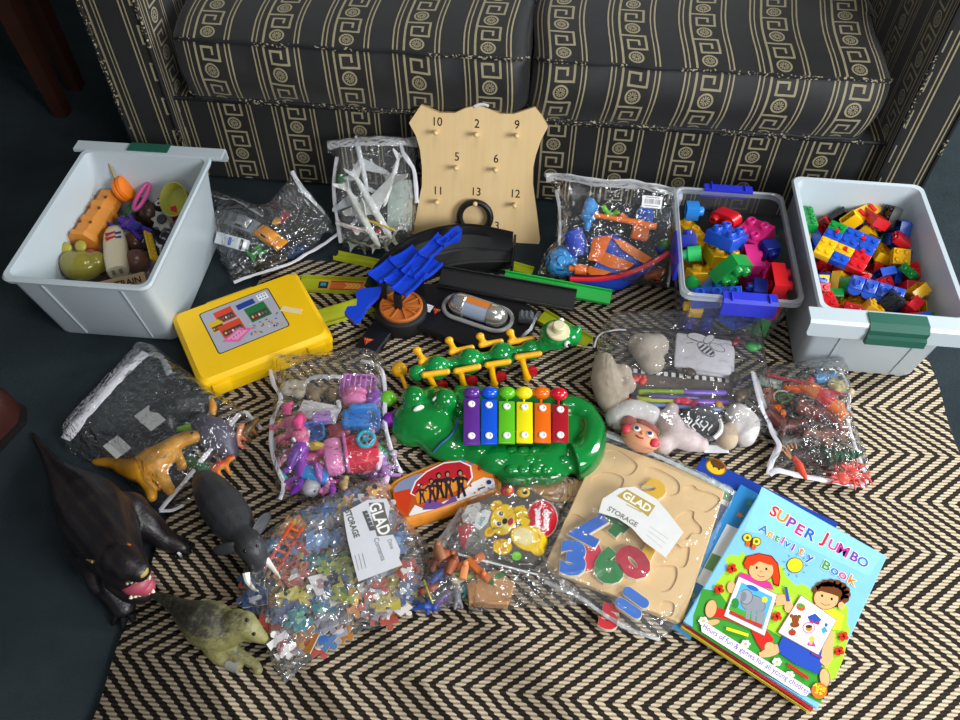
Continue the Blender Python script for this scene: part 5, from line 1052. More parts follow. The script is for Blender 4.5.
def EL(x, y, rx, ry, c, a=0, n=20): d.poly([bq2(x+rx*math.cos(t)*math.cos(a)-ry*math.sin(t)*math.sin(a), y+rx*math.cos(t)*math.sin(a)+ry*math.sin(t)*math.cos(a)) for t in (2*PI*k/n for k in range(n))], c)
def LN(pts, w, c): d.line([bq2(*p) for p in pts], w, c)
def TX(s, x, y, x2, y2, size, c, **k):
    p, q3 = bq2(x, y), bq2(x2, y2); d.text(s, p.x, p.y, size, c, a=math.atan2((q3-p).y, (q3-p).x), **k)
EDGE = bq2
w2, h2 = w/2-.001, h/2-.001
d.poly([(-w2, -h2), (w2, -h2), (w2, h2), (-w2, h2)], '84c2e4')
PL(((225, 22), (600, 235), (560, 300), (300, 180), (170, 160)), '8fd2f4')
# hills
PL(((118, 275), (110, 245), (128, 232), (150, 238), (165, 225), (185, 250), (200, 260), (290, 270), (300, 300), (330, 330), (352, 325), (385, 345), (470, 370), (495, 400), (492, 440), (500, 470), (480, 560), (455, 620), (400, 640), (230, 520), (60, 420), (75, 330)), 'a9d334')
PL(((10, 425), (40, 340), (90, 350), (140, 420), (250, 470), (330, 520), (430, 600), (440, 625), (408, 700), (200, 590), (8, 466)), '3f9a36')
# title
for i, (ch, x, y, cc_) in enumerate(zip('SUPER', (263, 288, 315, 342, 374), (100, 116, 136, 157, 172), ('d8372e', 'e8862a', '8a3fa8', 'd0307c', '2d62c4'))): TX(ch, x, y, x+30, y+17, .0285, cc_, bold=.03, sx=.92, outline=('f6f0f4', .03))
for i, (ch, x, y, cc_) in enumerate(zip('JUMBO', (424, 447, 478, 513, 540), (184, 206, 222, 242, 258), ('d42a3a', 'e0408a', 'b0308c', '7a3aa8', '2f6ac8'))): TX(ch, x, y, x+30, y+17, [.031, .025, .028, .024, .023][i], cc_, bold=.028, sx=.9, outline=('f6f0f4', .03))
for ch, x, y, cc_ in zip('Activity', (230, 252, 272, 290, 305, 322, 348, 376), (156, 169, 182, 190, 200, 212, 224, 244), ('2f7ec8', 'e8a02a', '3fa05a', 'd04a8a', '2f7ec8', '8a4aa8', 'e8862a', '3f62b8')): TX(ch, x, y, x+30, y+17, .021, cc_, bold=.03, outline=('f4f6fa', .03))
for ch, x, y, cc_ in zip('Book', (425, 453, 478, 505), (270, 285, 298, 315), ('3f9a46', '2f7ec8', 'e0508a', 'e8862a')): TX(ch, x, y, x+30, y+17, .023, cc_, bold=.03, outline=('f4f6fa', .03))
# sun
EL(328, 268, 26, 24, '3a4a1c'); EL(328, 268, 24, 22, 'f6dc28')
for k in range(9): an = k*2*PI/9; LN(((328+32*math.cos(an), 268+30*math.sin(an)), (328+40*math.cos(an), 268+38*math.sin(an))), .0008, '3a6a8a')
# butterfly
for s in (-1, 1): EL(193+s*14, 188+s*6, 15, 14, '2a2414'); EL(193+s*14, 188+s*6, 13, 12, 'f2d030'); EL(193+s*14, 188+s*6, 5, 5, '2e6a3a'); EL(190+s*9, 206+s*5, 8, 9, 'd8602a')
EL(192, 198, 4, 16, '4a2a14', .2)
SK = 'f2b27c'
# girl
PL(((165, 262), (175, 240), (215, 230), (255, 238), (275, 262), (282, 305), (278, 335), (262, 330), (255, 300), (190, 285), (172, 278)), '7a1408'); PL(((168, 262), (178, 242), (215, 233), (253, 241), (272, 264), (279, 305), (275, 330), (263, 326), (255, 300), (190, 285), (172, 276)), 'dc3f16')
PL(((160, 290), (250, 320), (262, 345), (180, 330), (140, 330), (145, 305)), 'd83c92')
EL(222, 284, 40, 36, '7a4a28'); EL(222, 284, 38, 34, SK); PL(((184, 268), (200, 242), (235, 238), (262, 262), (250, 268), (215, 256), (195, 270)), 'dc3f16')
EL(208, 276, 3.5, 4.5, '2a1a14'); EL(238, 280, 3.5, 4.5, '2a1a14'); LN(((210, 298), (220, 305), (232, 303)), .0009, '7a2a1a'); EL(222, 288, 4, 3, 'd88a58')
PL(((75, 400), (130, 410), (215, 440), (262, 500), (230, 545), (205, 505), (190, 470), (120, 440), (70, 430)), 'd42a22')
for x, y, a_ in ((65, 405, .2), (250, 528, -.5)): EL(x, y, 19, 30 if x < 100 else 22, '7a4a28', a_); EL(x, y, 17, 28 if x < 100 else 20, SK, a_)
EL(68, 448, 24, 9, SK, -.2); EL(250, 540, 36, 14, SK, -.3)
for k in range(4): EL(220+k*16, 545-k*8, 6, 5, SK)
# boy
EL(440, 360, 54, 38, '3a1c0c', .3)
for k in range(9): an = PI+.4+k*.4; EL(440+48*math.cos(an), 358+34*math.sin(an), 14, 13, '6b3a1a'); d.z -= d.dz
EL(440, 352, 46, 30, '6b3a1a', .3); PL(((395, 385), (440, 402), (480, 425), (470, 470), (440, 470), (380, 400)), 'f0dc30')
EL(425, 372, 40, 36, '7a4a28'); EL(425, 372, 38, 34, SK); EL(472, 395, 10, 12, SK); PL(((392, 352), (410, 335), (450, 340), (470, 370), (445, 360), (410, 350)), '6b3a1a')
EL(412, 364, 3.5, 4.5, '2a1a14'); EL(442, 374, 3.5, 4.5, '2a1a14'); LN(((408, 386), (420, 394), (436, 392)), .0009, '7a2a1a')
PL(((290, 490), (340, 470), (420, 530), (415, 570), (400, 610), (330, 580), (280, 545), (275, 520)), '2c4fb4'); PL(((425, 470), (450, 480), (445, 560), (425, 590), (405, 570)), SK)
EL(420, 620, 17, 30, '7a4a28', -.1); EL(420, 620, 15, 28, SK, -.1); EL(308, 400, 14, 18, SK); EL(128, 338, 13, 18, SK); EL(282, 375, 20, 14, SK, -.4); PL(((270, 360), (318, 372), (312, 390), (268, 395)), SK)
# elephant picture
PL(((150, 302), (273, 360), (232, 492), (103, 427)), '8a7a6a'); PL(((152, 305), (270, 361), (231, 488), (106, 427)), 'f6f4f2'); PL(((160, 322), (258, 368), (225, 472), (120, 422)), '58b0e0'); PL(((125, 405), (228, 452), (222, 468), (120, 420)), 'c03a2a'); PL(((124, 390), (230, 440), (226, 456), (120, 408)), '4aa83a')
EL(196, 390, 40, 28, '5a6068', .3); EL(196, 390, 38, 26, '8e949c', .3); EL(174, 368, 21, 24, '5a6068'); EL(174, 368, 19, 22, '9aa0a8'); EL(165, 368, 10, 16, '7e848c', .3); PL(((155, 350), (160, 345), (156, 380), (146, 384), (145, 372)), '9aa0a8')
for x in (180, 198, 214, 226): PL(((x-6, 400+(x-180)*.3), (x+8, 403+(x-180)*.3), (x+4, 440+(x-180)*.35), (x-8, 436+(x-180)*.35)), '8e949c')
EL(232, 377, 9, 9, 'f4dc30'); EL(195, 340, 20, 7, '2f6ac0', .4); EL(140, 388, 12, 16, '2f8a3a')
for x, y in ((135, 418), (160, 430), (188, 444), (210, 455)): EL(x, y, 6, 4, 'd03a2a')
# second picture
PL(((345, 362), (458, 440), (400, 552), (271, 480)), '8a7a6a'); PL(((346, 365), (455, 441), (399, 548), (275, 479)), 'f8f6f4')
EL(345, 400, 15, 12, 'd8502a', .4); EL(345, 396, 13, 6, '5a9a3a', .4); PL(((365, 430), (390, 420), (410, 440), (395, 455), (372, 445)), '2f52b0'); EL(378, 448, 6, 6, 'c02a2a'); EL(398, 450, 6, 6, 'c02a2a'); PL(((408, 470), (420, 460), (430, 476), (414, 484)), '4aa0c8'); EL(424, 456, 5, 6, '2f62c0')
EL(328, 438, 12, 14, '8a4a1c'); EL(316, 428, 6, 6, '8a4a1c'); EL(340, 430, 6, 6, '8a4a1c'); EL(326, 455, 15, 10, '8a4a1c'); EL(370, 465, 20, 18, 'c85a9a'); EL(370, 465, 17, 15, 'f8f6f4'); EL(370, 468, 11, 8, 'c8862a'); EL(370, 461, 11, 5, '4a2a1a')
EL(318, 480, 12, 10, 'b03a2a'); EL(318, 470, 3, 4, '3a7a3a'); EL(380, 500, 8, 9, 'f0c040'); PL(((368, 510), (385, 508), (392, 525), (365, 520)), 'c04a9a'); EL(376, 512, 6, 6, SK)
# pencils, flowers
LN(((298, 340), (306, 380)), .0045, '2a52a8'); LN(((115, 468), (178, 488)), .005, 'f0dc28'); LN(((308, 582), (365, 622)), .005, 'c82a22'); LN(((380, 545), (408, 558)), .004, '7a3a8a')
for x, y in ((130, 280), (90, 345), (270, 430), (478, 492), (465, 538)):
    for k in range(4): an = k*PI/2+.5; EL(x+9*math.cos(an), y+9*math.sin(an), 8, 7, 'd0301e', 0, 10); d.z -= d.dz
    EL(x, y, 4, 4, '5a1410', 0, 8)
for x, y in ((40, 444), (172, 516), (270, 572), (310, 614)):
    for k in range(6): an = k*PI/3; EL(x+10*math.cos(an), y+9*math.sin(an), 6, 5, 'f6f6f2', 0, 8); d.z -= d.dz
    EL(x, y, 4, 4, 'f0c828', 0, 8)
# banner
PL(((45, 447), (372, 655), (375, 668), (362, 678), (345, 675), (35, 478), (33, 460)), 'f6f4f0')
TX('Hours of fun & games for all young children!', 204, 563, 362, 663, .0125, '7a3aa0', bold=.01, sx=.76)
EL(402, 662, 25, 25, 'e8742a'); TX('AGE', 403, 652, 433, 669, .009, 'f8e028', bold=.03); TX('3+', 400, 668, 430, 685, .010, 'f8e028', bold=.03)
d.build('cover_print', t, .22)
# ================================================================ loose rubber animals
def critter(name, label, cat, fr, base, spine, limbs, mat, paint=None, voxel=.003, smooth=3, blobs=(), group=None, nside=12, root=None):
    """one continuous animal body from a spine and limbs measured as (px, py, height, radius)"""
    M = place(fr, *base) if root is None else root
    t = empty(name, M, label, cat, group); mi = M.inverted()
    def W(p): return mi @ fr.at(p[0], p[1], p[2])
    b = MB()
    for ch in [spine]+list(limbs):
        pts = [W(p) for p in ch]; rs = [p[3] for p in ch]
        if len(pts) > 2:
            q4 = spline([(*p, r) for p, r in zip([tuple(p) for p in pts], rs)], 4) if False else None
            sp = spline(pts, 4); rr_ = []
            for i in range(len(rs)-1): rr_ += [rs[i]+(rs[i+1]-rs[i])*k/4 for k in range(4)]
            rr_.append(rs[-1]); b.tube(sp, rr_, nside); b.ell(sp[0], rr_[0]); b.ell(sp[-1], rr_[-1])
        else: b.tube(pts, rs, nside); b.ell(pts[0], rs[0]); b.ell(pts[-1], rs[-1])
    for p in blobs: b.ell(W(p), p[3] if isinstance(p[3], tuple) else (p[3],)*3)
    o = organic('body', b, mat, t, voxel, smooth, paint)
    return t, W, mi
def eyes(t, W, pts, r, c='0a0a0a', name='eye'):
    for p in pts: b = MB(); b.ell(W(p), (r, r, r), None, 10, 7); b.build(name, plas(c, .15), t)
def cone(t, nm, W, p0, p1, r, mat, r1=.0004):
    b = MB(); a, c = W(p0), W(p1); b.tube([a, a.lerp(c, .6), c], [r, r*.65, r1], 8); return b.build(nm, mat, t)
# dark dinosaur
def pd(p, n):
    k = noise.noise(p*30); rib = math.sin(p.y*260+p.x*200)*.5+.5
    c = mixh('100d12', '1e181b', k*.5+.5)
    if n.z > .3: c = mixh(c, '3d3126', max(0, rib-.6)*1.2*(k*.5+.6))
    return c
t, W, mi = critter('dinosaur_figure', 'big dark dinosaur figure with an open pink mouth, standing half on the rug', 'toy dinosaur', FL, (95, 530, 0),
    [(33, 434, .006, .004), (44, 450, .012, .008), (56, 468, .025, .016), (70, 484, .05, .032), (86, 502, .07, .05), (99, 522, .085, .056), (110, 542, .105, .046), (118, 558, .125, .036), (124, 568, .13, .031)],
    [[(128, 512, .06, .034), (148, 526, .045, .025), (166, 540, .02, .018), (182, 547, .012, .015)],
     [(88, 545, .06, .034), (102, 575, .045, .024), (118, 598, .022, .019), (124, 608, .012, .019)],
     [(126, 545, .095, .018), (138, 556, .075, .012), (143, 563, .06, .009)], [(92, 562, .09, .018), (94, 582, .07, .012), (97, 590, .06, .009)],
     [(122, 561, .142, .029), (130, 566, .15, .024), (139, 571, .15, .017)], [(120, 578, .100, .024), (133, 590, .088, .021), (143, 593, .084, .016)]],
    vcol(.38, 0, .25), pd, .0035, 3)
MK = plas('a88f45', .5); TH = plas('e4dcc0', .4)
b = MB()
b.ell(W((136, 581, .112, 0)), (.024, .022, .017)); b.ell(W((144, 586, .104, 0)), (.017, .016, .014)); b.build('mouth', plas('a8485a', .45), t)
for k in range(6):
    for (p0, p1, hh, s) in (((127, 582), (149, 577), .134, -1), ((131, 598), (153, 592), .102, 1)):
        x, y = p0[0]+(p1[0]-p0[0])*k/5, p0[1]+(p1[1]-p0[1])*k/5; cone(t, 'tooth', W, (x, y, hh, 0), (x+.3, y-s*3, hh+.004, 0), .0032, TH)
for p, q5 in (((132, 567, .152), (143, 574, .142)), ((128, 555, .15), (124, 549, .146)), ((88, 559, .13), (95, 561, .142)), ((107, 571, .146), (114, 579, .135))): b = MB(); b.tube([W((*p, 0)), W((*q5, 0))], [.0035, .006], 6, flat=.5); b.build('marking', MK, t)
b = MB(); b.ell(W((139, 571, .155, 0)), (.014, .012, .007)); b.build('snout_patch', MK, t)
eyes(t, W, [(128, 547, .158, 0), (107, 566, .152, 0)], .0055, 'c4551c')
for x0_, y0_, fx, fy in ((186, 546, 198, 545), (184, 550, 194, 555), (178, 552, 184, 562), (118, 614, 112, 626), (124, 617, 123, 631), (131, 614, 135, 625)): cone(t, 'claw', W, (x0_, y0_, .014, 0), (fx, fy, .003, 0), .0075, plas('141316', .2), .001)
# elephant
t, W, mi = critter('elephant_figure', 'dark grey elephant figure with white tusks, trunk pointing down the rug', 'toy animal', RUG, (228, 515, 0),
    [(205, 482, .05, .022), (212, 492, .058, .031), (222, 506, .062, .036), (233, 522, .064, .034), (243, 537, .07, .024), (251, 547, .076, .023), (256, 556, .066, .019), (259, 568, .045, .014), (261, 580, .028, .011), (264, 590, .018, .009)],
    [[(209, 498, .05, .018), (209, 512, .006, .014)], [(222, 490, .05, .018), (225, 502, .006, .014)], [(228, 524, .05, .018), (229, 538, .006, .014)], [(242, 517, .05, .018), (245, 530, .006, .014)], [(202, 476, .05, .005), (198, 484, .03, .004)]],
    plas('2e3033', .45, bmp=.4, var=.15), None, .0035, 3)
for pts in (((244, 543, .08), (236, 540, .09), (222, 543, .088), (209, 549, .076), (216, 557, .068), (236, 554, .074)), ((248, 535, .082), (255, 521, .092), (264, 511, .09), (273, 511, .08), (271, 523, .072), (257, 541, .076))):
    b = MB(); pp = [W((*p, 0)) for p in pts]; cen = sum(pp, Vector())/6; n_ = (pp[1]-pp[0]).cross(pp[-1]-pp[0]).normalized()*.0035
    b.add([p+n_ for p in pp]+[p-n_ for p in pp]+[cen+n_*2.2, cen-n_*.5], [(i, (i+1) % 6, 12) for i in range(6)]+[(6+(i+1) % 6, 6+i, 13) for i in range(6)]+[(i, 6+i, 6+(i+1) % 6, (i+1) % 6) for i in range(6)])
    o = b.build('ear', plas('26282b', .5, var=.15), t, 60); md = o.modifiers.new('s', 'SUBSURF'); md.levels = 2; md.render_levels = 2; fixn(o)
for pts in (((246, 573, .055), (248, 582, .05), (254, 589, .05), (258, 591, .054)), ((266, 560, .058), (271, 566, .055), (277, 574, .057), (280, 578, .062))):
    b = MB(); pp = spline([W((*p, 0)) for p in pts], 4); b.tube(pp, [.0062*(1-.85*i/(len(pp)-1)) for i in range(len(pp))], 8); b.build('tusk', plas('e9e6da', .3), t)
eyes(t, W, [(245, 551, .091, 0), (257, 546, .091, 0)], .003)
# yellow grey dinosaur on its belly
def py_(p, n):
    k = noise.noise(p*160)*.5+noise.noise(p*420)*.6
    g = max(0, min(1, (n.z-.25)*1.5-(p.x)*9+.15)); return mixh('8e8956', '35332f', g+k*.75)
t, W, mi = critter('dinosaur_figure', 'yellow and grey speckled dinosaur figure below the elephant, tail to the left', 'toy dinosaur', RUG, (212, 625, 0),
    [(143, 591, .012, .004), (160, 597, .016, .008), (175, 605, .025, .013), (188, 614, .035, .022), (203, 622, .042, .035), (218, 628, .045, .036), (232, 628, .05, .027), (244, 624, .062, .02)],
    [[(236, 622, .062, .02), (248, 627, .062, .018), (258, 635, .052, .012), (263, 638, .046, .009)], [(236, 630, .05, .015), (256, 636, .03, .010), (270, 641, .014, .007), (279, 641, .008, .007)],
     [(214, 636, .035, .026), (217, 650, .022, .018), (226, 660, .01, .011), (236, 664, .008, .012)], [(226, 645, .028, .013), (242, 656, .018, .009), (255, 664, .012, .007), (258, 670, .008, .008)]],
    vcol(.5, 0, .3), py_, .0028, 3)
b = MB(); b.tube([W((228, 662, .009, 0)), W((240, 666, .008, 0))], [.011, .012], 10); b.build('foot', plas('8f8f88', .5), t)
eyes(t, W, [(247, 620, .081, 0), (254, 634, .069, 0)], .0028)
# ================================================================ clear bags
TAPE = fuzz('dfdde8', 'f2f1f6', 80, .7, .2)
def film(name, label, fr, outline, hmax, cat='clear bag', wr=.004, fall=.03, mat=None, tapes=(), seed=1, step=.009, floor_h=.001, tapemat=None):
    """see-through bag: bottom sheet on the floor, top sheet over the contents, both meeting at the outline"""
    cx = sum(p[0] for p in outline)/len(outline); cy = sum(p[1] for p in outline)/len(outline)
    M = place(fr, cx, cy, 0); t = empty(name, M, label, cat); mi = M.inverted()
    L3 = [mi @ fr.at(*((*p, 0) if len(p) == 2 else p)) for p in outline]; poly = [(p.x, p.y) for p in L3]
    def base(x, y):
        s = w = 0
        for p in L3: k = 1/((p.x-x)**2+(p.y-y)**2+1e-6)**1.5; s += k*p.z; w += k
        return s/w
    def top(x, y, d):
        k = 1-(1-min(1, d/fall))**2
        n1 = noise.noise((x*22, y*22, seed*3.1)); n2 = 1-abs(noise.noise((x*45+n1, y*45, seed*7.7)))*2.2; n3 = 1-abs(noise.noise((x*17-n1, y*30, seed*5.3)))*2.4
        return base(x, y)+.0015+k*(hmax+wr*(n1*.8+n2*.45+n3*.6))
    vs, fs = sheet(poly, top, step, .3, random.Random(seed)); b = MB(); b.add(vs, fs)
    v2, f2 = sheet(poly, lambda x, y, d: min(base(x, y), base(x, y)*(1-min(1, d/.05)))+floor_h, step*2); b.add(v2, [f[::-1] for f in f2])
    b.build('film', mat or vinyl(), t, 75)
    for tp in tapes:
        w = tp[0]; nm = tp[2] if len(tp) > 2 else 'white_piping'; mm = tp[3] if len(tp) > 3 else (tapemat or TAPE)
        pts = spline([mi @ fr.at(*((*p, .004) if len(p) == 2 else p)) for p in tp[1]], 5)
        pts = [p+Vector((0, 0, .002+.002*noise.noise((p.x*60, p.y*60, seed)))) for p in pts]
        b = MB(); b.tube(pts, [w*(.85+.3*noise.noise((p.x*40, p.y*40, seed+4))) for p in pts], 8, flat=.28, up=(0, 0, 1)); b.build(nm, mm, t)
    return t, mi
def W_(fr, M): mi = M.inverted(); return lambda px, py, h: mi @ fr.at(px, py, h)
# ---------------------------------------------------------------- toy vehicles
GLS = plas('0c0d10', .12); TYR = plas('111113', .7); HUB = plas('b8bac0', .25, .8)
def car(label, fr, px, py, h, to, L, col, roll=0, van=False, extra=None, open_=False, rough=.2, metal=0, nm='toy_car'):
    t = thing(nm, label, 'toy vehicle', fr, px, py, h, to, tilt=Rx(roll)); k = L/.075; M = Sc(k, k, k)
    m = plas(col, rough, metal, coat=.4)
    if van:
        b = MB(); b.loft([[(x, y, z) for y, z in rr(.028*w, hh, .003, 2, 0, zc)] for x, w, hh, zc in ((-.0375, .94, .02, .016), (-.036, 1, .024, .017), (.02, 1, .024, .017), (.028, 1, .018, .0145), (.0365, .96, .012, .0115), (.0375, .9, .010, .011))], M=M); fixn(b.build('body', m, t, 30))
        for y in (-.0142, .0142): b = MB(); b.box((-.008, y, .022), (.045, .0008, .007), .0, M); b.build('window', GLS, t); b = MB(); b.box((-.005, y, .0125), (.06, .0008, .004), 0, M); b.build('stripe', plas('24408e', .3), t)
        b = MB(); b.box((.0262, 0, .0225), (.006, .024, .007), .001, M @ T(.0262, 0, .0225) @ Ry(.9) @ T(-.0262, 0, -.0225)); b.build('windscreen', GLS, t)
        b = MB(); b.box((.002, 0, .0305), (.006, .018, .004), .001, M); b.build('light_bar', plas('2544b4', .2), t)
    else:
        b = MB(); pr = [(-.0375, .008, .011, .9), (-.036, .006, .0165, .96), (-.026, .005, .0185, 1), (-.01, .005, .0175, 1), (.012, .005, .017, 1), (.028, .0055, .0145, .97), (.036, .006, .012, .92), (.0375, .008, .010, .85)]
        b.loft([[(x, -.0155*w, z0), (x, .0155*w, z0), (x, .0165*w, (z0+z1)/2), (x, .0145*w, z1-.001), (x, .011*w, z1), (x, -.011*w, z1), (x, -.0145*w, z1-.001), (x, -.0165*w, (z0+z1)/2)] for x, z0, z1, w in pr], M=M); fixn(b.build('body', m, t, 40))
        if not open_:
            b = MB(); b.loft([[(x, y, z) for x, y in rr(l, w, .004, 3, cx, 0)] for l, w, z, cx in ((.042, .026, .016, -.006), (.034, .0225, .023, -.0065), (.022, .0195, .0262, -.008), (.016, .015, .0266, -.008))], M=M); fixn(b.build('roof', m, t, 40))
            b = MB(); b.add([(.0085, -.0105, .0186), (.0085, .0105, .0186), (.0028, .009, .0258), (.0028, -.009, .0258)], [(0, 1, 2, 3)], M); b.build('windscreen', GLS, t)
            b = MB(); b.add([(-.0262, -.0105, .0186), (-.0262, .0105, .0186), (-.0192, .0085, .0258), (-.0192, -.0085, .0258)], [(3, 2, 1, 0)], M); b.build('rear_window', GLS, t)
            for y in (-1, 1): b = MB(); b.add([(-.018, y*.0128, .0187), (.004, y*.0128, .0187), (0, y*.0108, .0245), (-.015, y*.0108, .0245)], [(0, 1, 2, 3)], M); b.build('side_window', GLS, t)
    for x in (-.023, .023):
        for y in (-1, 1):
            b = MB(); b.cyl((x, y*.0115, .0062), (x, y*.0168, .0062), .0064, n=14, M=M); w_ = b.build('wheel', TYR, t)
            b = MB(); b.cyl((x, y*.0166, .0062), (x, y*.0172, .0062), .0034, n=10, M=M); b.build('hub', HUB, w_)
    return t
INC = ' in the car bag'
FC = Fr((0, 0, .004))
car('silver grey sports car'+INC, FC, 243, 226, .026, (226, 219), .085, '8d9094', roll=-.25, rough=.25, metal=.4)
car('white and blue police van'+INC, FC, 236, 243, .02, (250, 247), .072, 'cfd3d8', roll=.7, van=True)
car('orange yellow car with black windows'+INC, FC, 272, 241, .024, (283, 248), .078, 'e59413', roll=.1)
car('black car with white trim at the bag bottom'+INC, FC, 233, 267, .008, (242, 276), .06, '17181c', roll=.2)
car('dark bronze metallic car beside the tape'+INC, FC, 268, 263, .004, (280, 256), .075, '4c4334', roll=-.1, rough=.15, metal=.8)
car('dark red car half hidden at the left'+INC, FC, 217, 234, .006, (222, 244), .06, '5c1820')
car('dark grey racing car without roof'+INC, FC, 304, 238, .004, (292, 246), .065, '26282c', open_=True)
car('dark blue car under the white tape'+INC, FC, 297, 253, .003, (308, 247), .055, '20385e')
t = thing('toy_bike', 'small red quad bike with a yellow seat'+INC, 'toy vehicle', FC, 284, 223, .02, (292, 216))
b = MB(); b.box((0, 0, .014), (.045, .014, .01), .003); b.box((.012, 0, .02), (.016, .02, .006), .002); b.build('body', plas('9c1420', .3), t)
b = MB(); b.ell((-.02, 0, .02), (.011, .008, .005)); b.build('seat', plas('e0a020', .3), t)
for x in (-.02, .02):
    for y in (-.013, .013): b = MB(); b.cyl((x, y-.004, .008), (x, y+.004, .008), .009, n=14); b.build('wheel', TYR, t)
b = MB(); b.tube([(.012, -.014, .028), (.016, 0, .024), (.012, .014, .028)], .0018, 6); b.build('handlebar', HUB, t)
t = thing('toy_chair', 'green plastic toy chair frame'+INC, 'toy', FC, 258, 256, .02, (270, 250))
b = MB(); b.box((0, 0, .004), (.03, .024, .004), .001); b.tube([(-.015, -.011, .004), (-.018, -.011, .02), (-.018, .011, .02), (-.015, .011, .004)], .003, 6); b.tube([(.012, -.011, .002), (.018, -.012, .014), (.0, -.012, .012)], .0028, 6); b.tube([(.012, .011, .002), (.018, .012, .014), (0, .012, .012)], .0028, 6); b.build('frame', plas('1d8a34', .35), t)
# toy aeroplanes
def plane(label, fr, px, py, h, to, L, col, col2=None, roll=0, engines=True, sweep=.5, nm='toy_aeroplane', w=1.0):
    t = thing(nm, label, 'toy aeroplane', fr, px, py, h, to, tilt=Rx(roll)); k = L; m = plas(col, .3)
    b = MB(); b.tube([(x*k, 0, z*k) for x, z in ((-.5, .02), (-.42, .012), (-.25, .004), (.3, 0), (.42, -.002), (.48, -.006), (.5, -.01))], [.012*k, .022*k, .044*k, .046*k, .04*k, .024*k, .008*k], 14); b.build('fuselage', m, t)
    for s in (-1, 1):
        b = MB(); b.prism([(x*k, y*k*s*w) for x, y in ((.12, .03), (.12-sweep*.42, .44), (.05-sweep*.42, .45), (-.1, .03))][::s], -.014*k, -.004*k); fixn(b.build('wing', m, t))
        b = MB(); b.prism([(x*k, y*k*s) for x, y in ((-.36, .01), (-.47, .16), (-.5, .16), (-.46, .01))][::s], .01*k, .017*k); fixn(b.build('tailplane', m, t))
        if engines: b = MB(); b.cyl((.06*k, s*.17*k*w, -.03*k), (-.06*k, s*.17*k*w, -.03*k), .022*k, .016*k, 12); b.build('engine', plas(col2 or col, .3), t)
    b = MB(); b.prism([(-.36*k, 0), (-.5*k, .15*k), (-.54*k, .15*k), (-.48*k, 0)], -.005*k, .005*k, T(0, 0, .02*k) @ Rx(PI/2)); fixn(b.build('fin', plas(col2 or col, .3), t))
    if col2:
        for s in (-1, 1): b = MB(); b.box((-.02*k, s*.0455*k, .004*k), (.6*k, .002*k, .014*k), 0); b.build('stripe', plas(col2, .3), t)
    return t
PF = lean((372, 250), (374, 138), 1.475); INP = ' in the plane bag'
plane('large white airliner with swept wings, nose down'+INP, PF, 372, 205, .03, (385, 228), .17, 'e4e6e4', roll=.4)
plane('long white jet lying slantwise at the left'+INP, PF, 362, 215, .045, (378, 245), .16, 'dedfd9', roll=1.0, engines=False, w=.5)
plane('white airliner with red side stripes'+INP, PF, 357, 229, .03, (340, 224), .10, 'e6e2dd', 'b5202a', roll=1.3)
plane('white delta jet with spread wings near the bag top'+INP, PF, 362, 165, .02, (358, 147), .13, 'd9dde0', roll=-.3, sweep=.8)
plane('pale grey jet behind the large airliner'+INP, PF, 352, 200, .012, (346, 178), .11, 'a9b0b6', roll=.5)
plane('small cream fighter jet at the bag bottom'+INP, PF, 392, 238, .02, (398, 228), .06, 'd9d2bd', roll=.6, engines=False, sweep=.7)
plane('small grey fighter jet at the bag bottom'+INP, PF, 363, 244, .02, (352, 240), .055, '8a918c', roll=-.4, engines=False, sweep=.7)
plane('yellow propeller plane body'+INP, PF, 381, 225, .035, (394, 230), .07, 'cdb52e', roll=1.0, engines=False, w=.3)
plane('white glider with thin wings at the right'+INP, PF, 392, 180, .03, (384, 205), .12, 'e8eae8', roll=.9, engines=False, w=1.1)
t = thing('toy_block', 'dark green clip'+INP+' at its left edge', 'toy', PF, 341, 180, .015); b = MB(); b.box((0, 0, 0), (.02, .024, .014), .003); b.cyl((0, 0, .005), (0, 0, .014), .006); b.build('block', plas('1b6a3c', .4), t)
t = thing('card', 'pale mint card standing behind the planes'+INP, 'card', PF, 400, 205, .006, rz=.05); b = MB(); b.box((0, 0, 0), (.055, .11, .002), .0004); b.build('card', plas('aebcb4', .6), t)
for i, (x, y, a) in enumerate(((352, 246, .3), (374, 247, 1.4), (398, 246, 2.2), (403, 226, .8), (385, 243, 2.9))):
    t = thing('toy_soldier', ('tiny grey plastic propeller', 'tiny white plastic wheel strut', 'tiny cream plastic wing', 'tiny white tail fin', 'tiny pale green wing')[i]+' loose'+INP, 'toy part', PF, x, y, .03, rz=a); t.name = 'plane_part'
    b = MB(); b.prism(star(0, 0, .016, 3+i % 2, .3), -.0015, .0015); b.tube([(0, 0, 0), (.004, 0, .012)], .002, 6); b.build('piece', plas(('9aa19c', 'e0e0da', 'd2cbb4', 'e4e4e0', 'a9b8a4')[i], .4), t)
# boats
BF = lean((605, 283), (610, 182), 1.40); INB2 = ' in the boat bag'
MBo = place(BF, 625, 270, .0, (665, 258)); t = empty('toy_boat', MBo, 'blue and orange toy boat with a red rim'+INB2, 'toy boat'); W = W_(BF, MBo)
def hull(s): return W(s[0], s[1], s[2])
b = MB(); loops = []
for k in range(9):
    u = k/8; x, y = 570+(669-570)*u, 279-26*u*u+4*math.sin(PI*u); dp = 15*math.sin(PI*min(1, u*1.02+.05))
    top = [W(x, y, .05), W(x, y+1, .015)]; loops.append([W(x, y, .052), W(x, y-1, .03), W(x+1, y+dp*.6, .012), W(x+1, y+dp*.9, .022), W(x, y+dp*.6, .045)])
b.loft(loops); fixn(b.build('hull', plas('1d46b8', .3), t, 50))
b = MB(); b.tube(spline([W(570, 279, .054), W(600, 279, .058), (W(635, 271, .06)), W(669, 253, .056)], 5), .0055, 8); b.build('rim', plas('d8182e', .35), t)
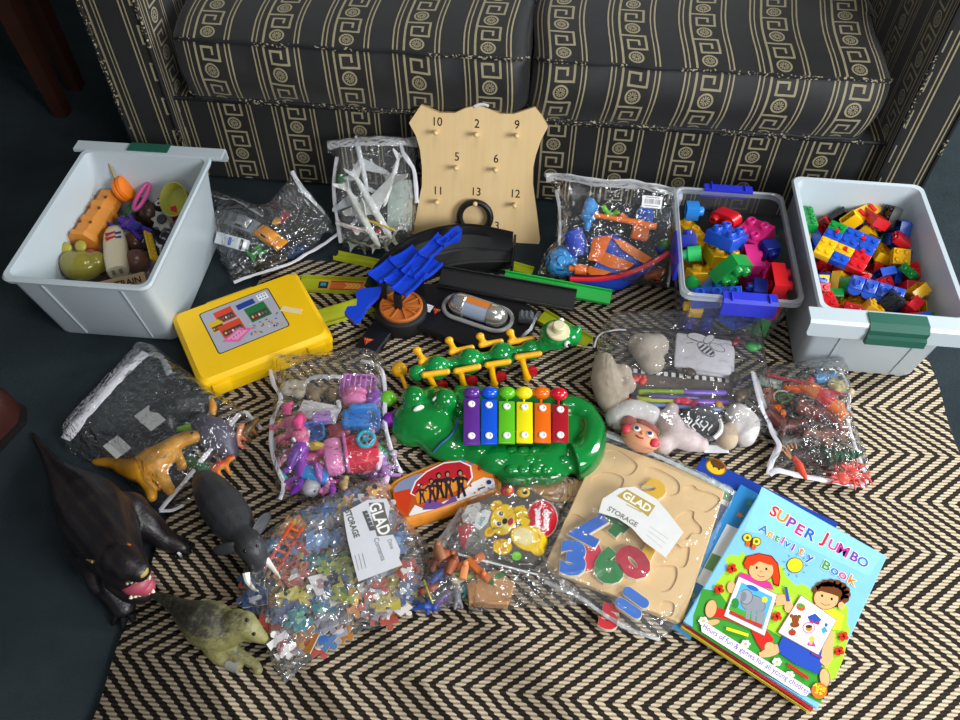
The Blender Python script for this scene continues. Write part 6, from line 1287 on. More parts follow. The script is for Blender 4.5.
def flat(pts, h, th, col, nm, par=None, Wf=None, rough=.35):
    Wf = Wf or W; pp = [Wf(x, y, h) for x, y in pts]; b = MB(); b.prism([(p.x, p.y) for p in pp][::-1], pp[0].z, pp[0].z+th, None, th*.4); return fixn(b.build(nm, plas(col, rough), par or t, 50))
flat(((586, 273), (597, 262), (588, 238), (612, 234), (630, 244), (650, 262), (640, 269), (615, 275)), .034, .012, '1f4cc0', 'deck')
flat(((588, 260), (593, 238), (612, 235), (606, 250), (600, 262)), .047, .006, 'ea6f14', 'panel'); flat(((587, 272), (589, 266), (612, 272), (605, 275), (590, 275)), .047, .006, 'f07a18', 'panel')
flat(((597, 262), (605, 252), (635, 264), (626, 271), (610, 268)), .047, .006, 'f07a18', 'panel'); flat(((612, 238), (624, 241), (652, 258), (644, 264), (622, 250)), .047, .006, 'f28522', 'panel')
b = MB(); b.cyl(W(575, 269, .05), W(587, 270, .05), .011, .010, 14); b.cyl(W(569, 268, .05), W(576, 269, .05), .006, .006, 10); b.build('bow_cap', plas('ea7018', .35), t)
t = thing('toy_boat_mast', 'orange toy mast with hinge lying across the blue boat'+INB2, 'toy', BF, 624, 221, .045, (655, 228)); t.name = 'toy_oar'; M_ = t.matrix_basis; W = W_(BF, M_)
b = MB(); b.tube([W(594, 215, .045), W(625, 220, .045), W(656, 227, .045)], [.005, .006, .007], 10); b.ell(W(622, 216, .05), .007); b.build('pole', plas('ee7514', .35), t)
b = MB(); b.box(W(640, 233, .04), (.035, .03, .012), .004); b.build('bracket', plas('d86a18', .4), t)
t = thing('toy_funnel', 'light blue plastic funnel dish'+INB2, 'toy', BF, 561, 262, .01, tilt=Rx(-.1)); b = MB(); b.lathe([(.034, 0), (.034, .006), (.022, .022), (.012, .026), (.009, .034), (.004, .034)], 28); b.build('funnel', plas('2f9be6', .35), t)
t = thing('toy_drum', 'blue plastic barrel'+INB2, 'toy', BF, 576, 243, .02, (580, 256)); b = MB(); b.lathe([(.014, -.03), (.021, -.026), (.023, 0), (.021, .026), (.014, .03)], 22, Ry(PI/2)); b.build('barrel', plas('2546bc', .35), t)
t = thing('toy_figure', 'light blue toy sailor figure'+INB2, 'toy figure', BF, 588, 212, .02); W = W_(BF, t.matrix_basis); b = MB(); b.ell(W(590, 203, .02), (.012, .012, .012)); b.tube([W(590, 207, .02), W(588, 220, .02)], [.014, .017], 12); b.tube([W(588, 209, .02), W(598, 206, .02)], [.007, .006], 8); b.tube([W(588, 218, .02), W(587, 230, .02)], [.009, .007], 8); organic('body', b, plas('2f8fdc', .35), t, .003, 3)
t = thing('toy_hook', 'bright green plastic hook'+INB2, 'toy', BF, 612, 212, .03); W = W_(BF, t.matrix_basis); b = MB(); b.tube(spline([W(603, 206, .03), W(608, 213, .03), W(613, 215, .03), W(618, 211, .03)], 4), .005, 8); b.build('hook', plas('6fcf1c', .35), t)
t = thing('toy_ball', 'dark green and blue ball'+INB2, 'toy ball', BF, 664, 246, .02); b = MB(); b.ell((0, 0, 0), (.016, .016, .014)); b.build('ball', plas('3f7a24', .4), t); b = MB(); b.ell((-.006, -.008, .002), (.013, .011, .012)); b.build('patch', plas('2a3f98', .4), t)
t = thing('toy_figure', 'blue and orange toy diver'+INB2+', upper right', 'toy figure', BF, 646, 218, .015); W = W_(BF, t.matrix_basis); b = MB(); b.ell(W(645, 214, .02), (.02, .016, .012)); b.tube([W(645, 216, .02), W(650, 230, .02)], [.014, .01], 10); organic('body', b, plas('1f53b4', .35), t, .003, 3); b = MB(); b.ell(W(640, 232, .03), (.014, .012, .01)); b.build('vest', plas('ec7a1c', .4), t)
t = thing('toy_crab', 'rusty orange toy claw under the boat'+INB2, 'toy', BF, 655, 277, .006); W = W_(BF, t.matrix_basis); b = MB(); b.tube([W(643, 277, .01), W(655, 274, .012), (W(666, 270, .01))], [.008, .011, .008], 10); b.tube([W(655, 274, .012), W(659, 282, .01)], [.008, .006], 8); organic('claw', b, plas('b5531c', .4), t, .003, 3)
# the three bags
film('zip_bag', 'clear plastic bag of toy cars with a white taped edge, right of the left bin', FC, [(207, 194, .05), (220, 198, .05), (249, 209, .04), (264, 217, .04), (274, 216, .05), (281, 206, .07), (285, 192, .11), (292, 171, .15), (299, 184, .13), (313, 200, .09), (328, 216, .05), (339, 234, .012), (311, 252, .004), (273, 270, .002), (250, 278, .002), (233, 284, .002), (222, 262, .002), (206, 219, .02)], .05, fall=.035, seed=2,
     tapes=[(.005, [(340, 233, .018), (325, 244, .016), (311, 252, .014), (292, 263, .012), (273, 270, .012), (250, 277, .012), (234, 283, .012)]), (.003, [(207, 194, .053), (222, 199, .053), (236, 201, .052), (250, 209, .045), (263, 217, .044)], 'seam', vinyl(.35, 40, .5, key='seam')), (.007, [(292, 172, .15), (300, 186, .13), (312, 200, .1), (325, 214, .06)], 'corner_tape', vinyl(.45, 40, .5, key='tape'))])
b = MB(); 
film('zip_bag', 'clear bag of white toy planes leaning on the sofa beside the number board', PF, [(326, 140), (345, 138), (374, 135), (400, 136), (417, 136), (419, 150), (414, 168), (417, 200), (415, 225), (411, 240), (400, 247), (386, 253), (360, 252), (343, 247), (338, 224), (335, 204), (334, 181), (337, 157), (327, 152)], .055, fall=.03, seed=3, mat=vinyl(.04, 80, .9, key='vp'),
     tapes=[(.011, [(328, 146, .012), (345, 143, .02), (374, 141, .025), (400, 142, .02), (417, 142, .01)], 'top_band', vinyl(.6, 20, .4, key='band')), (.0045, [(337, 157, .01), (334, 181, .012), (335, 204, .012), (338, 224, .012), (341, 243, .01)]), (.0055, [(401, 146, .03), (404, 154, .035), (410, 163, .03), (414, 170, .02), (416, 185, .012), (417, 203, .012)])])
film('zip_bag', 'clear bag of blue and orange toy boats leaning on the sofa, with barcode sticker', BF, [(545, 175), (563, 173), (600, 179), (629, 179), (655, 184), (674, 187), (679, 200), (674, 209), (676, 227), (674, 250), (667, 290), (640, 287), (610, 286), (572, 283), (537, 276), (544, 253), (556, 240), (557, 220), (558, 203), (552, 186)], .068, fall=.03, seed=4, wr=.005, mat=vinyl(.01, 60, .9, key='vb'),
     tapes=[(.010, [(546, 178, .01), (563, 177, .015), (600, 183, .025), (629, 184, .025), (655, 188, .02), (674, 192, .012)], 'top_band', vinyl(.5, 20, .4, key='band2')), (.0035, [(674, 209, .01), (676, 227, .014), (672, 255, .012), (668, 288, .008)], 'seam', vinyl(.4, 40, .5, key='seam')), (.0035, [(556, 190, .02), (559, 205, .03), (560, 225, .035), (559, 245, .03)], 'seam', vinyl(.4, 40, .5, key='seam')), (.008, [(677, 190, .012), (679, 199, .01), (675, 208, .008)], 'corner_tape')])
M = place(BF, 652, 202, .078, (662, 203)); st = [o for o in S.objects if o.get('label', '').startswith('clear bag of blue and orange')][0]
d = Dr(.0); d.rect(0, 0, .04, .024, 'e8e8ea')
rn = random.Random(1)
for k in range(17): d.rect(-.015+k*.0019, .001, rn.choice((.0005, .0009, .0012)), .010, '22242a'); d.z -= d.dz*.8
for r in (.009, -.008): d.rect(0, r, .028, .0014, '6a6c74')
s_ = d.build('barcode_sticker', st); s_.matrix_basis = st.matrix_basis.inverted() @ M
# ================================================================ dinosaur bag
DB = Fr((0, 0, .004)); IND = ' in the dinosaur bag'
def yp(p, n):
    k = noise.noise(p*60); return mixh('c98a1c', '7a5a18', max(0, n.z-.6)*1.2+k*.4)
t, W, mi = critter('dinosaur_figure', 'mustard yellow long tailed dinosaur'+IND, 'toy dinosaur', DB, (155, 465, 0),
    [(95, 462, .012, .006), (112, 463, .02, .010), (128, 468, .03, .017), (143, 468, .038, .027), (157, 460, .042, .028), (168, 450, .045, .019), (180, 441, .045, .014), (193, 437, .045, .012), (198, 436, .045, .009)],
    [[(145, 476, .035, .017), (150, 488, .03, .011), (152, 497, .03, .009)], [(158, 474, .035, .017), (166, 485, .03, .011), (171, 491, .028, .009)], [(175, 452, .04, .011), (180, 460, .036, .008), (182, 466, .034, .009)]], vcol(.4), yp, .003, 3)
eyes(t, W, [(192, 433, .056, 0)], .0025)
t, W, mi = critter('dinosaur_figure', 'dark grey green dinosaur lying behind the mustard one'+IND, 'toy dinosaur', DB, (185, 412, 0),
    [(120, 436, .012, .006), (138, 426, .02, .014), (158, 414, .03, .024), (180, 406, .034, .03), (202, 402, .034, .022), (214, 403, .034, .015)], [[(200, 410, .03, .014), (208, 420, .02, .009)], [(168, 420, .03, .014), (172, 430, .02, .009)]], plas('23282a', .4, var=.3), None, .0035, 3)
b = MB(); b.tube([W((211, 398, .045, 0)), W((213, 408, .045, 0)), W((212, 415, .04, 0))], [.005, .0075, .006], 10); b.build('crest', plas('d08a1c', .4), t)
t, W, mi = critter('dinosaur_figure', 'grey purple round dinosaur'+IND+' beside the tape', 'toy dinosaur', DB, (214, 436, 0), [(202, 424, .03, .02), (212, 432, .034, .03), (222, 440, .03, .028), (230, 452, .02, .016)], [[(212, 446, .02, .012), (208, 456, .012, .008)]], plas('4a4658', .45, var=.3), None, .0035, 3)
t, W, mi = critter('dinosaur_figure', 'dark green dinosaur head poking out'+IND+' near the mustard one', 'toy dinosaur', DB, (200, 470, 0), [(190, 462, .02, .012), (200, 470, .022, .018), (207, 477, .018, .013)], [], plas('1e5a34', .45, var=.3), None, .003, 3)
def minid(label, px, py, a, c, c2, nm='dinosaur_figure', cat='toy dinosaur', fr=DB, h=.014, k=1.0):
    M = place(fr, px, py, h, rz=a); t = empty(nm, M, label, cat); b = MB()
    b.tube([(-.032*k, 0, 0), (-.018*k, 0, .002), (0, 0, .004), (.012*k, 0, .006), (.02*k, 0, .012), (.03*k, 0, .012)], [.0025*k, .0055*k, .009*k, .0065*k, .006*k, .0045*k], 10)
    for x in (-.006, .010):
        for s in (-1, 1): b.tube([(x*k, s*.005*k, .002), (x*k, s*.012*k, -.004), (x*k+.002, s*.015*k, -.012*k)], [.005*k, .004*k, .0038*k], 8)
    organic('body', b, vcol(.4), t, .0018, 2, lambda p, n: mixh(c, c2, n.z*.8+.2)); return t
minid('small orange red dinosaur near the corner'+IND, 237, 441, 1.4, 'd8582a', 'e8946a'); minid('small red and yellow dinosaur beside the white tape'+IND, 220, 467, .6, 'd0b040', 'd8361c'); minid('small bright lime dinosaur'+IND, 190, 429, .2, '7ac41c', 'a4dc30'); minid('small dark orange dinosaur with a long tail at the right corner'+IND, 247, 432, .9, '8a4a20', '6a5a28')
for px, py, w, h, lb in ((150, 418, .05, .032, 'large grey paper tag'), (117, 447, .04, .03, 'smaller grey paper tag')):
    t = thing('paper_tag', lb+IND, 'tag', DB, px, py, .05, rz=-.6); b = MB(); b.box((0, 0, 0), (w, h, .0008)); b.build('tag', plas('a9aaa8', .7), t)
film('zip_bag', 'clear bag of dinosaur figures with a broad white band, left of the pony bag', DB, [(63, 441), (100, 402), (146, 352), (167, 356), (188, 372), (205, 386), (228, 402), (244, 411), (262, 430), (246, 452), (228, 474), (206, 490), (178, 510), (160, 512), (142, 497), (117, 469), (83, 459), (66, 450)], .074, fall=.04, seed=6, mat=vinyl(.012, 75, .8, key='vd'),
     tapes=[(.013, [(66, 440, .012), (84, 417, .016), (105, 393, .016), (126, 371, .014), (146, 354, .008)], 'top_band', TAPE), (.005, [(160, 511, .012), (180, 488, .03), (202, 461, .034), (222, 437, .03), (242, 413, .014), (252, 419, .01), (262, 430, .006)]), (.004, [(160, 511, .01), (172, 511, .008), (184, 506, .006)]), (.007, [(150, 354, .008), (162, 358, .02), (170, 375, .04)], 'corner_tape', vinyl(.4, 60, .5, key='tape2'))])
# ================================================================ pony bag
PB = Fr((0, 0, RZ+.004)); INQ = ' in the pony bag'
def pony(label, px, py, a, c, c2, k=1.0, h=.016, head=True):
    t = thing('toy_pony', label+INQ, 'toy animal', PB, px, py, h, rz=a); b = MB()
    b.tube([(-.016*k, 0, 0), (0, 0, .001), (.012*k, 0, .003), (.02*k, 0, .01)], [.010*k, .011*k, .010*k, .008*k], 12); b.ell((.027*k, 0, .016*k), (.015*k, .014*k, .014*k)); b.ell((.04*k, 0, .012*k), (.008*k, .008*k, .007*k))
    for x in (-.014, .008):
        for s in (-1, 1): b.tube([(x*k, s*.006*k, 0), (x*k-.004, s*.02*k, -.002), (x*k-.006, s*.03*k, -.004)], [.006*k, .005*k, .006*k], 8)
    organic('body', b, plas(c, .3), t, .0019, 2)
    b = MB(); b.tube([(.03*k, 0, .03*k), (.018*k, .004, .03*k), (.006*k, .012*k, .022*k), (-.006*k, .016*k, .018*k)], [.004*k, .009*k, .009*k, .004*k], 10); b.tube([(-.022*k, 0, .004), (-.034*k, .006, .008), (-.042*k, .016*k, .002)], [.006*k, .008*k, .003*k], 10); b.build('mane', plas(c2, .35), t)
    for s in (-1, 1): b = MB(); b.ell((.033*k, s*.0115*k, .02*k), (.0042*k, .003*k, .0052*k)); e = b.build('eye', plas('f0f2f4', .2), t); b = MB(); b.ell((.0352*k, s*.0128*k, .0205*k), (.0025*k, .0022*k, .0035*k)); b.build('pupil', plas('1a2438', .2), e)
    return t
pony('pink pony with big blue eyes', 294, 428, -.9, 'd66a92', 'd84a86', 1.25, .026); pony('purple pony with stretched legs', 302, 470, 1.8, '8a3ab0', '6a2a98', 1.1, .022); pony('rose pony with yellow hair', 311, 458, .4, 'd8508c', 'd0b03a', .9, .02); pony('small magenta pony by the bag bottom', 327, 480, 2.4, 'b03a8c', '9a50b4', .8, .014); pony('lilac pony at the right tape', 385, 470, 2.0, '9a70b0', 'd8b8d0', .8, .014)
def bx_(nm, label, px, py, a, sz, c, h=.02, tilt=None, hollow=False, bev=.004, cat='toy'):
    t = thing(nm, label+INQ, cat, PB, px, py, h, rz=a, tilt=tilt); b = MB()
    if hollow:
        w, d_, z = sz; lp_ = lambda i, zz: [(x, y, zz) for x, y in rr(w-2*i, d_-2*i, min(w, d_)*.25, 4)]
        b.loft([lp_(0.003, -z/2), lp_(0, z/2), lp_(.003, z/2), lp_(.005, -z/2+.003)]); b.build('tub', plas(c, .3), t, 40)
    else: b.box((0, 0, 0), sz, bev); b.build('block', plas(c, .3), t)
    return t
t = bx_('toy_cup', 'blue plastic toy cup', 315, 432, .2, (.038, .034, .032), '2a7cc8', .026, Rx(.5), True); b = MB(); b.ell((0, -.018, 0), (.005, .003, .005)); b.build('stud', plas('e08ab0', .3), t)
t = bx_('toy_tray', 'white plastic toy bed', 319, 412, -.1, (.075, .04, .006), 'd9d6d8', .03); b = MB(); b.cyl((.034, .016, 0), (.034, .016, .02), .004); b.cyl((.034, -.016, 0), (.034, -.016, .02), .004); b.build('bed_post', plas('e4e0e2', .4), t)
bx_('toy_block', 'lilac brick with studs', 322, 418, .2, (.034, .022, .016), 'a884cc', .044)
t = bx_('toy_basket', 'lilac pink toy basket', 359, 388, .05, (.07, .05, .02), 'c07cc0', .02, Rx(.4), True); 
for k in range(6): b = MB(); b.tube([(-.026+k*.01, .02, .012), (-.026+k*.01, .0, .018), (-.026+k*.01, -.02, .012)], .0018, 6); b.build('bar', plas('b86ab8', .35), t)
t = thing('bean_bag', 'pink bean shaped toy seat'+INQ, 'toy', PB, 354, 399, .03); b = MB(); b.ell((0, 0, 0), (.024, .018, .014)); b.build('seat', plas('d878a8', .35), t); b = MB(); b.ell((.002, .012, .008), (.022, .008, .012)); b.build('back', plas('d070a0', .35), t)
t = thing('toy_cone', 'purple toy party hat cone'+INQ, 'toy', PB, 374, 402, .026, tilt=Rx(.9)); b = MB(); b.lathe([(.02, -.016), (.018, -.014), (.002, .024), (.0005, .025)], 22); b.build('cone', plas('8a3ec0', .3), t)
t = thing('toy_ball', 'bright green ball'+INQ, 'toy ball', PB, 388, 399, .018); b = MB(); b.ell((0, 0, 0), .016); b.build('ball', plas('6cc02a', .25), t); b = MB(); b.lathe([(.0165, -.002), (.0165, .002)], 20); b.build('ring', plas('4a9a1c', .3), t)
t = thing('toy_ball', 'purple ball half under the right tape'+INQ, 'toy ball', PB, 390, 420, .016); b = MB(); b.ell((0, 0, 0), .015); b.build('ball', plas('7a1f9a', .25), t); b = MB(); b.lathe([(.0155, -.002), (.0155, .002)], 20); b.build('ring', plas('5a1a7a', .3), t)
t = thing('toy_armchair', 'blue toy armchair with pink feet'+INQ, 'toy furniture', PB, 362, 421, .024, rz=.15); b = MB(); b.box((0, 0, 0), (.06, .04, .026), .006); b.build('seat', plas('2a80d0', .3), t); b = MB(); b.box((.004, .014, .014), (.05, .014, .03), .006); b.build('backrest', plas('2f8ade', .3), t)
for s in (-1, 1): b = MB(); b.box((s*.028, -.004, .010), (.012, .038, .022), .005); b.build('armrest', plas('2474c4', .3), t)
for x, y in ((-.024, -.022), (.02, -.022), (-.034, .006)): b = MB(); b.ell((x, y, -.002), (.0045, .0045, .005)); b.build('foot', plas('e08aa8', .3), t)
t = thing('toy_chest', 'red toy chest with a pink lid'+INQ, 'toy', PB, 352, 455, .03, rz=-1.25); b = MB(); b.box((0, .018, 0), (.066, .06, .036), .01); b.build('tub', plas('d01a38', .28), t); b = MB(); b.box((.0, -.03, .006), (.07, .036, .03), .012); b.build('lid', plas('e88ac0', .28), t); b = MB(); b.box((0, -.009, .012), (.07, .006, .026), .002); b.build('hinge', plas('c870a8', .3), t)
t = thing('spoked_wheel', 'turquoise spoked toy wheel on the red chest'+INQ, 'toy', PB, 366, 439, .055, tilt=Rx(.2)); b = MB(); b.tube([(.014*math.cos(a), .014*math.sin(a), 0) for a in (2*PI*k/28 for k in range(28))], .0035, 8, closed=True); b.build('rim', plas('18b0c8', .3), t)
b = MB(); b.cyl((0, 0, -.002), (0, 0, .003), .005)
for k in range(5): b.box((0, 0, 0), (.012, .003, .003), .0008, Rz(k*2*PI/5) @ T(.008, 0, 0))
b.build('spoke_hub', plas('18a0b8', .3), t)
t = thing('toy_wedge', 'green toy wedge beside the red chest'+INQ, 'toy', PB, 378, 450, .024, rz=.5); b = MB(); b.prism([(-.014, -.02), (.014, -.02), (.0, .024)], -.012, .012, None, .003); b.build('wedge', plas('2a9a6a', .35), t); b = MB(); b.ell((0, -.006, .013), (.006, .006, .003)); b.build('stud', plas('34b07a', .35), t)
t = bx_('toy_bed', 'bright blue toy bench with pink ends', 316, 475, -.1, (.046, .026, .018), '2090d8', .024)
for s in (-1, 1): b = MB(); b.ell((s*.024, -.008, -.004), (.004, .004, .005)); b.build('foot', plas('e890b8', .3), t)
t = thing('toy_owl', 'pale grey egg shaped toy'+INQ, 'toy', PB, 311, 488, .018); b = MB(); b.ell((0, 0, 0), (.017, .016, .015)); b.build('body', plas('b4b4ba', .35), t); b = MB(); b.ell((.010, -.010, .008), (.002, .002, .002)); b.build('eye', plas('22222a', .3), t)
t = thing('hair_tuft', 'cream fluffy doll hair'+INQ, 'doll hair', PB, 297, 391, .02); b = MB()
for k in range(7): b.ell((R0.uniform(-.02, .02), R0.uniform(-.014, .014), R0.uniform(-.006, .006)), R0.uniform(.01, .015))
organic('tuft', b, fuzz('b9ae98', 'd0c6b0'), t, .003, 3)
t = thing('hair_tuft', 'brown doll hair clump beside the lilac basket'+INQ, 'doll hair', PB, 325, 394, .016); b = MB()
for k in range(9): b.ell((R0.uniform(-.035, .035), R0.uniform(-.014, .014), R0.uniform(-.006, .006)), R0.uniform(.009, .013))
organic('tuft', b, fuzz('6e5c40', '8a7450'), t, .003, 3)
t = bx_('toy_block', 'dusty red brick behind the blue armchair', 338, 433, .4, (.034, .03, .02), 'a03a48', .02)
for i, (px, py, c, lb) in enumerate(((283, 443, 'c83a68', 'rose'), (281, 462, 'd8a0b8', 'pale pink'), (284, 478, '3ab0a0', 'teal'), (291, 452, 'b02a60', 'crimson'), (306, 448, 'd8c030', 'yellow'), (322, 461, 'e08a30', 'orange'), (334, 470, 'b060c0', 'violet'), (290, 487, 'c04a90', 'magenta'), (326, 489, 'd880b8', 'light pink'), (392, 455, 'a890a8', 'grey lilac'), (375, 478, '7a4a8a', 'plum'), (345, 485, 'c8b070', 'straw'), (366, 470, 'd06a9a', 'candy pink'), (392, 440, '7a6a5a', 'taupe'))):
    t = thing('toy_trinket', f'tiny {lb} plastic trinket'+INQ, 'toy trinket', PB, px, py, .014, rz=i*1.3); b = MB(); b.tube([(-.010, 0, 0), (0, .003, .003), (.010, -.002, 0)], [.006, .0085, .005], 10); b.build('trinket', plas(c, .3), t); b = MB(); b.ell((.010, -.002, .005), .0055); b.build('knob', plas(c, .3), t)
film('zip_bag', 'clear bag of pink and purple pony toys with white piping, above the pencil case', PB, [(268, 364, .008), (300, 366), (333, 364), (361, 360, .01), (385, 361, .01), (387, 400), (387, 425), (392, 441), (402, 472), (394, 484), (363, 491), (336, 498), (309, 503), (277, 501), (273, 475), (271, 446), (272, 411), (281, 397), (272, 380)], .066, fall=.03, seed=7, mat=vinyl(.02, 80, .8, key='vq'),
     tapes=[(.0045, [(269, 365, .012), (274, 385, .016), (281, 398, .02), (276, 412, .022), (272, 425, .022), (272, 450, .022), (278, 470, .024), (284, 485, .02), (280, 500, .008)]), (.0045, [(361, 361, .012), (372, 364, .02), (381, 370, .022), (385, 388, .022), (385, 420, .022), (388, 438, .022), (393, 456, .018), (402, 474, .008)]), (.006, [(302, 385, .05), (314, 378, .055), (330, 377, .055), (344, 377, .05)], 'inner_band', vinyl(.35, 60, .5, key='tape3'))])
# ================================================================ soft toy bag
SB = Fr((0, 0, RZ+.004)); INS = ' in the black-zip bag'
def plush(label, pts, blobs, c, c2, nm='plush_toy', cat='soft toy', vox=.004):
    t = thing(nm, label+INS, cat, SB, pts[0][0], pts[0][1], 0); mi = t.matrix_basis.inverted(); W = lambda p: mi @ SB.at(p[0], p[1], p[2]); b = MB()
    if len(pts) > 1: sp = spline([W(p) for p in pts], 4); rs = [p[3] for p in pts]; r2 = [rs[min(len(rs)-1, i//4)]+(rs[min(len(rs)-1, i//4+1)]-rs[min(len(rs)-1, i//4)])*(i % 4)/4 for i in range(len(sp))]; b.tube(sp, r2, 12)
    for p in pts: b.ell(W(p), p[3])
    for p in blobs: b.ell(W(p), p[3])
    organic('body', b, fuzz(c, c2, 90), t, vox, 3); return t, W
t, W = plush('long beige furry plush with a folded limb, at the left', [(604, 362, .03, .02), (606, 380, .032, .03), (609, 398, .028, .024), (612, 408, .022, .016)], [(622, 374, .034, .02), (627, 385, .032, .018), (620, 396, .03, .017)], 'a79682', 'c4b5a2')
t, W = plush('round beige furry plush ball', [(648, 350, .032, .032)], [(640, 345, .03, .024), (656, 346, .03, .026), (652, 362, .028, .025)], 'b3a494', 'cbbfb0')
for i, (dy, dx, hh, c) in enumerate(((6.5, 3.2, .008, 'c9c6cc'), (3, 1.8, .02, 'd2d0d5'), (0, 0, .032, 'c6c3ca'))):
    t = thing('folded_cloth', ('lowest', 'middle', 'top')[i]+' folded white cloth'+(' printed with a bee' if i == 2 else '')+INS, 'cloth', SB, 703+dx, 354+dy, hh, rz=-.12+i*.01)
    b = MB(); b.box((0, 0, 0), (.108, .085, .011), .005); b.build('cloth', fuzz(c, 'e4e2e8', 60, .9, .2), t)
    if i == 2:
        d = Dr(.0062); d.M = T(.002, .018, 0) @ Rz(-.6)
        INK = '4a4248'
        for x, y, rx, ry, a in ((-.022, .006, .02, .011, .5), (-.004, .018, .015, .008, 1.6), (.02, .012, .016, .009, .2)): d.ell(x, y, rx, ry, INK, a); d.ell(x, y, rx-.0012, ry-.0012, 'cfccd2', a)
        d.ell(.008, -.008, .021, .011, INK, -.2); d.ell(.008, -.008, .0197, .0097, 'cfccd2', -.2)
        for k in range(4): d.poly([(-.004+k*.008, .002-abs(k-1.2)*.0015), (.0+k*.008, .0015-abs(k-1.2)*.0015), (-.001+k*.008, -.0195+abs(k-1.2)*.003), (-.005+k*.008, -.018+abs(k-1.2)*.003)], INK)
        d.line([(-.02, -.012), (-.028, -.022)], .0012, INK); d.line([(-.016, -.002), (-.03, -.006)], .0012, INK); d.build('bee_print', t)
# pens
for i, (a, c, L, cl, w) in enumerate((((638, 392), (728, 393), 0, ('8fb32c', '7a5ac0'), .006), ((637, 400), (730, 403), 0, ('b9c030', '7a46b8'), .0065), ((640, 404), (724, 410), 0, ('7088c8', '7088c8'), .004), ((650, 396), (700, 398), 0, ('58447a', '58447a'), .005))):
    t = thing('toothbrush' if i < 2 else 'pencil', ('green and lilac stick uppermost of the stick row', 'yellow green and violet thick stick in the stick row', 'pale blue long stick lowest of the stick row', 'dark purple short stick between the others')[i]+INS, 'pen', SB, (a[0]+c[0])/2, (a[1]+c[1])/2, .022+.004*i, to=c); t.name = 'pen'
    L = (SB.loc(*c, .03)-SB.loc(*a, .03)).length; b = MB(); b.tube([(-L/2, 0, 0), (-L/2+.004, 0, 0), (0, 0, 0)], [w*.6, w, w], 10); b.build('cap', plas(cl[0], .3), t); b = MB(); b.tube([(0, 0, 0), (L/2-.006, 0, 0), (L/2, 0, 0)], [w*.95, w*.95, w*.3], 10); b.build('barrel', plas(cl[1], .3), t)
for i, (px, py, c, lb, r) in enumerate(((634, 379, 'c01c2c', 'red rubber piece', .012), (643, 381, 'd03a30', 'scarlet rubber piece', .010), (628, 402, 'c82a2a', 'dark red bead', .011), (684, 401, 'd02848', 'crimson flower bead', .015), (694, 404, 'b82440', 'dark crimson bead', .010), (719, 405, 'd8a838', 'amber bead', .010), (752, 347, '3aa04a', 'green plastic scrap', .014), (735, 342, '7a2430', 'maroon plastic scrap', .012), (661, 436, '5a9a3a', 'leaf green scrap', .010), (690, 372, '4a3a30', 'dark brown scrap by the cloths', .013), (742, 395, '5a4a38', 'brown tangle by the tape', .018), (735, 378, '423a34', 'dark tangle under the cloths', .015))):
    t = thing('toy_trinket', lb+INS, 'toy trinket', SB, px, py, .03, rz=i); b = MB(); b.ell((0, 0, 0), (r, r*.7, r*.55)); b.build('piece', plas(c, .35, var=.2), t); b = MB(); b.ell((r*.8, r*.3, .002), r*.42); b.build('lobe', plas(c, .35), t)
t = thing('checked_strip', 'black and white checked ribbon'+INS, 'ribbon', SB, 682, 389, .014, rz=-.03); b = MB(); b.box((0, 0, 0), (.19, .075, .002)); b.build('ribbon', plas('5f564e', .7, var=.25), t)
d = Dr(.0014)
for k in range(13): d.rect(-.088+k*.0145, .031, .0075, .010, 'e0dedc'); d.rect(-.081+k*.0145, -.033, .0075, .010, 'e0dedc'); d.rect(-.081+k*.0145, .031, .0065, .010, '1c1a1a'); d.z -= 3*d.dz
d.build('checks', t)
t, W = plush('white furry plush body at the left', [(617, 418, .022, .022), (632, 412, .028, .024), (650, 416, .026, .022)], [], 'c4c0bc', 'e2dfdc')
t, W = plush('pale pink and white plush rabbit', [(668, 420, .028, .022), (675, 432, .03, .026), (690, 440, .026, .022)], [(664, 444, .022, .019), (700, 444, .022, .016), (672, 410, .028, .014)], 'cbb3b2', 'e6d8d6')
t, W = plush('white plush with pink ears at the right', [(738, 416, .03, .024), (748, 424, .028, .022), (745, 436, .024, .02)], [(736, 428, .03, .015)], 'c9bfbd', 'e8e2e0')
t, W = plush('black plush with white printed squiggles', [(697, 424, .034, .028), (708, 426, .034, .028)], [(704, 416, .034, .022)], '17171a', '2a2a2e')
mi = t.matrix_basis.inverted()
for k in range(6):
    b = MB(); p0 = (690+k*4, 418+(k % 2)*3); q0 = [W((p0[0]+2*math.sin(j*1.6+k), p0[1]+j*2.4, .0625-.0012*abs(j-2)-abs(k-2.5)*.0022, 0)) for j in range(5)]; b.tube(spline(q0, 3), .0014, 6); b.build('squiggle', plas('e4e4e2', .5), t)
b = MB(); b.tube(spline([W((717, 418, .05, 0)), W((721, 424, .055, 0)), W((720, 432, .055, 0)), W((714, 438, .05, 0))], 4), .004, 8); b.build('band', plas('e0dedc', .5), t)
t = thing('plush_toy', 'beige plush foot'+INS, 'soft toy', SB, 727, 437, .028); b = MB(); b.ell((0, 0, 0), (.02, .026, .018)); b.ell((.008, .016, .004), (.014, .014, .013)); organic('body', b, fuzz('b9a184', 'cdb89c'), t, .003, 3)
t = thing('doll', 'peach faced doll head with blue eyes and red cheeks'+INS, 'doll', SB, 640, 438, .03, rz=-.5); b = MB(); b.ell((0, 0, 0), (.036, .026, .022)); b.build('head', plas('dc9a72', .4), t)
for x, y in ((-.010, .0), (.014, .003)):
    b = MB(); b.ell((x, y, .021), (.007, .006, .003)); e = b.build('eye', plas('f0f0f0', .3), t); b = MB(); b.ell((x, y, .0235), (.0042, .004, .0015)); b.build('pupil', plas('1c2a60', .3), e)
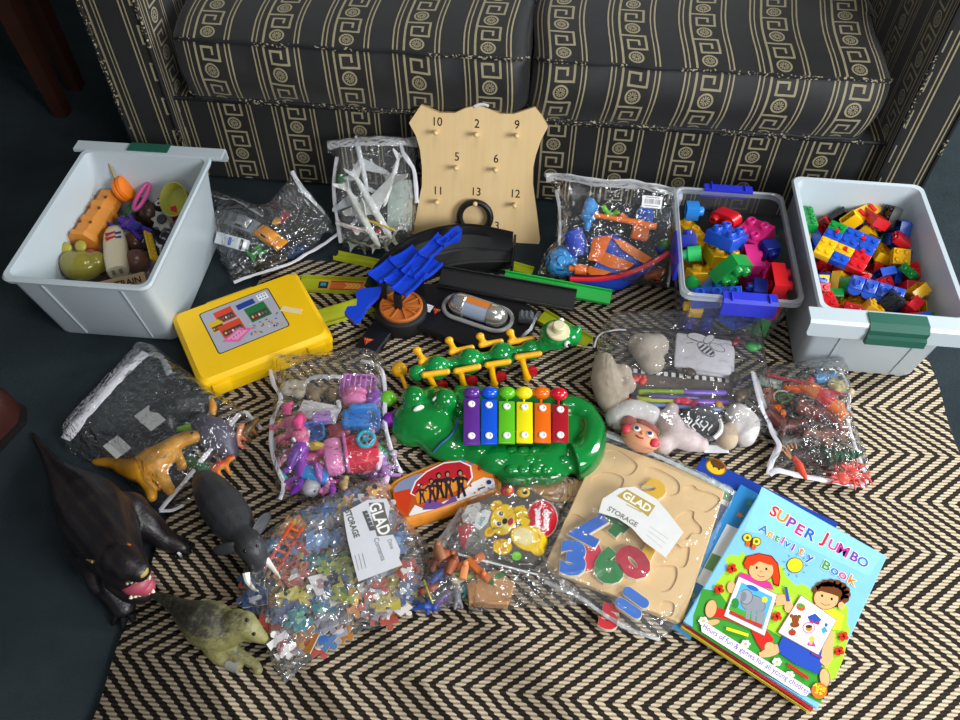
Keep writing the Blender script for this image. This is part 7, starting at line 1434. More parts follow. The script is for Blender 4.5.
for x, y in ((-.026, -.006), (.028, -.004)): b = MB(); b.ell((x, y, .014), (.009, .009, .006)); b.build('cheek', plas('d0384a', .4), t)
b = MB(); b.tube([(-.004, -.012, .02), (.002, -.014, .0205), (.009, -.011, .02)], .0014, 6); b.build('mouth', plas('b03040', .4), t); b = MB(); b.ell((.002, -.004, .023), (.003, .003, .003)); b.build('nose', plas('d0804a', .4), t)
b = MB(); b.ell((-.03, .012, .004), (.016, .016, .016)); b.ell((0, .024, .004), (.026, .010, .014)); b.build('hair', fuzz('8a3a34', 'a04a40'), t)
t = thing('care_label', 'blank white fabric label'+INS, 'label', SB, 716, 449, .02, rz=.1); b = MB(); b.box((0, 0, 0), (.044, .016, .001)); b.build('label', fuzz('dcdce0', 'ececf0', 60, .8, .1), t)
film('zip_bag', 'big clear bag of soft toys with a black zip, below the clear crate', SB, [(594, 341), (600, 333), (612, 330), (640, 328), (664, 328), (692, 332), (720, 334), (752, 334), (761, 345), (763, 364), (765, 383), (769, 404), (773, 424), (766, 437), (748, 447), (731, 453), (700, 455), (654, 453), (630, 446), (606, 437), (608, 422), (611, 412), (598, 409), (595, 390), (594, 372)], .08, fall=.03, seed=8, wr=.004, mat=vinyl(.03, 50, .6, key='vs', spec=.9),
     tapes=[(.0045, [(595, 352, .03), (596, 340, .03), (604, 334, .026), (624, 331, .024), (650, 330, .022), (680, 332, .022), (706, 336, .024), (730, 336, .024), (752, 336, .022), (761, 346, .02)], 'zip', plas('1a1a1c', .4)), (.0022, [(594, 348, .04), (598, 337, .036), (607, 332, .034), (626, 330, .032)], 'zip_edge', plas('cfd0d4', .4)), (.0045, [(752, 372, .05), (757, 392, .05), (762, 410, .045), (770, 426, .02), (778, 440, .006), (773, 456, .004), (768, 468, .003)], 'side_tape')])
# ================================================================ animal bag
AB = Fr((0, 0, RZ+.004)); INA = ' in the bag of animals'
def truckpart(label, px, py, a, c, sz, h=.02):
    t = thing('toy_truck_part', label+INA, 'toy', AB, px, py, h, rz=a); b = MB(); b.box((0, 0, 0), sz, .004); b.build('body', plas(c, .3), t)
    for s in (-1, 1): b = MB(); b.ell((s*sz[0]*.35, 0, sz[2]*.5), (.003, .003, .002)); b.build('stud', plas('22201e', .4), t)
truckpart('orange rounded block at the left edge', 776, 412, .1, 'e86a14', (.03, .024, .02)); truckpart('small orange block above it', 770, 395, .4, 'e87018', (.022, .026, .018)); truckpart('flat orange bar at the top', 797, 389, -.15, 'd8621a', (.05, .014, .014), .024)
t = thing('toy_car', 'orange toy racer with a red middle'+INA, 'toy vehicle', AB, 824, 400, .03, to=(838, 408)); b = MB(); b.tube([(-.05, .004, 0), (-.03, .004, .004), (0, 0, .004), (.03, -.004, .002), (.046, -.012, 0)], [.010, .014, .015, .014, .011], 12); b.build('body', plas('ee7a14', .3), t); b = MB(); b.tube([(-.016, .003, .003), (0, 0, .006), (.016, -.003, .005)], [.0145, .0165, .0145], 12); b.build('middle', plas('d81c24', .3), t); b = MB(); b.ell((-.034, .002, .015), (.003, .003, .003)); b.build('stud', plas('20201e', .4), t)
def horse(label, px, py, to, c, k=1.0, h=.024, nm='toy_horse'):
    t = thing(nm, label+INA, 'toy animal', AB, px, py, h, to=to, tilt=Rx(.9)); b = MB()
    b.tube([(-.03*k, 0, 0), (-.01*k, 0, -.002), (.012*k, 0, 0), (.024*k, 0, .010*k), (.036*k, 0, .026*k)], [.012*k, .0125*k, .0125*k, .010*k, .007*k], 12); b.tube([(.035*k, 0, .028*k), (.052*k, 0, .022*k)], [.0075*k, .0045*k], 10)
    for x in (-.026, .016):
        for s in (-1, 1): b.tube([(x*k, s*.006*k, -.006*k), (x*k+.003, s*.007*k, -.024*k), (x*k, s*.007*k, -.042*k)], [.007*k, .0045*k, .005*k], 8)
    b.tube([(-.036*k, 0, .004*k), (-.048*k, 0, -.008*k), (-.05*k, 0, -.026*k)], [.004*k, .005*k, .002*k], 8); organic('body', b, plas(c, .4, var=.25), t, .0022, 2)
    b = MB(); b.tube([(.036*k, 0, .036*k), (.026*k, 0, .026*k), (.014*k, 0, .014*k)], [.003, .0045, .003], 8); b.build('mane', plas('2a1812', .5), t); return t
horse('reddish brown horse across the middle', 815, 413, (840, 424), '7a2f1c', 1.15, .026); horse('dark reddish brown horse lying left of it', 790, 425, (770, 426), '5e1f16', 1.0, .02); horse('light brown horse lower middle', 826, 432, (812, 446), '84503a', .95, .022); horse('dark brown animal by the green tree', 806, 458, (820, 462), '2e1d18', .9, .014, 'toy_cow'); horse('grey animal left of the light brown horse', 792, 441, (806, 440), '66665f', .8, .014, 'toy_goat'); horse('black animal beside the orange block', 792, 408, (800, 404), '17181a', .75, .014, 'toy_cow')
t = thing('toy_snake', 'dark green and white coiled plant'+INA, 'toy plant', AB, 783, 399, .034); b = MB(); b.tube([(.016*math.cos(a)*(1-a*.06), .012*math.sin(a)*(1-a*.06), .0008*a) for a in (k*.35 for k in range(28))], .0032, 8); b.build('coil', plas('2a5a20', .4), t); b = MB(); b.tube([(.018*math.cos(a), .016*math.sin(a), .004) for a in (k*.3+1 for k in range(9))], .0016, 6); b.build('stem', plas('c4bfae', .4), t)
t = thing('toy_tree', 'dark green plastic fir tree'+INA, 'toy tree', AB, 841, 456, .022, to=(860, 454)); b = MB()
for k in range(6): b.lathe([(.022*(1-k*.13), 0), (.014*(1-k*.13), .006), (.006*(1-k*.13), .012)], 9, T(-.03+k*.0115, 0, 0) @ Ry(PI/2))
b.build('foliage', plas('0f5a34', .4), t); b = MB(); b.cyl((-.04, 0, 0), (-.028, 0, 0), .004); b.build('trunk', plas('4a2f1c', .5), t)
def legged(label, px, py, a, c, n, h=.014, nm='toy_crab'):
    t = thing(nm, label+INA, 'toy animal', AB, px, py, h, rz=a); b = MB(); b.ell((0, 0, 0), (.015, .012, .007))
    for s in (-1, 1):
        for k in range(n): b.tube([(-.008+k*.007, s*.008, 0), (-.012+k*.010, s*.02, .005), (-.014+k*.012, s*.03, -.002)], [.0034, .0026, .0014], 6)
    b.tube([(.012, .006, 0), (.024, .010, .002), (.03, .006, .002)], [.004, .0045, .002], 8); b.tube([(.012, -.006, 0), (.024, -.010, .002), (.03, -.006, .002)], [.004, .0045, .002], 8)
    organic('body', b, plas(c, .35), t, .0018, 2)
    for s in (-1, 1): b = MB(); b.ell((.012, s*.004, .007), .0022); b.build('eye', plas('141414', .2), t)
legged('coral red crab at the bottom right', 853, 474, .4, 'd8483c', 4); legged('salmon red lobster beside the crab', 842, 478, 1.6, 'c84a3e', 3)
t = thing('toy_squid', 'orange red squid with pale tentacles'+INA, 'toy animal', AB, 799, 467, .016, to=(803, 474)); b = MB(); b.tube([(-.02, 0, 0), (0, 0, .002), (.016, 0, 0), (.026, 0, 0)], [.005, .008, .006, .002], 10); b.build('body', plas('e0482a', .35), t)
for k in range(5): b = MB(); b.tube([(-.018, -.006+k*.003, 0), (-.04, -.014+k*.007, .003), (-.056, -.02+k*.009, 0)], [.0022, .0018, .001], 6); b.build('tentacle', plas('d8925a', .4), t)
t = thing('toy_figure', 'small blue figure at the top right'+INA, 'toy figure', AB, 822, 378, .016, rz=.3); b = MB(); b.tube([(-.016, 0, 0), (0, 0, .002), (.014, 0, 0)], [.010, .011, .008], 10); b.tube([(.004, .008, 0), (.0, .022, 0)], [.005, .004], 8); b.ell((.022, 0, .002), .009); organic('body', b, plas('4a88c0', .35), t, .002, 2); b = MB(); b.ell((-.024, 0, 0), (.008, .008, .007)); b.build('cap', plas('c8303a', .35), t)
t = thing('toy_figure', 'pale yellow figure in the top right corner'+INA, 'toy figure', AB, 838, 386, .014, rz=-.6); b = MB(); b.tube([(-.018, 0, 0), (0, 0, .002), (.018, 0, 0)], [.010, .012, .007], 10); b.tube([(0, .008, 0), (.006, .022, 0)], [.005, .004], 8); b.tube([(0, -.008, 0), (.01, -.02, 0)], [.005, .004], 8); organic('body', b, plas('c8b878', .4), t, .002, 2); b = MB(); b.ell((.024, 0, .002), .008); b.build('head', plas('d0b090', .4), t)
t = thing('toy_fence', 'mint white fence piece at the top left'+INA, 'toy', AB, 770, 383, .014, rz=-.2); b = MB(); b.box((0, 0, 0), (.044, .02, .006), .002); b.build('panel', plas('a9c4b0', .4), t); b = MB(); b.box((0, 0, .004), (.036, .004, .005), .001); b.build('rail', plas('dcdcd8', .4), t)
t = thing('toy_sword', 'long dark red stick along the top'+INA, 'toy', AB, 806, 385, .04, to=(836, 393)); b = MB(); b.tube([(-.07, 0, 0), (0, 0, .004), (.07, 0, 0)], .0035, 8); b.build('stick', plas('a02430', .35), t); b = MB(); b.ell((-.07, 0, 0), .006); b.build('knob', plas('a02430', .35), t)
film('zip_bag', 'clear bag of plastic animals with white piping, in front of the right white bin', AB, [(753, 372), (763, 376), (790, 372), (815, 369), (838, 366, .01), (846, 383), (849, 400), (848, 416), (852, 438), (860, 460), (868, 484), (862, 488), (838, 483), (813, 479), (776, 471), (768, 476), (768, 463), (778, 447), (770, 432), (763, 409), (756, 388)], .062, fall=.028, seed=9, mat=vinyl(.03, 80, .85, key='va'),
     tapes=[(.005, [(754, 373, .02), (758, 387, .024), (765, 408, .022), (772, 433, .02), (779, 447, .018), (772, 462, .014), (768, 475, .008)]), (.006, [(769, 475, .008), (777, 471, .014), (795, 475, .014), (815, 479, .012), (840, 483, .01), (864, 486, .006)]), (.0035, [(867, 484, .008), (860, 460, .014), (852, 438, .016), (847, 416, .018), (849, 398, .018), (845, 380, .016), (838, 368, .014)])])
# ================================================================ bag of jigsaw pieces
GB = Fr((0, 0, RZ+.003)); ING = ' in the big clear bag of jigsaw pieces'
def jig(w, h, knobs):
    """jigsaw outline: knob +1 / socket -1 / flat 0 on each side"""
    o = []; cs = [(-w/2, -h/2), (w/2, -h/2), (w/2, h/2), (-w/2, h/2)]
    for i in range(4):
        a = Vector(cs[i]); c = Vector(cs[(i+1) % 4]); d = (c-a); n = Vector((d.y, -d.x)).normalized(); L = d.length; o.append(a)
        k = knobs[i]
        if k:
            r = .0042; m = a+d*.5; u = d.normalized()
            o += [m-u*r*.55]; o += [m+n*k*(r*.9-r*math.cos(t)*1.0)+u*(-math.sin(t)*r)*1.0 for t in (PI*.2, PI*.5, PI*.8, PI, PI*1.2, PI*1.5, PI*1.8)] ; o += [m+u*r*.55]
    return [(p.x, p.y) for p in o]
SHP = [jig(.026, .024, (1, -1, 1, -1)), jig(.03, .022, (1, 1, -1, 0)), jig(.024, .028, (0, 1, 1, -1)), jig(.022, .022, (-1, 1, -1, 1))]
JC = {'sky blue': ('5579a8', ('8fb0d8', '3f6cb0')), 'teal': ('2a737c', ('4a9a90', '70a890')), 'lime': ('a3ac4c', ('bcbc5c', '6a8c58')), 'red and grey': ('a04034', ('9a9aa4', 'e0dcd8')), 'white and maroon': ('d8d4d2', ('7a2a34', 'b08a90')), 'orange': ('b87838', ('e8b040', 'b04a28')), 'grey': ('8e8c98', ('b8b4be', '5a5a68')), 'yellow': ('c0b04c', ('d0c878', 'a88838')), 'navy': ('34486e', ('566f9c', 'b8b8c0'))}
_jm = {}
def jmesh(si, cn, vi):
    k = (si, cn, vi)
    if k in _jm: return _jm[k]
    rn = random.Random(si*7+vi*13+len(cn)); c0, c1 = JC[cn]; b = MB(); b.col = []; b.cc = lin('b8a888'); b.prism(SHP[si], -.0011, .0010)
    b.cc = lin(c0); b.add([(x, y, .0011) for x, y in SHP[si]], [tuple(range(len(SHP[si])))])
    z = .0011
    for q_ in range(4):
        z += .00004; b.cc = lin(rn.choice(c1)); x, y = rn.uniform(-.005, .005), rn.uniform(-.005, .005); a = rn.uniform(0, 3)
        if q_ % 2: b.add([(x+.005*math.cos(t), y+.0035*math.sin(t), z) for t in (2*PI*j/12 for j in range(12))], [tuple(range(12))])
        else: dx, dy = math.cos(a)*.006, math.sin(a)*.006; b.add([(x-dx-dy*.3, y-dy+dx*.3, z), (x-dx+dy*.3, y-dy-dx*.3, z), (x+dx+dy*.3, y+dy-dx*.3, z), (x+dx-dy*.3, y+dy+dx*.3, z)], [(0, 1, 2, 3)])
    _jm[k] = b.mesh('jigsaw_piece', vcol(.35), 0); return _jm[k]
zones = [((262, 520), (300, 560), ['red and grey', 'orange', 'sky blue', 'grey']), ((295, 498), (350, 545), ['sky blue', 'lime', 'sky blue', 'grey', 'yellow']), ((345, 488), (400, 545), ['sky blue', 'grey', 'white and maroon', 'orange']), ((285, 545), (350, 600), ['teal', 'red and grey', 'white and maroon', 'lime', 'sky blue', 'teal', 'yellow']), ((250, 560), (300, 620), ['orange', 'red and grey', 'grey', 'navy', 'yellow']), ((340, 570), (410, 615), ['red and grey', 'white and maroon', 'grey', 'yellow', 'navy', 'orange']), ((268, 600), (350, 650), ['sky blue', 'grey', 'red and grey', 'white and maroon', 'orange', 'teal'])]
gout = [(255, 556), (265, 537), (293, 517), (325, 501), (364, 487), (389, 479), (399, 508), (412, 525), (426, 542), (432, 565), (424, 592), (415, 606), (386, 626), (338, 642), (306, 664), (285, 684), (272, 664), (264, 640), (244, 615), (240, 590)]
def in_poly(x, y, P_):
    c = False
    for i in range(len(P_)):
        a, d = P_[i], P_[(i+1) % len(P_)]
        if (a[1] > y) != (d[1] > y) and x < (d[0]-a[0])*(y-a[1])/(d[1]-a[1])+a[0]: c = not c
    return c
gin = [((p[0]-335)*.9+335, (p[1]-570)*.9+570) for p in gout]
rn = random.Random(21); cnt = 0
for lay in range(3):
    for (ax, ay), (bx2, by2), pal in zones:
        nx_, ny_ = max(1, int((bx2-ax)/17)), max(1, int((by2-ay)/13))
        for i in range(nx_):
            for j in range(ny_):
                x = ax+(i+.5+rn.uniform(-.4, .4))*(bx2-ax)/nx_; y = ay+(j+.5+rn.uniform(-.4, .4))*(by2-ay)/ny_
                if not in_poly(x, y, gin): continue
                cn = rn.choice(pal); h = .004+lay*.012+rn.uniform(0, .008)
                o = bpy.data.objects.new('jigsaw_piece', jmesh(rn.randrange(4), cn, rn.randrange(3))); COL.objects.link(o)
                o.matrix_basis = place(GB, x, y, h, rz=rn.uniform(0, 6.28), tilt=Rx(rn.gauss(0, .22)) @ Ry(rn.gauss(0, .22)) @ Sc(1.25, 1.25, 1.2))
                tag(o, f'{cn} printed cardboard jigsaw piece loose'+ING, 'jigsaw piece', f'{cn} jigsaw pieces in the big clear bag'); cnt += 1
t = thing('toy_ladder', 'orange red plastic ladder'+ING, 'toy', GB, 284, 548, .05, to=(296, 528)); b = MB()
for y in (-.010, .010): b.box((0, y, 0), (.085, .005, .004), .001)
b.build('side_rail', plas('c8482a', .35), t)
for k in range(6): b = MB(); b.box((-.034+k*.0136, 0, 0), (.004, .02, .003), .0008); b.build('rung', plas('d86a3a', .35), t)
gbag, gmi = film('zip_bag', 'big crumpled clear bag of jigsaw pieces with a white storage label', GB, gout, .05, fall=.03, seed=12, wr=.006, mat=vinyl(.08, 60, .95, key='vg', spec=1.2), step=.008)
def KG(cx_, cy_): return (300+cx_/6, 480+cy_/6)
LBF = Fr((0, 0, RZ+.064)); Mg = place(LBF, 371, 540, 0); gi = Mg.inverted()
def gq(cx_, cy_): v = gi @ LBF.at(*KG(cx_, cy_)); return Vector((v.x, v.y))
d = Dr(0); d.poly([gq(*p) for p in ((260, 195), (330, 160), (400, 122), (470, 112), (520, 112), (540, 155), (530, 235), (560, 330), (602, 420), (595, 470), (615, 510), (480, 560), (350, 610), (318, 490), (288, 370), (272, 280))], 'd2d3d8')
def gt(s, x, y, x2, y2, size, c, **k): p, q3 = gq(x, y), gq(x2, y2); d.text(s, p.x, p.y, size, c, a=math.atan2((q3-p).y, (q3-p).x), **k)
d.poly([gq(*p) for p in ((412, 136), (502, 134), (516, 200), (560, 328), (462, 338), (436, 250))], '6a6660'); d.poly([gq(*p) for p in ((372, 190), (402, 182), (452, 300), (418, 306))], '55585c')
gt('GLAD', 474, 232, 506, 318, .027, 'f2f2f0', bold=.025, sx=.86); [d.line([gq(394+k*9, 205+k*24), gq(412+k*8, 200+k*24)], .0012, 'c8c8ca') for k in range(4)]
gt('STORAGE', 312, 262, 335, 328, .0132, '55524e', bold=.03, sx=.9); gt('Contents', 478, 415, 494, 460, .011, '7a7a80', bold=.01); gt('Date', 545, 385, 556, 415, .009, '8a8a90')
for k in range(3): d.line([gq(330+k*22, 452-k*6), gq(352+k*22, 540-k*6)], .0009, '8a8a90')
o = d.build('storage_label', gbag, .4); o.matrix_basis = gbag.matrix_basis.inverted() @ Mg
# ================================================================ little bag between
FB = Fr((0, 0, RZ+.003)); INF = ' in the small zip bag of tiny figures'
for i in range(16):
    px, py = 428+(i % 4)*13+rn.uniform(-4, 4)+(i//4)*3, 606-(i//4)*15-(i % 4)*5+rn.uniform(-3, 3)
    cn, c = [('blue', '2a4a9a'), ('purple', '5a3a7a'), ('grey', '7a7a82'), ('teal', '2a7a7a'), ('rust', 'a04a2a'), ('black', '1c1c22'), ('cream', 'c8c0a8'), ('lime', 'a0b83a')][i % 8]
    t = thing('toy_figure', f'tiny {cn} plastic figure, {"nearer the jigsaw bag" if i < 8 else "nearer the bear card"}'+INF, 'toy figure', FB, px, py, .012, rz=i*.9); b = MB(); b.tube([(-.012, 0, 0), (0, 0, .002), (.010, 0, 0)], [.005, .007, .005], 8); b.ell((.015, 0, .001), .006)
    for s in (-1, 1): b.tube([(-.010, s*.003, 0), (-.022, s*.006, -.002)], [.004, .003], 6)
    organic('body', b, plas(c, .35), t, .0018, 2); b = MB(); b.tube([(.006, -.012, 0), (.004, 0, .004), (.006, .012, 0)], .0024, 6); b.build('arm_bar', plas(c, .4), t)
film('zip_bag', 'small clear zip bag of tiny figures between the jigsaw bag and the bear card', FB, [(416, 602), (424, 575), (431, 552), (446, 530), (464, 508), (478, 516), (484, 534), (498, 556), (494, 580), (474, 596), (445, 610), (425, 616)], .032, fall=.025, seed=14, wr=.005, mat=vinyl(.07, 70, .9, key='vf'), tapes=[(.005, [(434, 550, .01), (448, 530, .014), (464, 509, .008)], 'zip_strip', vinyl(.45, 60, .4, key='zip')), (.0014, [(424, 580, .02), (429, 594, .02), (434, 606, .012)], 'zip_line', plas('b8c82a', .4))])
# ================================================================ bear card bag
WB = Fr((0, 0, RZ+.003)); INW = ' in the clear bag with the bear card'
def Ks(cx_, cy_): return (425+cx_/4.8, 470+cy_/4.8)
t = thing('cardboard', 'brown corrugated cardboard sheet at the top'+INW, 'cardboard', WB, 545, 489, .006, rz=.05); b = MB(); b.box((0, 0, 0), (.13, .045, .003), .001); b.build('sheet', plas('a9814f', .7), t); b = MB(); b.box((0, -.012, .0025), (.12, .004, .002), .0005); b.build('fold', plas('957044', .7), t)
CF = Fr((0, 0, RZ+.034)); Mc = place(CF, 520, 530, 0); wi = Mc.inverted()
def sq(cx_, cy_): v = wi @ CF.at(*Ks(cx_, cy_)); return Vector((v.x, v.y))
t = empty('picture_card', Mc, 'dark picture card showing a yellow bear and a red Sweet Scoop sign', 'card')
cardp = [(160, 390), (205, 205), (262, 150), (480, 80), (600, 150), (640, 200), (540, 420), (520, 470), (430, 490), (300, 445)]
b = MB(); b.prism([tuple(sq(*p)) for p in cardp][::-1], -.0012, .0004); fixn(b.build('card', plas('6f675c', .6), t, 20))
d = Dr(.0006)
def PL(pts, c): d.poly([sq(*p) for p in pts], c)
def EL(x, y, rx, ry, c, a=0, n=22): d.poly([sq(x+rx*math.cos(u)*math.cos(a)-ry*math.sin(u)*math.sin(a), y+rx*math.cos(u)*math.sin(a)+ry*math.sin(u)*math.cos(a)) for u in (2*PI*k/n for k in range(n))], c)
def st(s, x, y, x2, y2, size, c, **k): p, q3 = sq(x, y), sq(x2, y2); d.text(s, p.x, p.y, size, c, a=math.atan2((q3-p).y, (q3-p).x), **k)
PL(cardp, '5c5650'); PL(((200, 210), (265, 160), (330, 180), (300, 330), (250, 415), (180, 370)), '8f8b86'); PL(((215, 345), (300, 355), (262, 408), (200, 380)), '6a6660')
PL(((175, 222), (205, 170), (262, 155), (270, 180), (240, 248), (185, 262)), 'c9c7c4'); PL(((152, 268), (180, 252), (240, 262), (205, 330), (188, 380), (178, 372)), 'c81a26'); PL(((250, 205), (290, 190), (318, 200), (300, 255), (262, 290), (236, 270)), 'e2e6e6'); st('Tiny', 272, 245, 262, 285, .010, '3a9a9a', bold=.03)
EL(562, 236, 76, 92, 'b8b0a8'); EL(562, 236, 72, 88, 'c81428'); st('Sweet', 538, 236, 538, 184, .0165, 'f4eeee', bold=.05, sx=.95); st('Scoop', 578, 240, 578, 188, .0165, 'f4eeee', bold=.05, sx=.95)
PL(((335, 390), (400, 420), (520, 450), (540, 420), (530, 475), (420, 480), (330, 430)), '3c3a38'); st('TION', 392, 428, 440, 448, .008, 'a9a184', bold=.02); d.line([sq(450, 452), sq(520, 455)], .002, '8a8470')
# bear
YB, YD = 'f0c814', 'b8860c'
EL(500, 330, 92, 62, YD, .3); EL(498, 328, 88, 58, YB, .3); EL(475, 320, 52, 40, 'f0e0a8', .35); EL(540, 385, 34, 26, YB, .4)
EL(372, 370, 48, 40, YD); EL(372, 370, 44, 36, YB); EL(372, 378, 17, 13, 'e09818')
for k in range(4): EL(340+k*20, 348-abs(k-1.5)*4, 8, 9, 'e09818')
EL(455, 215, 42, 44, YD, .3); EL(455, 215, 38, 40, YB, .3); EL(480, 245, 24, 26, YB)
for x, y in ((342, 172), (312, 298)): EL(x, y, 32, 24, YD, -.6); EL(x, y, 29, 21, YB, -.6); EL(x, y, 15, 11, 'e0a018', -.6)
EL(375, 240, 62, 78, YD, .3); EL(375, 240, 58, 74, YB, .3); EL(398, 258, 34, 30, 'f6e070')
for x, y in ((362, 212), (352, 260)): EL(x, y, 20, 12, 'f4f2ea', .5); EL(x+3, y, 10, 10, '1a1410'); EL(x+5, y-2, 3, 3, 'f8f8f4')
EL(383, 248, 13, 15, '24180e', .4); EL(410, 250, 13, 19, 'c01c28', .3); LNs = d.line([sq(392, 236), sq(404, 226)], .0009, '24180e')
EL(440, 415, 26, 24, '2a6a3a'); EL(440, 415, 23, 21, '7ad03a'); PL(((160, 400), (540, 500), (545, 510), (160, 412)), 'e4e2e0')
d.build('print', t, .25)
for px, py, c, lb in ((507, 491, 'd8281c', 'small red and yellow toy head'), (523, 493, 'e8c018', 'small yellow toy head with a black eye')):
    t = thing('toy_bead', lb+INW, 'toy', WB, px, py, .03); b = MB(); b.ell((0, 0, 0), (.012, .010, .008)); b.build('bead', plas(c, .35), t); b = MB(); b.ell((.003, -.002, .006), (.005, .004, .004)); b.build('eye', plas('1a1614' if c == 'e8c018' else 'e8b81c', .3), t)
t = thing('wooden_house', 'tan wooden shape with a painted green leaf'+INW, 'wooden toy', WB, 492, 590, .012, rz=.1); b = MB(); b.prism([(-.036, -.024), (.024, -.027), (.036, .006), (.012, .03), (-.024, .024), (-.04, .004)], -.009, .009, None, .002); fixn(b.build('shape', plas('b8895c', .6), t, 30))
d = Dr(.0094); d.ell(-.006, .014, .012, .006, '2f6a34', -.9).ell(.012, .02, .010, .005, '3a7a3a', .3).line([(-.01, .022), (.004, .0)], .001, '1f4a24'); d.build('leaf_print', t)
for i, (px, py, a, c, lb) in enumerate(((470, 562, .6, 'd0743a', 'long orange wooden stick'), (478, 570, -.7, 'c8682e', 'second orange wooden stick crossing the long one'), (464, 572, 1.5, 'd88a54', 'short pale orange block'), (445, 556, .3, 'a0522e', 'rust brown figure'), (452, 566, 1.2, '8a4428', 'dark rust figure'), (440, 552, 2., '9a6040', 'small brown figure'))):
    t = thing('toy_block' if i < 3 else 'toy_figure', lb+' by the lower left of the bear card', 'toy', WB, px, py, .034+.004*i, rz=a); b = MB()
    if i < 3: b.box((0, 0, 0), (.05 if i < 2 else .026, .012, .010), .003)
    else: b.tube([(-.015, 0, 0), (0, .002, .002), (.014, 0, 0)], [.007, .0095, .006], 10)
    b.build('body', plas(c, .45), t); b = MB(); b.ell((.012, 0, .006), (.005, .005, .004)); b.build('knob', plas(c, .4), t)
film('zip_bag', 'clear zip bag holding the bear picture card and wooden shapes', WB, [(462, 507), (479, 497), (502, 483), (540, 480), (578, 481), (572, 500), (556, 530), (545, 556), (560, 578), (592, 602), (570, 607), (530, 608), (469, 614), (470, 588), (462, 568), (448, 556), (440, 548)], .042, fall=.022, seed=15, wr=.0045, mat=vinyl(.03, 60, .95, key='vw', spec=1.2), tapes=[(.006, [(442, 547, .014), (452, 528, .02), (463, 508, .014)], 'zip_strip', vinyl(.35, 60, .4, key='zip2'))])
# ================================================================ number puzzle in its bag
a0, a1, a2, a3 = [P(*p, RZ+.014) for p in ((606, 440), (730, 495), (675, 620), (538, 570))]
ux = ((a1-a0)+(a2-a3)).normalized(); uy = ((a0-a3)+(a1-a2)); uy = (uy-ux*uy.dot(ux)).normalized(); bw = ((a1-a0).length+(a2-a3).length)/2; bh = ((a0-a3).length+(a1-a2).length)/2
ctr = (a0+a1+a2+a3)/4; ux = (ux+Vector((0, 0, .04))).normalized()
PF2 = Fr((ctr.x, ctr.y, RZ+.014+.004), ux, uy); Mz = Matrix.Translation(PF2.o) @ PF2.rot().to_4x4(); zi = Mz.inverted()
def Kz(cx_, cy_): return (540+cx_/3.275, 430+cy_/3.275)
def zq(cx_, cy_, h=.006): v = zi @ PF2.at(*Kz(cx_, cy_), h); return Vector((v.x, v.y))
pz = empty('number_puzzle', Mz, 'pale wooden puzzle board with shaped recesses inside a clear bag, left of the books', 'puzzle board')
b = MB(); b.loft([[(x, y, z) for x, y in rr(bw-i, bh-i, .012, 5)] for z, i in ((-.006, .002), (-.005, 0), (.0045, 0), (.006, .003))])
bo = fixn(b.build('board', plas('d9b884', .42, var=.04), pz, 30))
def blob(pts): return [(p.x, p.y) for p in spline([zq(*q) for q in pts], 5, True)]
rec = [blob(q) for q in (((205, 75), (250, 65), (300, 95), (320, 120), (290, 150), (240, 135), (215, 120)), ((165, 165), (195, 140), (240, 140), (275, 160), (262, 195), (225, 205), (180, 195)), ((345, 130), (380, 125), (450, 165), (455, 205), (420, 215), (400, 190), (355, 170)),
    ((470, 190), (500, 180), (520, 195), (560, 205), (590, 225), (575, 250), (540, 270), (510, 240), (480, 230)), ((450, 280), (480, 262), (505, 268), (505, 290), (530, 320), (525, 340), (500, 340), (480, 360), (460, 345), (465, 320), (432, 310)),
    ((415, 375), (445, 370), (465, 385), (490, 385), (485, 430), (470, 450), (440, 440), (430, 420)), ((370, 450), (440, 445), (450, 480), (430, 520), (400, 530), (355, 500)), ((85, 290), (115, 275), (150, 300), (140, 340), (100, 350), (75, 325)), ((160, 520), (200, 530), (230, 560), (200, 580), (160, 560)), ((400, 560), (440, 570), (430, 610), (390, 600)))]
cut = MB()
for r_ in rec:
    n = len(r_); c = sum((Vector(p) for p in r_), Vector((0, 0)))/n
    cut.add([(p[0], p[1], .0035) for p in r_]+[(p[0], p[1], .01) for p in r_], [tuple(range(n))[::-1], tuple(range(n, 2*n))]+[(i, (i+1) % n, n+(i+1) % n, n+i) for i in range(n)])
co_ = fixn(cut.build('cut', plas('c9a672', .5), pz, 0)); md = bo.modifiers.new('b', 'BOOLEAN'); md.operation = 'DIFFERENCE'; md.object = co_; md.solver = 'EXACT'
dg = bpy.context.evaluated_depsgraph_get(); dg.update(); me2 = bpy.data.meshes.new_from_object(bo.evaluated_get(dg)); bo.modifiers.clear(); bo.data = me2; bpy.data.objects.remove(co_)
me2.polygons.foreach_set('use_smooth', [True]*len(me2.polygons)); me2.set_sharp_from_angle(angle=math.radians(30))
CRM = plas('e6dcc0', .5)
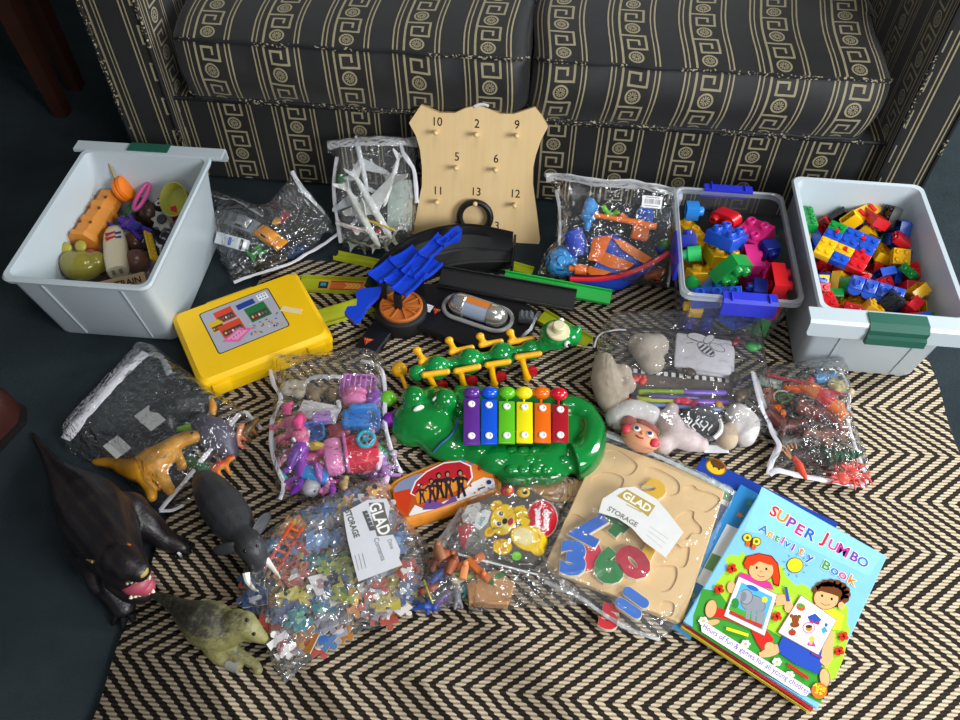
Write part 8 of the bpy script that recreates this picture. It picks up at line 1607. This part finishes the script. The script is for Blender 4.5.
def numeral(ch, x, y, x2, y2, size, c, label, h=.006, bold=.075, sx=1.1, poly=None):
    """thick cut-out number: cream sides, painted face"""
    p, q3 = zq(x, y), zq(x2, y2); M = Mz @ T(p.x, p.y, h) @ Rz(math.atan2((q3-p).y, (q3-p).x)); t = empty('puzzle_number', M, label, 'puzzle piece', None)
    for nm, mat, bd, z0, z1 in (('core', CRM, bold+.012, .0, .0085), ('face', plas(c, .3, coat=.3), bold, .0085, .0096)):
        vs, fs = text_geo(ch, size, bd); b = MB(); n = len(vs)
        b.add([(v.x*sx, v.y, z1) for v in vs], fs); b.add([(v.x*sx, v.y, z0) for v in vs], [f[::-1] for f in fs])
        ec = {}
        for f in fs:
            for i in range(len(f)): e = (f[i], f[(i+1) % len(f)]); ec[tuple(sorted(e))] = ec.get(tuple(sorted(e)), [])+[e]
        for k, l in ec.items():
            if len(l) == 1: i, j = l[0]; A = vs[i]; C = vs[j]; b.add([(A.x*sx, A.y, z0), (C.x*sx, C.y, z0), (C.x*sx, C.y, z1), (A.x*sx, A.y, z1)], [(0, 1, 2, 3)])
        b.build(nm, mat, t, 30)
    return t
INZ = ' on the puzzle board'
numeral('3', 108, 438, 150, 442, .072, '2268c8', 'blue cut-out number three'+INZ, .012); numeral('8', 150, 420, 190, 440, .066, 'c4203c', 'red cut-out number lying under the blue three'+INZ, .003, sx=1.0); numeral('6', 222, 458, 262, 455, .072, '1f7a3a', 'green cut-out number six'+INZ); numeral('0', 306, 445, 345, 420, .07, 'b81c34', 'red cut-out zero'+INZ, sx=1.2)
numeral('7', 168, 328, 118, 302, .072, '1f60c0', 'blue cut-out seven lying on its side'+INZ, .010); numeral('4', 252, 308, 280, 330, .064, '1f7a34', 'green cut-out number half under the paper label'+INZ, .004); numeral('2', 362, 215, 385, 235, .064, 'e0b018', 'yellow cut-out number above the paper label'+INZ, .004); numeral('1', 360, 390, 385, 402, .066, 'e2b41c', 'yellow cut-out number below the paper label'+INZ, .004)
pa = zq(280, 560); M = Mz @ T(zq(300, 575).x, zq(300, 575).y, .0075); t = empty('puzzle_number', M, 'blue cut-out eleven near the lower edge'+INZ, 'puzzle piece')
for x0_, y0_, x1_, y1_ in ((278, 533, 346, 582), (254, 569, 322, 616)):
    A, C = zq(x0_, y0_)-zq(300, 575), zq(x1_, y1_)-zq(300, 575); an = math.atan2((C-A).y, (C-A).x); m_ = (A+C)/2; L = (C-A).length+.006
    b = MB(); b.prism(rr(L+.002, .0185, .009, 5), 0, .0085, T(m_.x, m_.y, 0) @ Rz(an)); b.build('core', CRM, t, 30); b = MB(); b.prism(rr(L, .0165, .008, 5), .0085, .0096, T(m_.x, m_.y, 0) @ Rz(an)); b.build('face', plas('2a6cc8', .3, coat=.3), t, 30)
numeral('5', 228, 612, 260, 620, .05, 'd02a34', 'red and yellow cut-out number slipped below the board edge', -.006)
# bag around the board
zb, zbm = film('zip_bag', 'clear storage bag around the wooden number puzzle with a white and gold label', PF2, [(602, 433), (622, 440), (641, 448), (690, 471), (735, 494), (724, 520), (706, 560), (688, 602), (674, 628), (659, 640), (636, 632), (613, 625), (595, 608), (566, 594), (540, 580), (533, 568), (548, 540), (565, 508), (585, 468)], .026, fall=.012, seed=17, wr=.003, floor_h=-.008, mat=vinyl(.05, 36, .4, key='vz', spec=.75),
     tapes=[(.005, [(603, 434, .006), (640, 449, .008), (690, 472, .008), (734, 494, .004)], 'zip_strip', vinyl(.5, 60, .4, 'bfe0dc', key='zip3')), (.004, [(545, 582, .004), (580, 598, .006), (600, 612, .006), (630, 630, .006), (660, 640, .004)], 'bottom_seam', vinyl(.3, 50, .6, key='seam3'))])
LB2 = Fr(PF2.o+PF2.n*.032, PF2.ex, PF2.ey); Ml = Matrix.Translation(LB2.o) @ LB2.rot().to_4x4(); l2 = Ml.inverted()
def yq(cx_, cy_): v = l2 @ LB2.at(*Kz(cx_, cy_)); return Vector((v.x, v.y))
d = Dr(0); d.poly([yq(*p) for p in ((192, 270), (205, 225), (260, 190), (310, 185), (380, 225), (420, 270), (470, 335), (412, 418), (340, 365), (300, 320), (255, 290))], 'd9d9d6')
def yt(s, x, y, x2, y2, size, c, **k): p, q3 = yq(x, y), yq(x2, y2); d.text(s, p.x, p.y, size, c, a=math.atan2((q3-p).y, (q3-p).x), **k)
d.poly([yq(*p) for p in ((250, 216), (285, 194), (378, 248), (354, 284), (318, 256))], 'b39a4c'); yt('GLAD', 317, 236, 361, 262, .0195, 'f0eee4', bold=.03); d.line([yq(284, 244), yq(330, 268)], .0022, 'b9a66a'); yt('STORAGE', 270, 284, 310, 308, .0125, '6a685c', bold=.02)
for k in range(3): d.line([yq(350+k*6, 345-k*14), yq(400+k*10, 385-k*14)], .0007, 'a8a8a4')
o = d.build('storage_label', zb, .4); o.matrix_basis = zb.matrix_basis.inverted() @ Ml
# ================================================================ light
def area(name, loc, tgt, size, power, col):
    l = bpy.data.lights.new(name, 'AREA'); l.shape = 'RECTANGLE'; l.size, l.size_y = size; l.energy = power; l.color = col
    o = bpy.data.objects.new(name, l); COL.objects.link(o); o.location = loc
    o.rotation_euler = (Vector(tgt)-Vector(loc)).to_track_quat('-Z', 'Y').to_euler(); return o
area('window_light', (1.75, -.5, 1.45), (.1, .8, 0), (1.1, .9), 68, (.95, .98, 1))
area('front_fill_light', (.3, -1.9, 2.1), (.2, .6, 0), (.8, .6), 11, (.97, .98, 1))  # unseen fill added behind the camera, for more glints on the bags
for i, (x, y) in enumerate(((-.15, .55), (.2, .35), (.45, .75), (.05, .95))): area('ceiling_bulb', (x, y, 2.45), (x, y, 0), (.12, .12), 2.7, (1, .96, .9))
area('side_light', (2.3, 1.75, 1.3), (.9, 1.2, 0), (.6, .8), 60, (.92, .97, 1))  # unseen light added to brighten the carpet and sofa arm at the right
w = bpy.data.worlds.new('room'); S.world = w; w.use_nodes = True
w.node_tree.nodes['Background'].inputs[0].default_value = (.62, .66, .7, 1); w.node_tree.nodes['Background'].inputs[1].default_value = .2
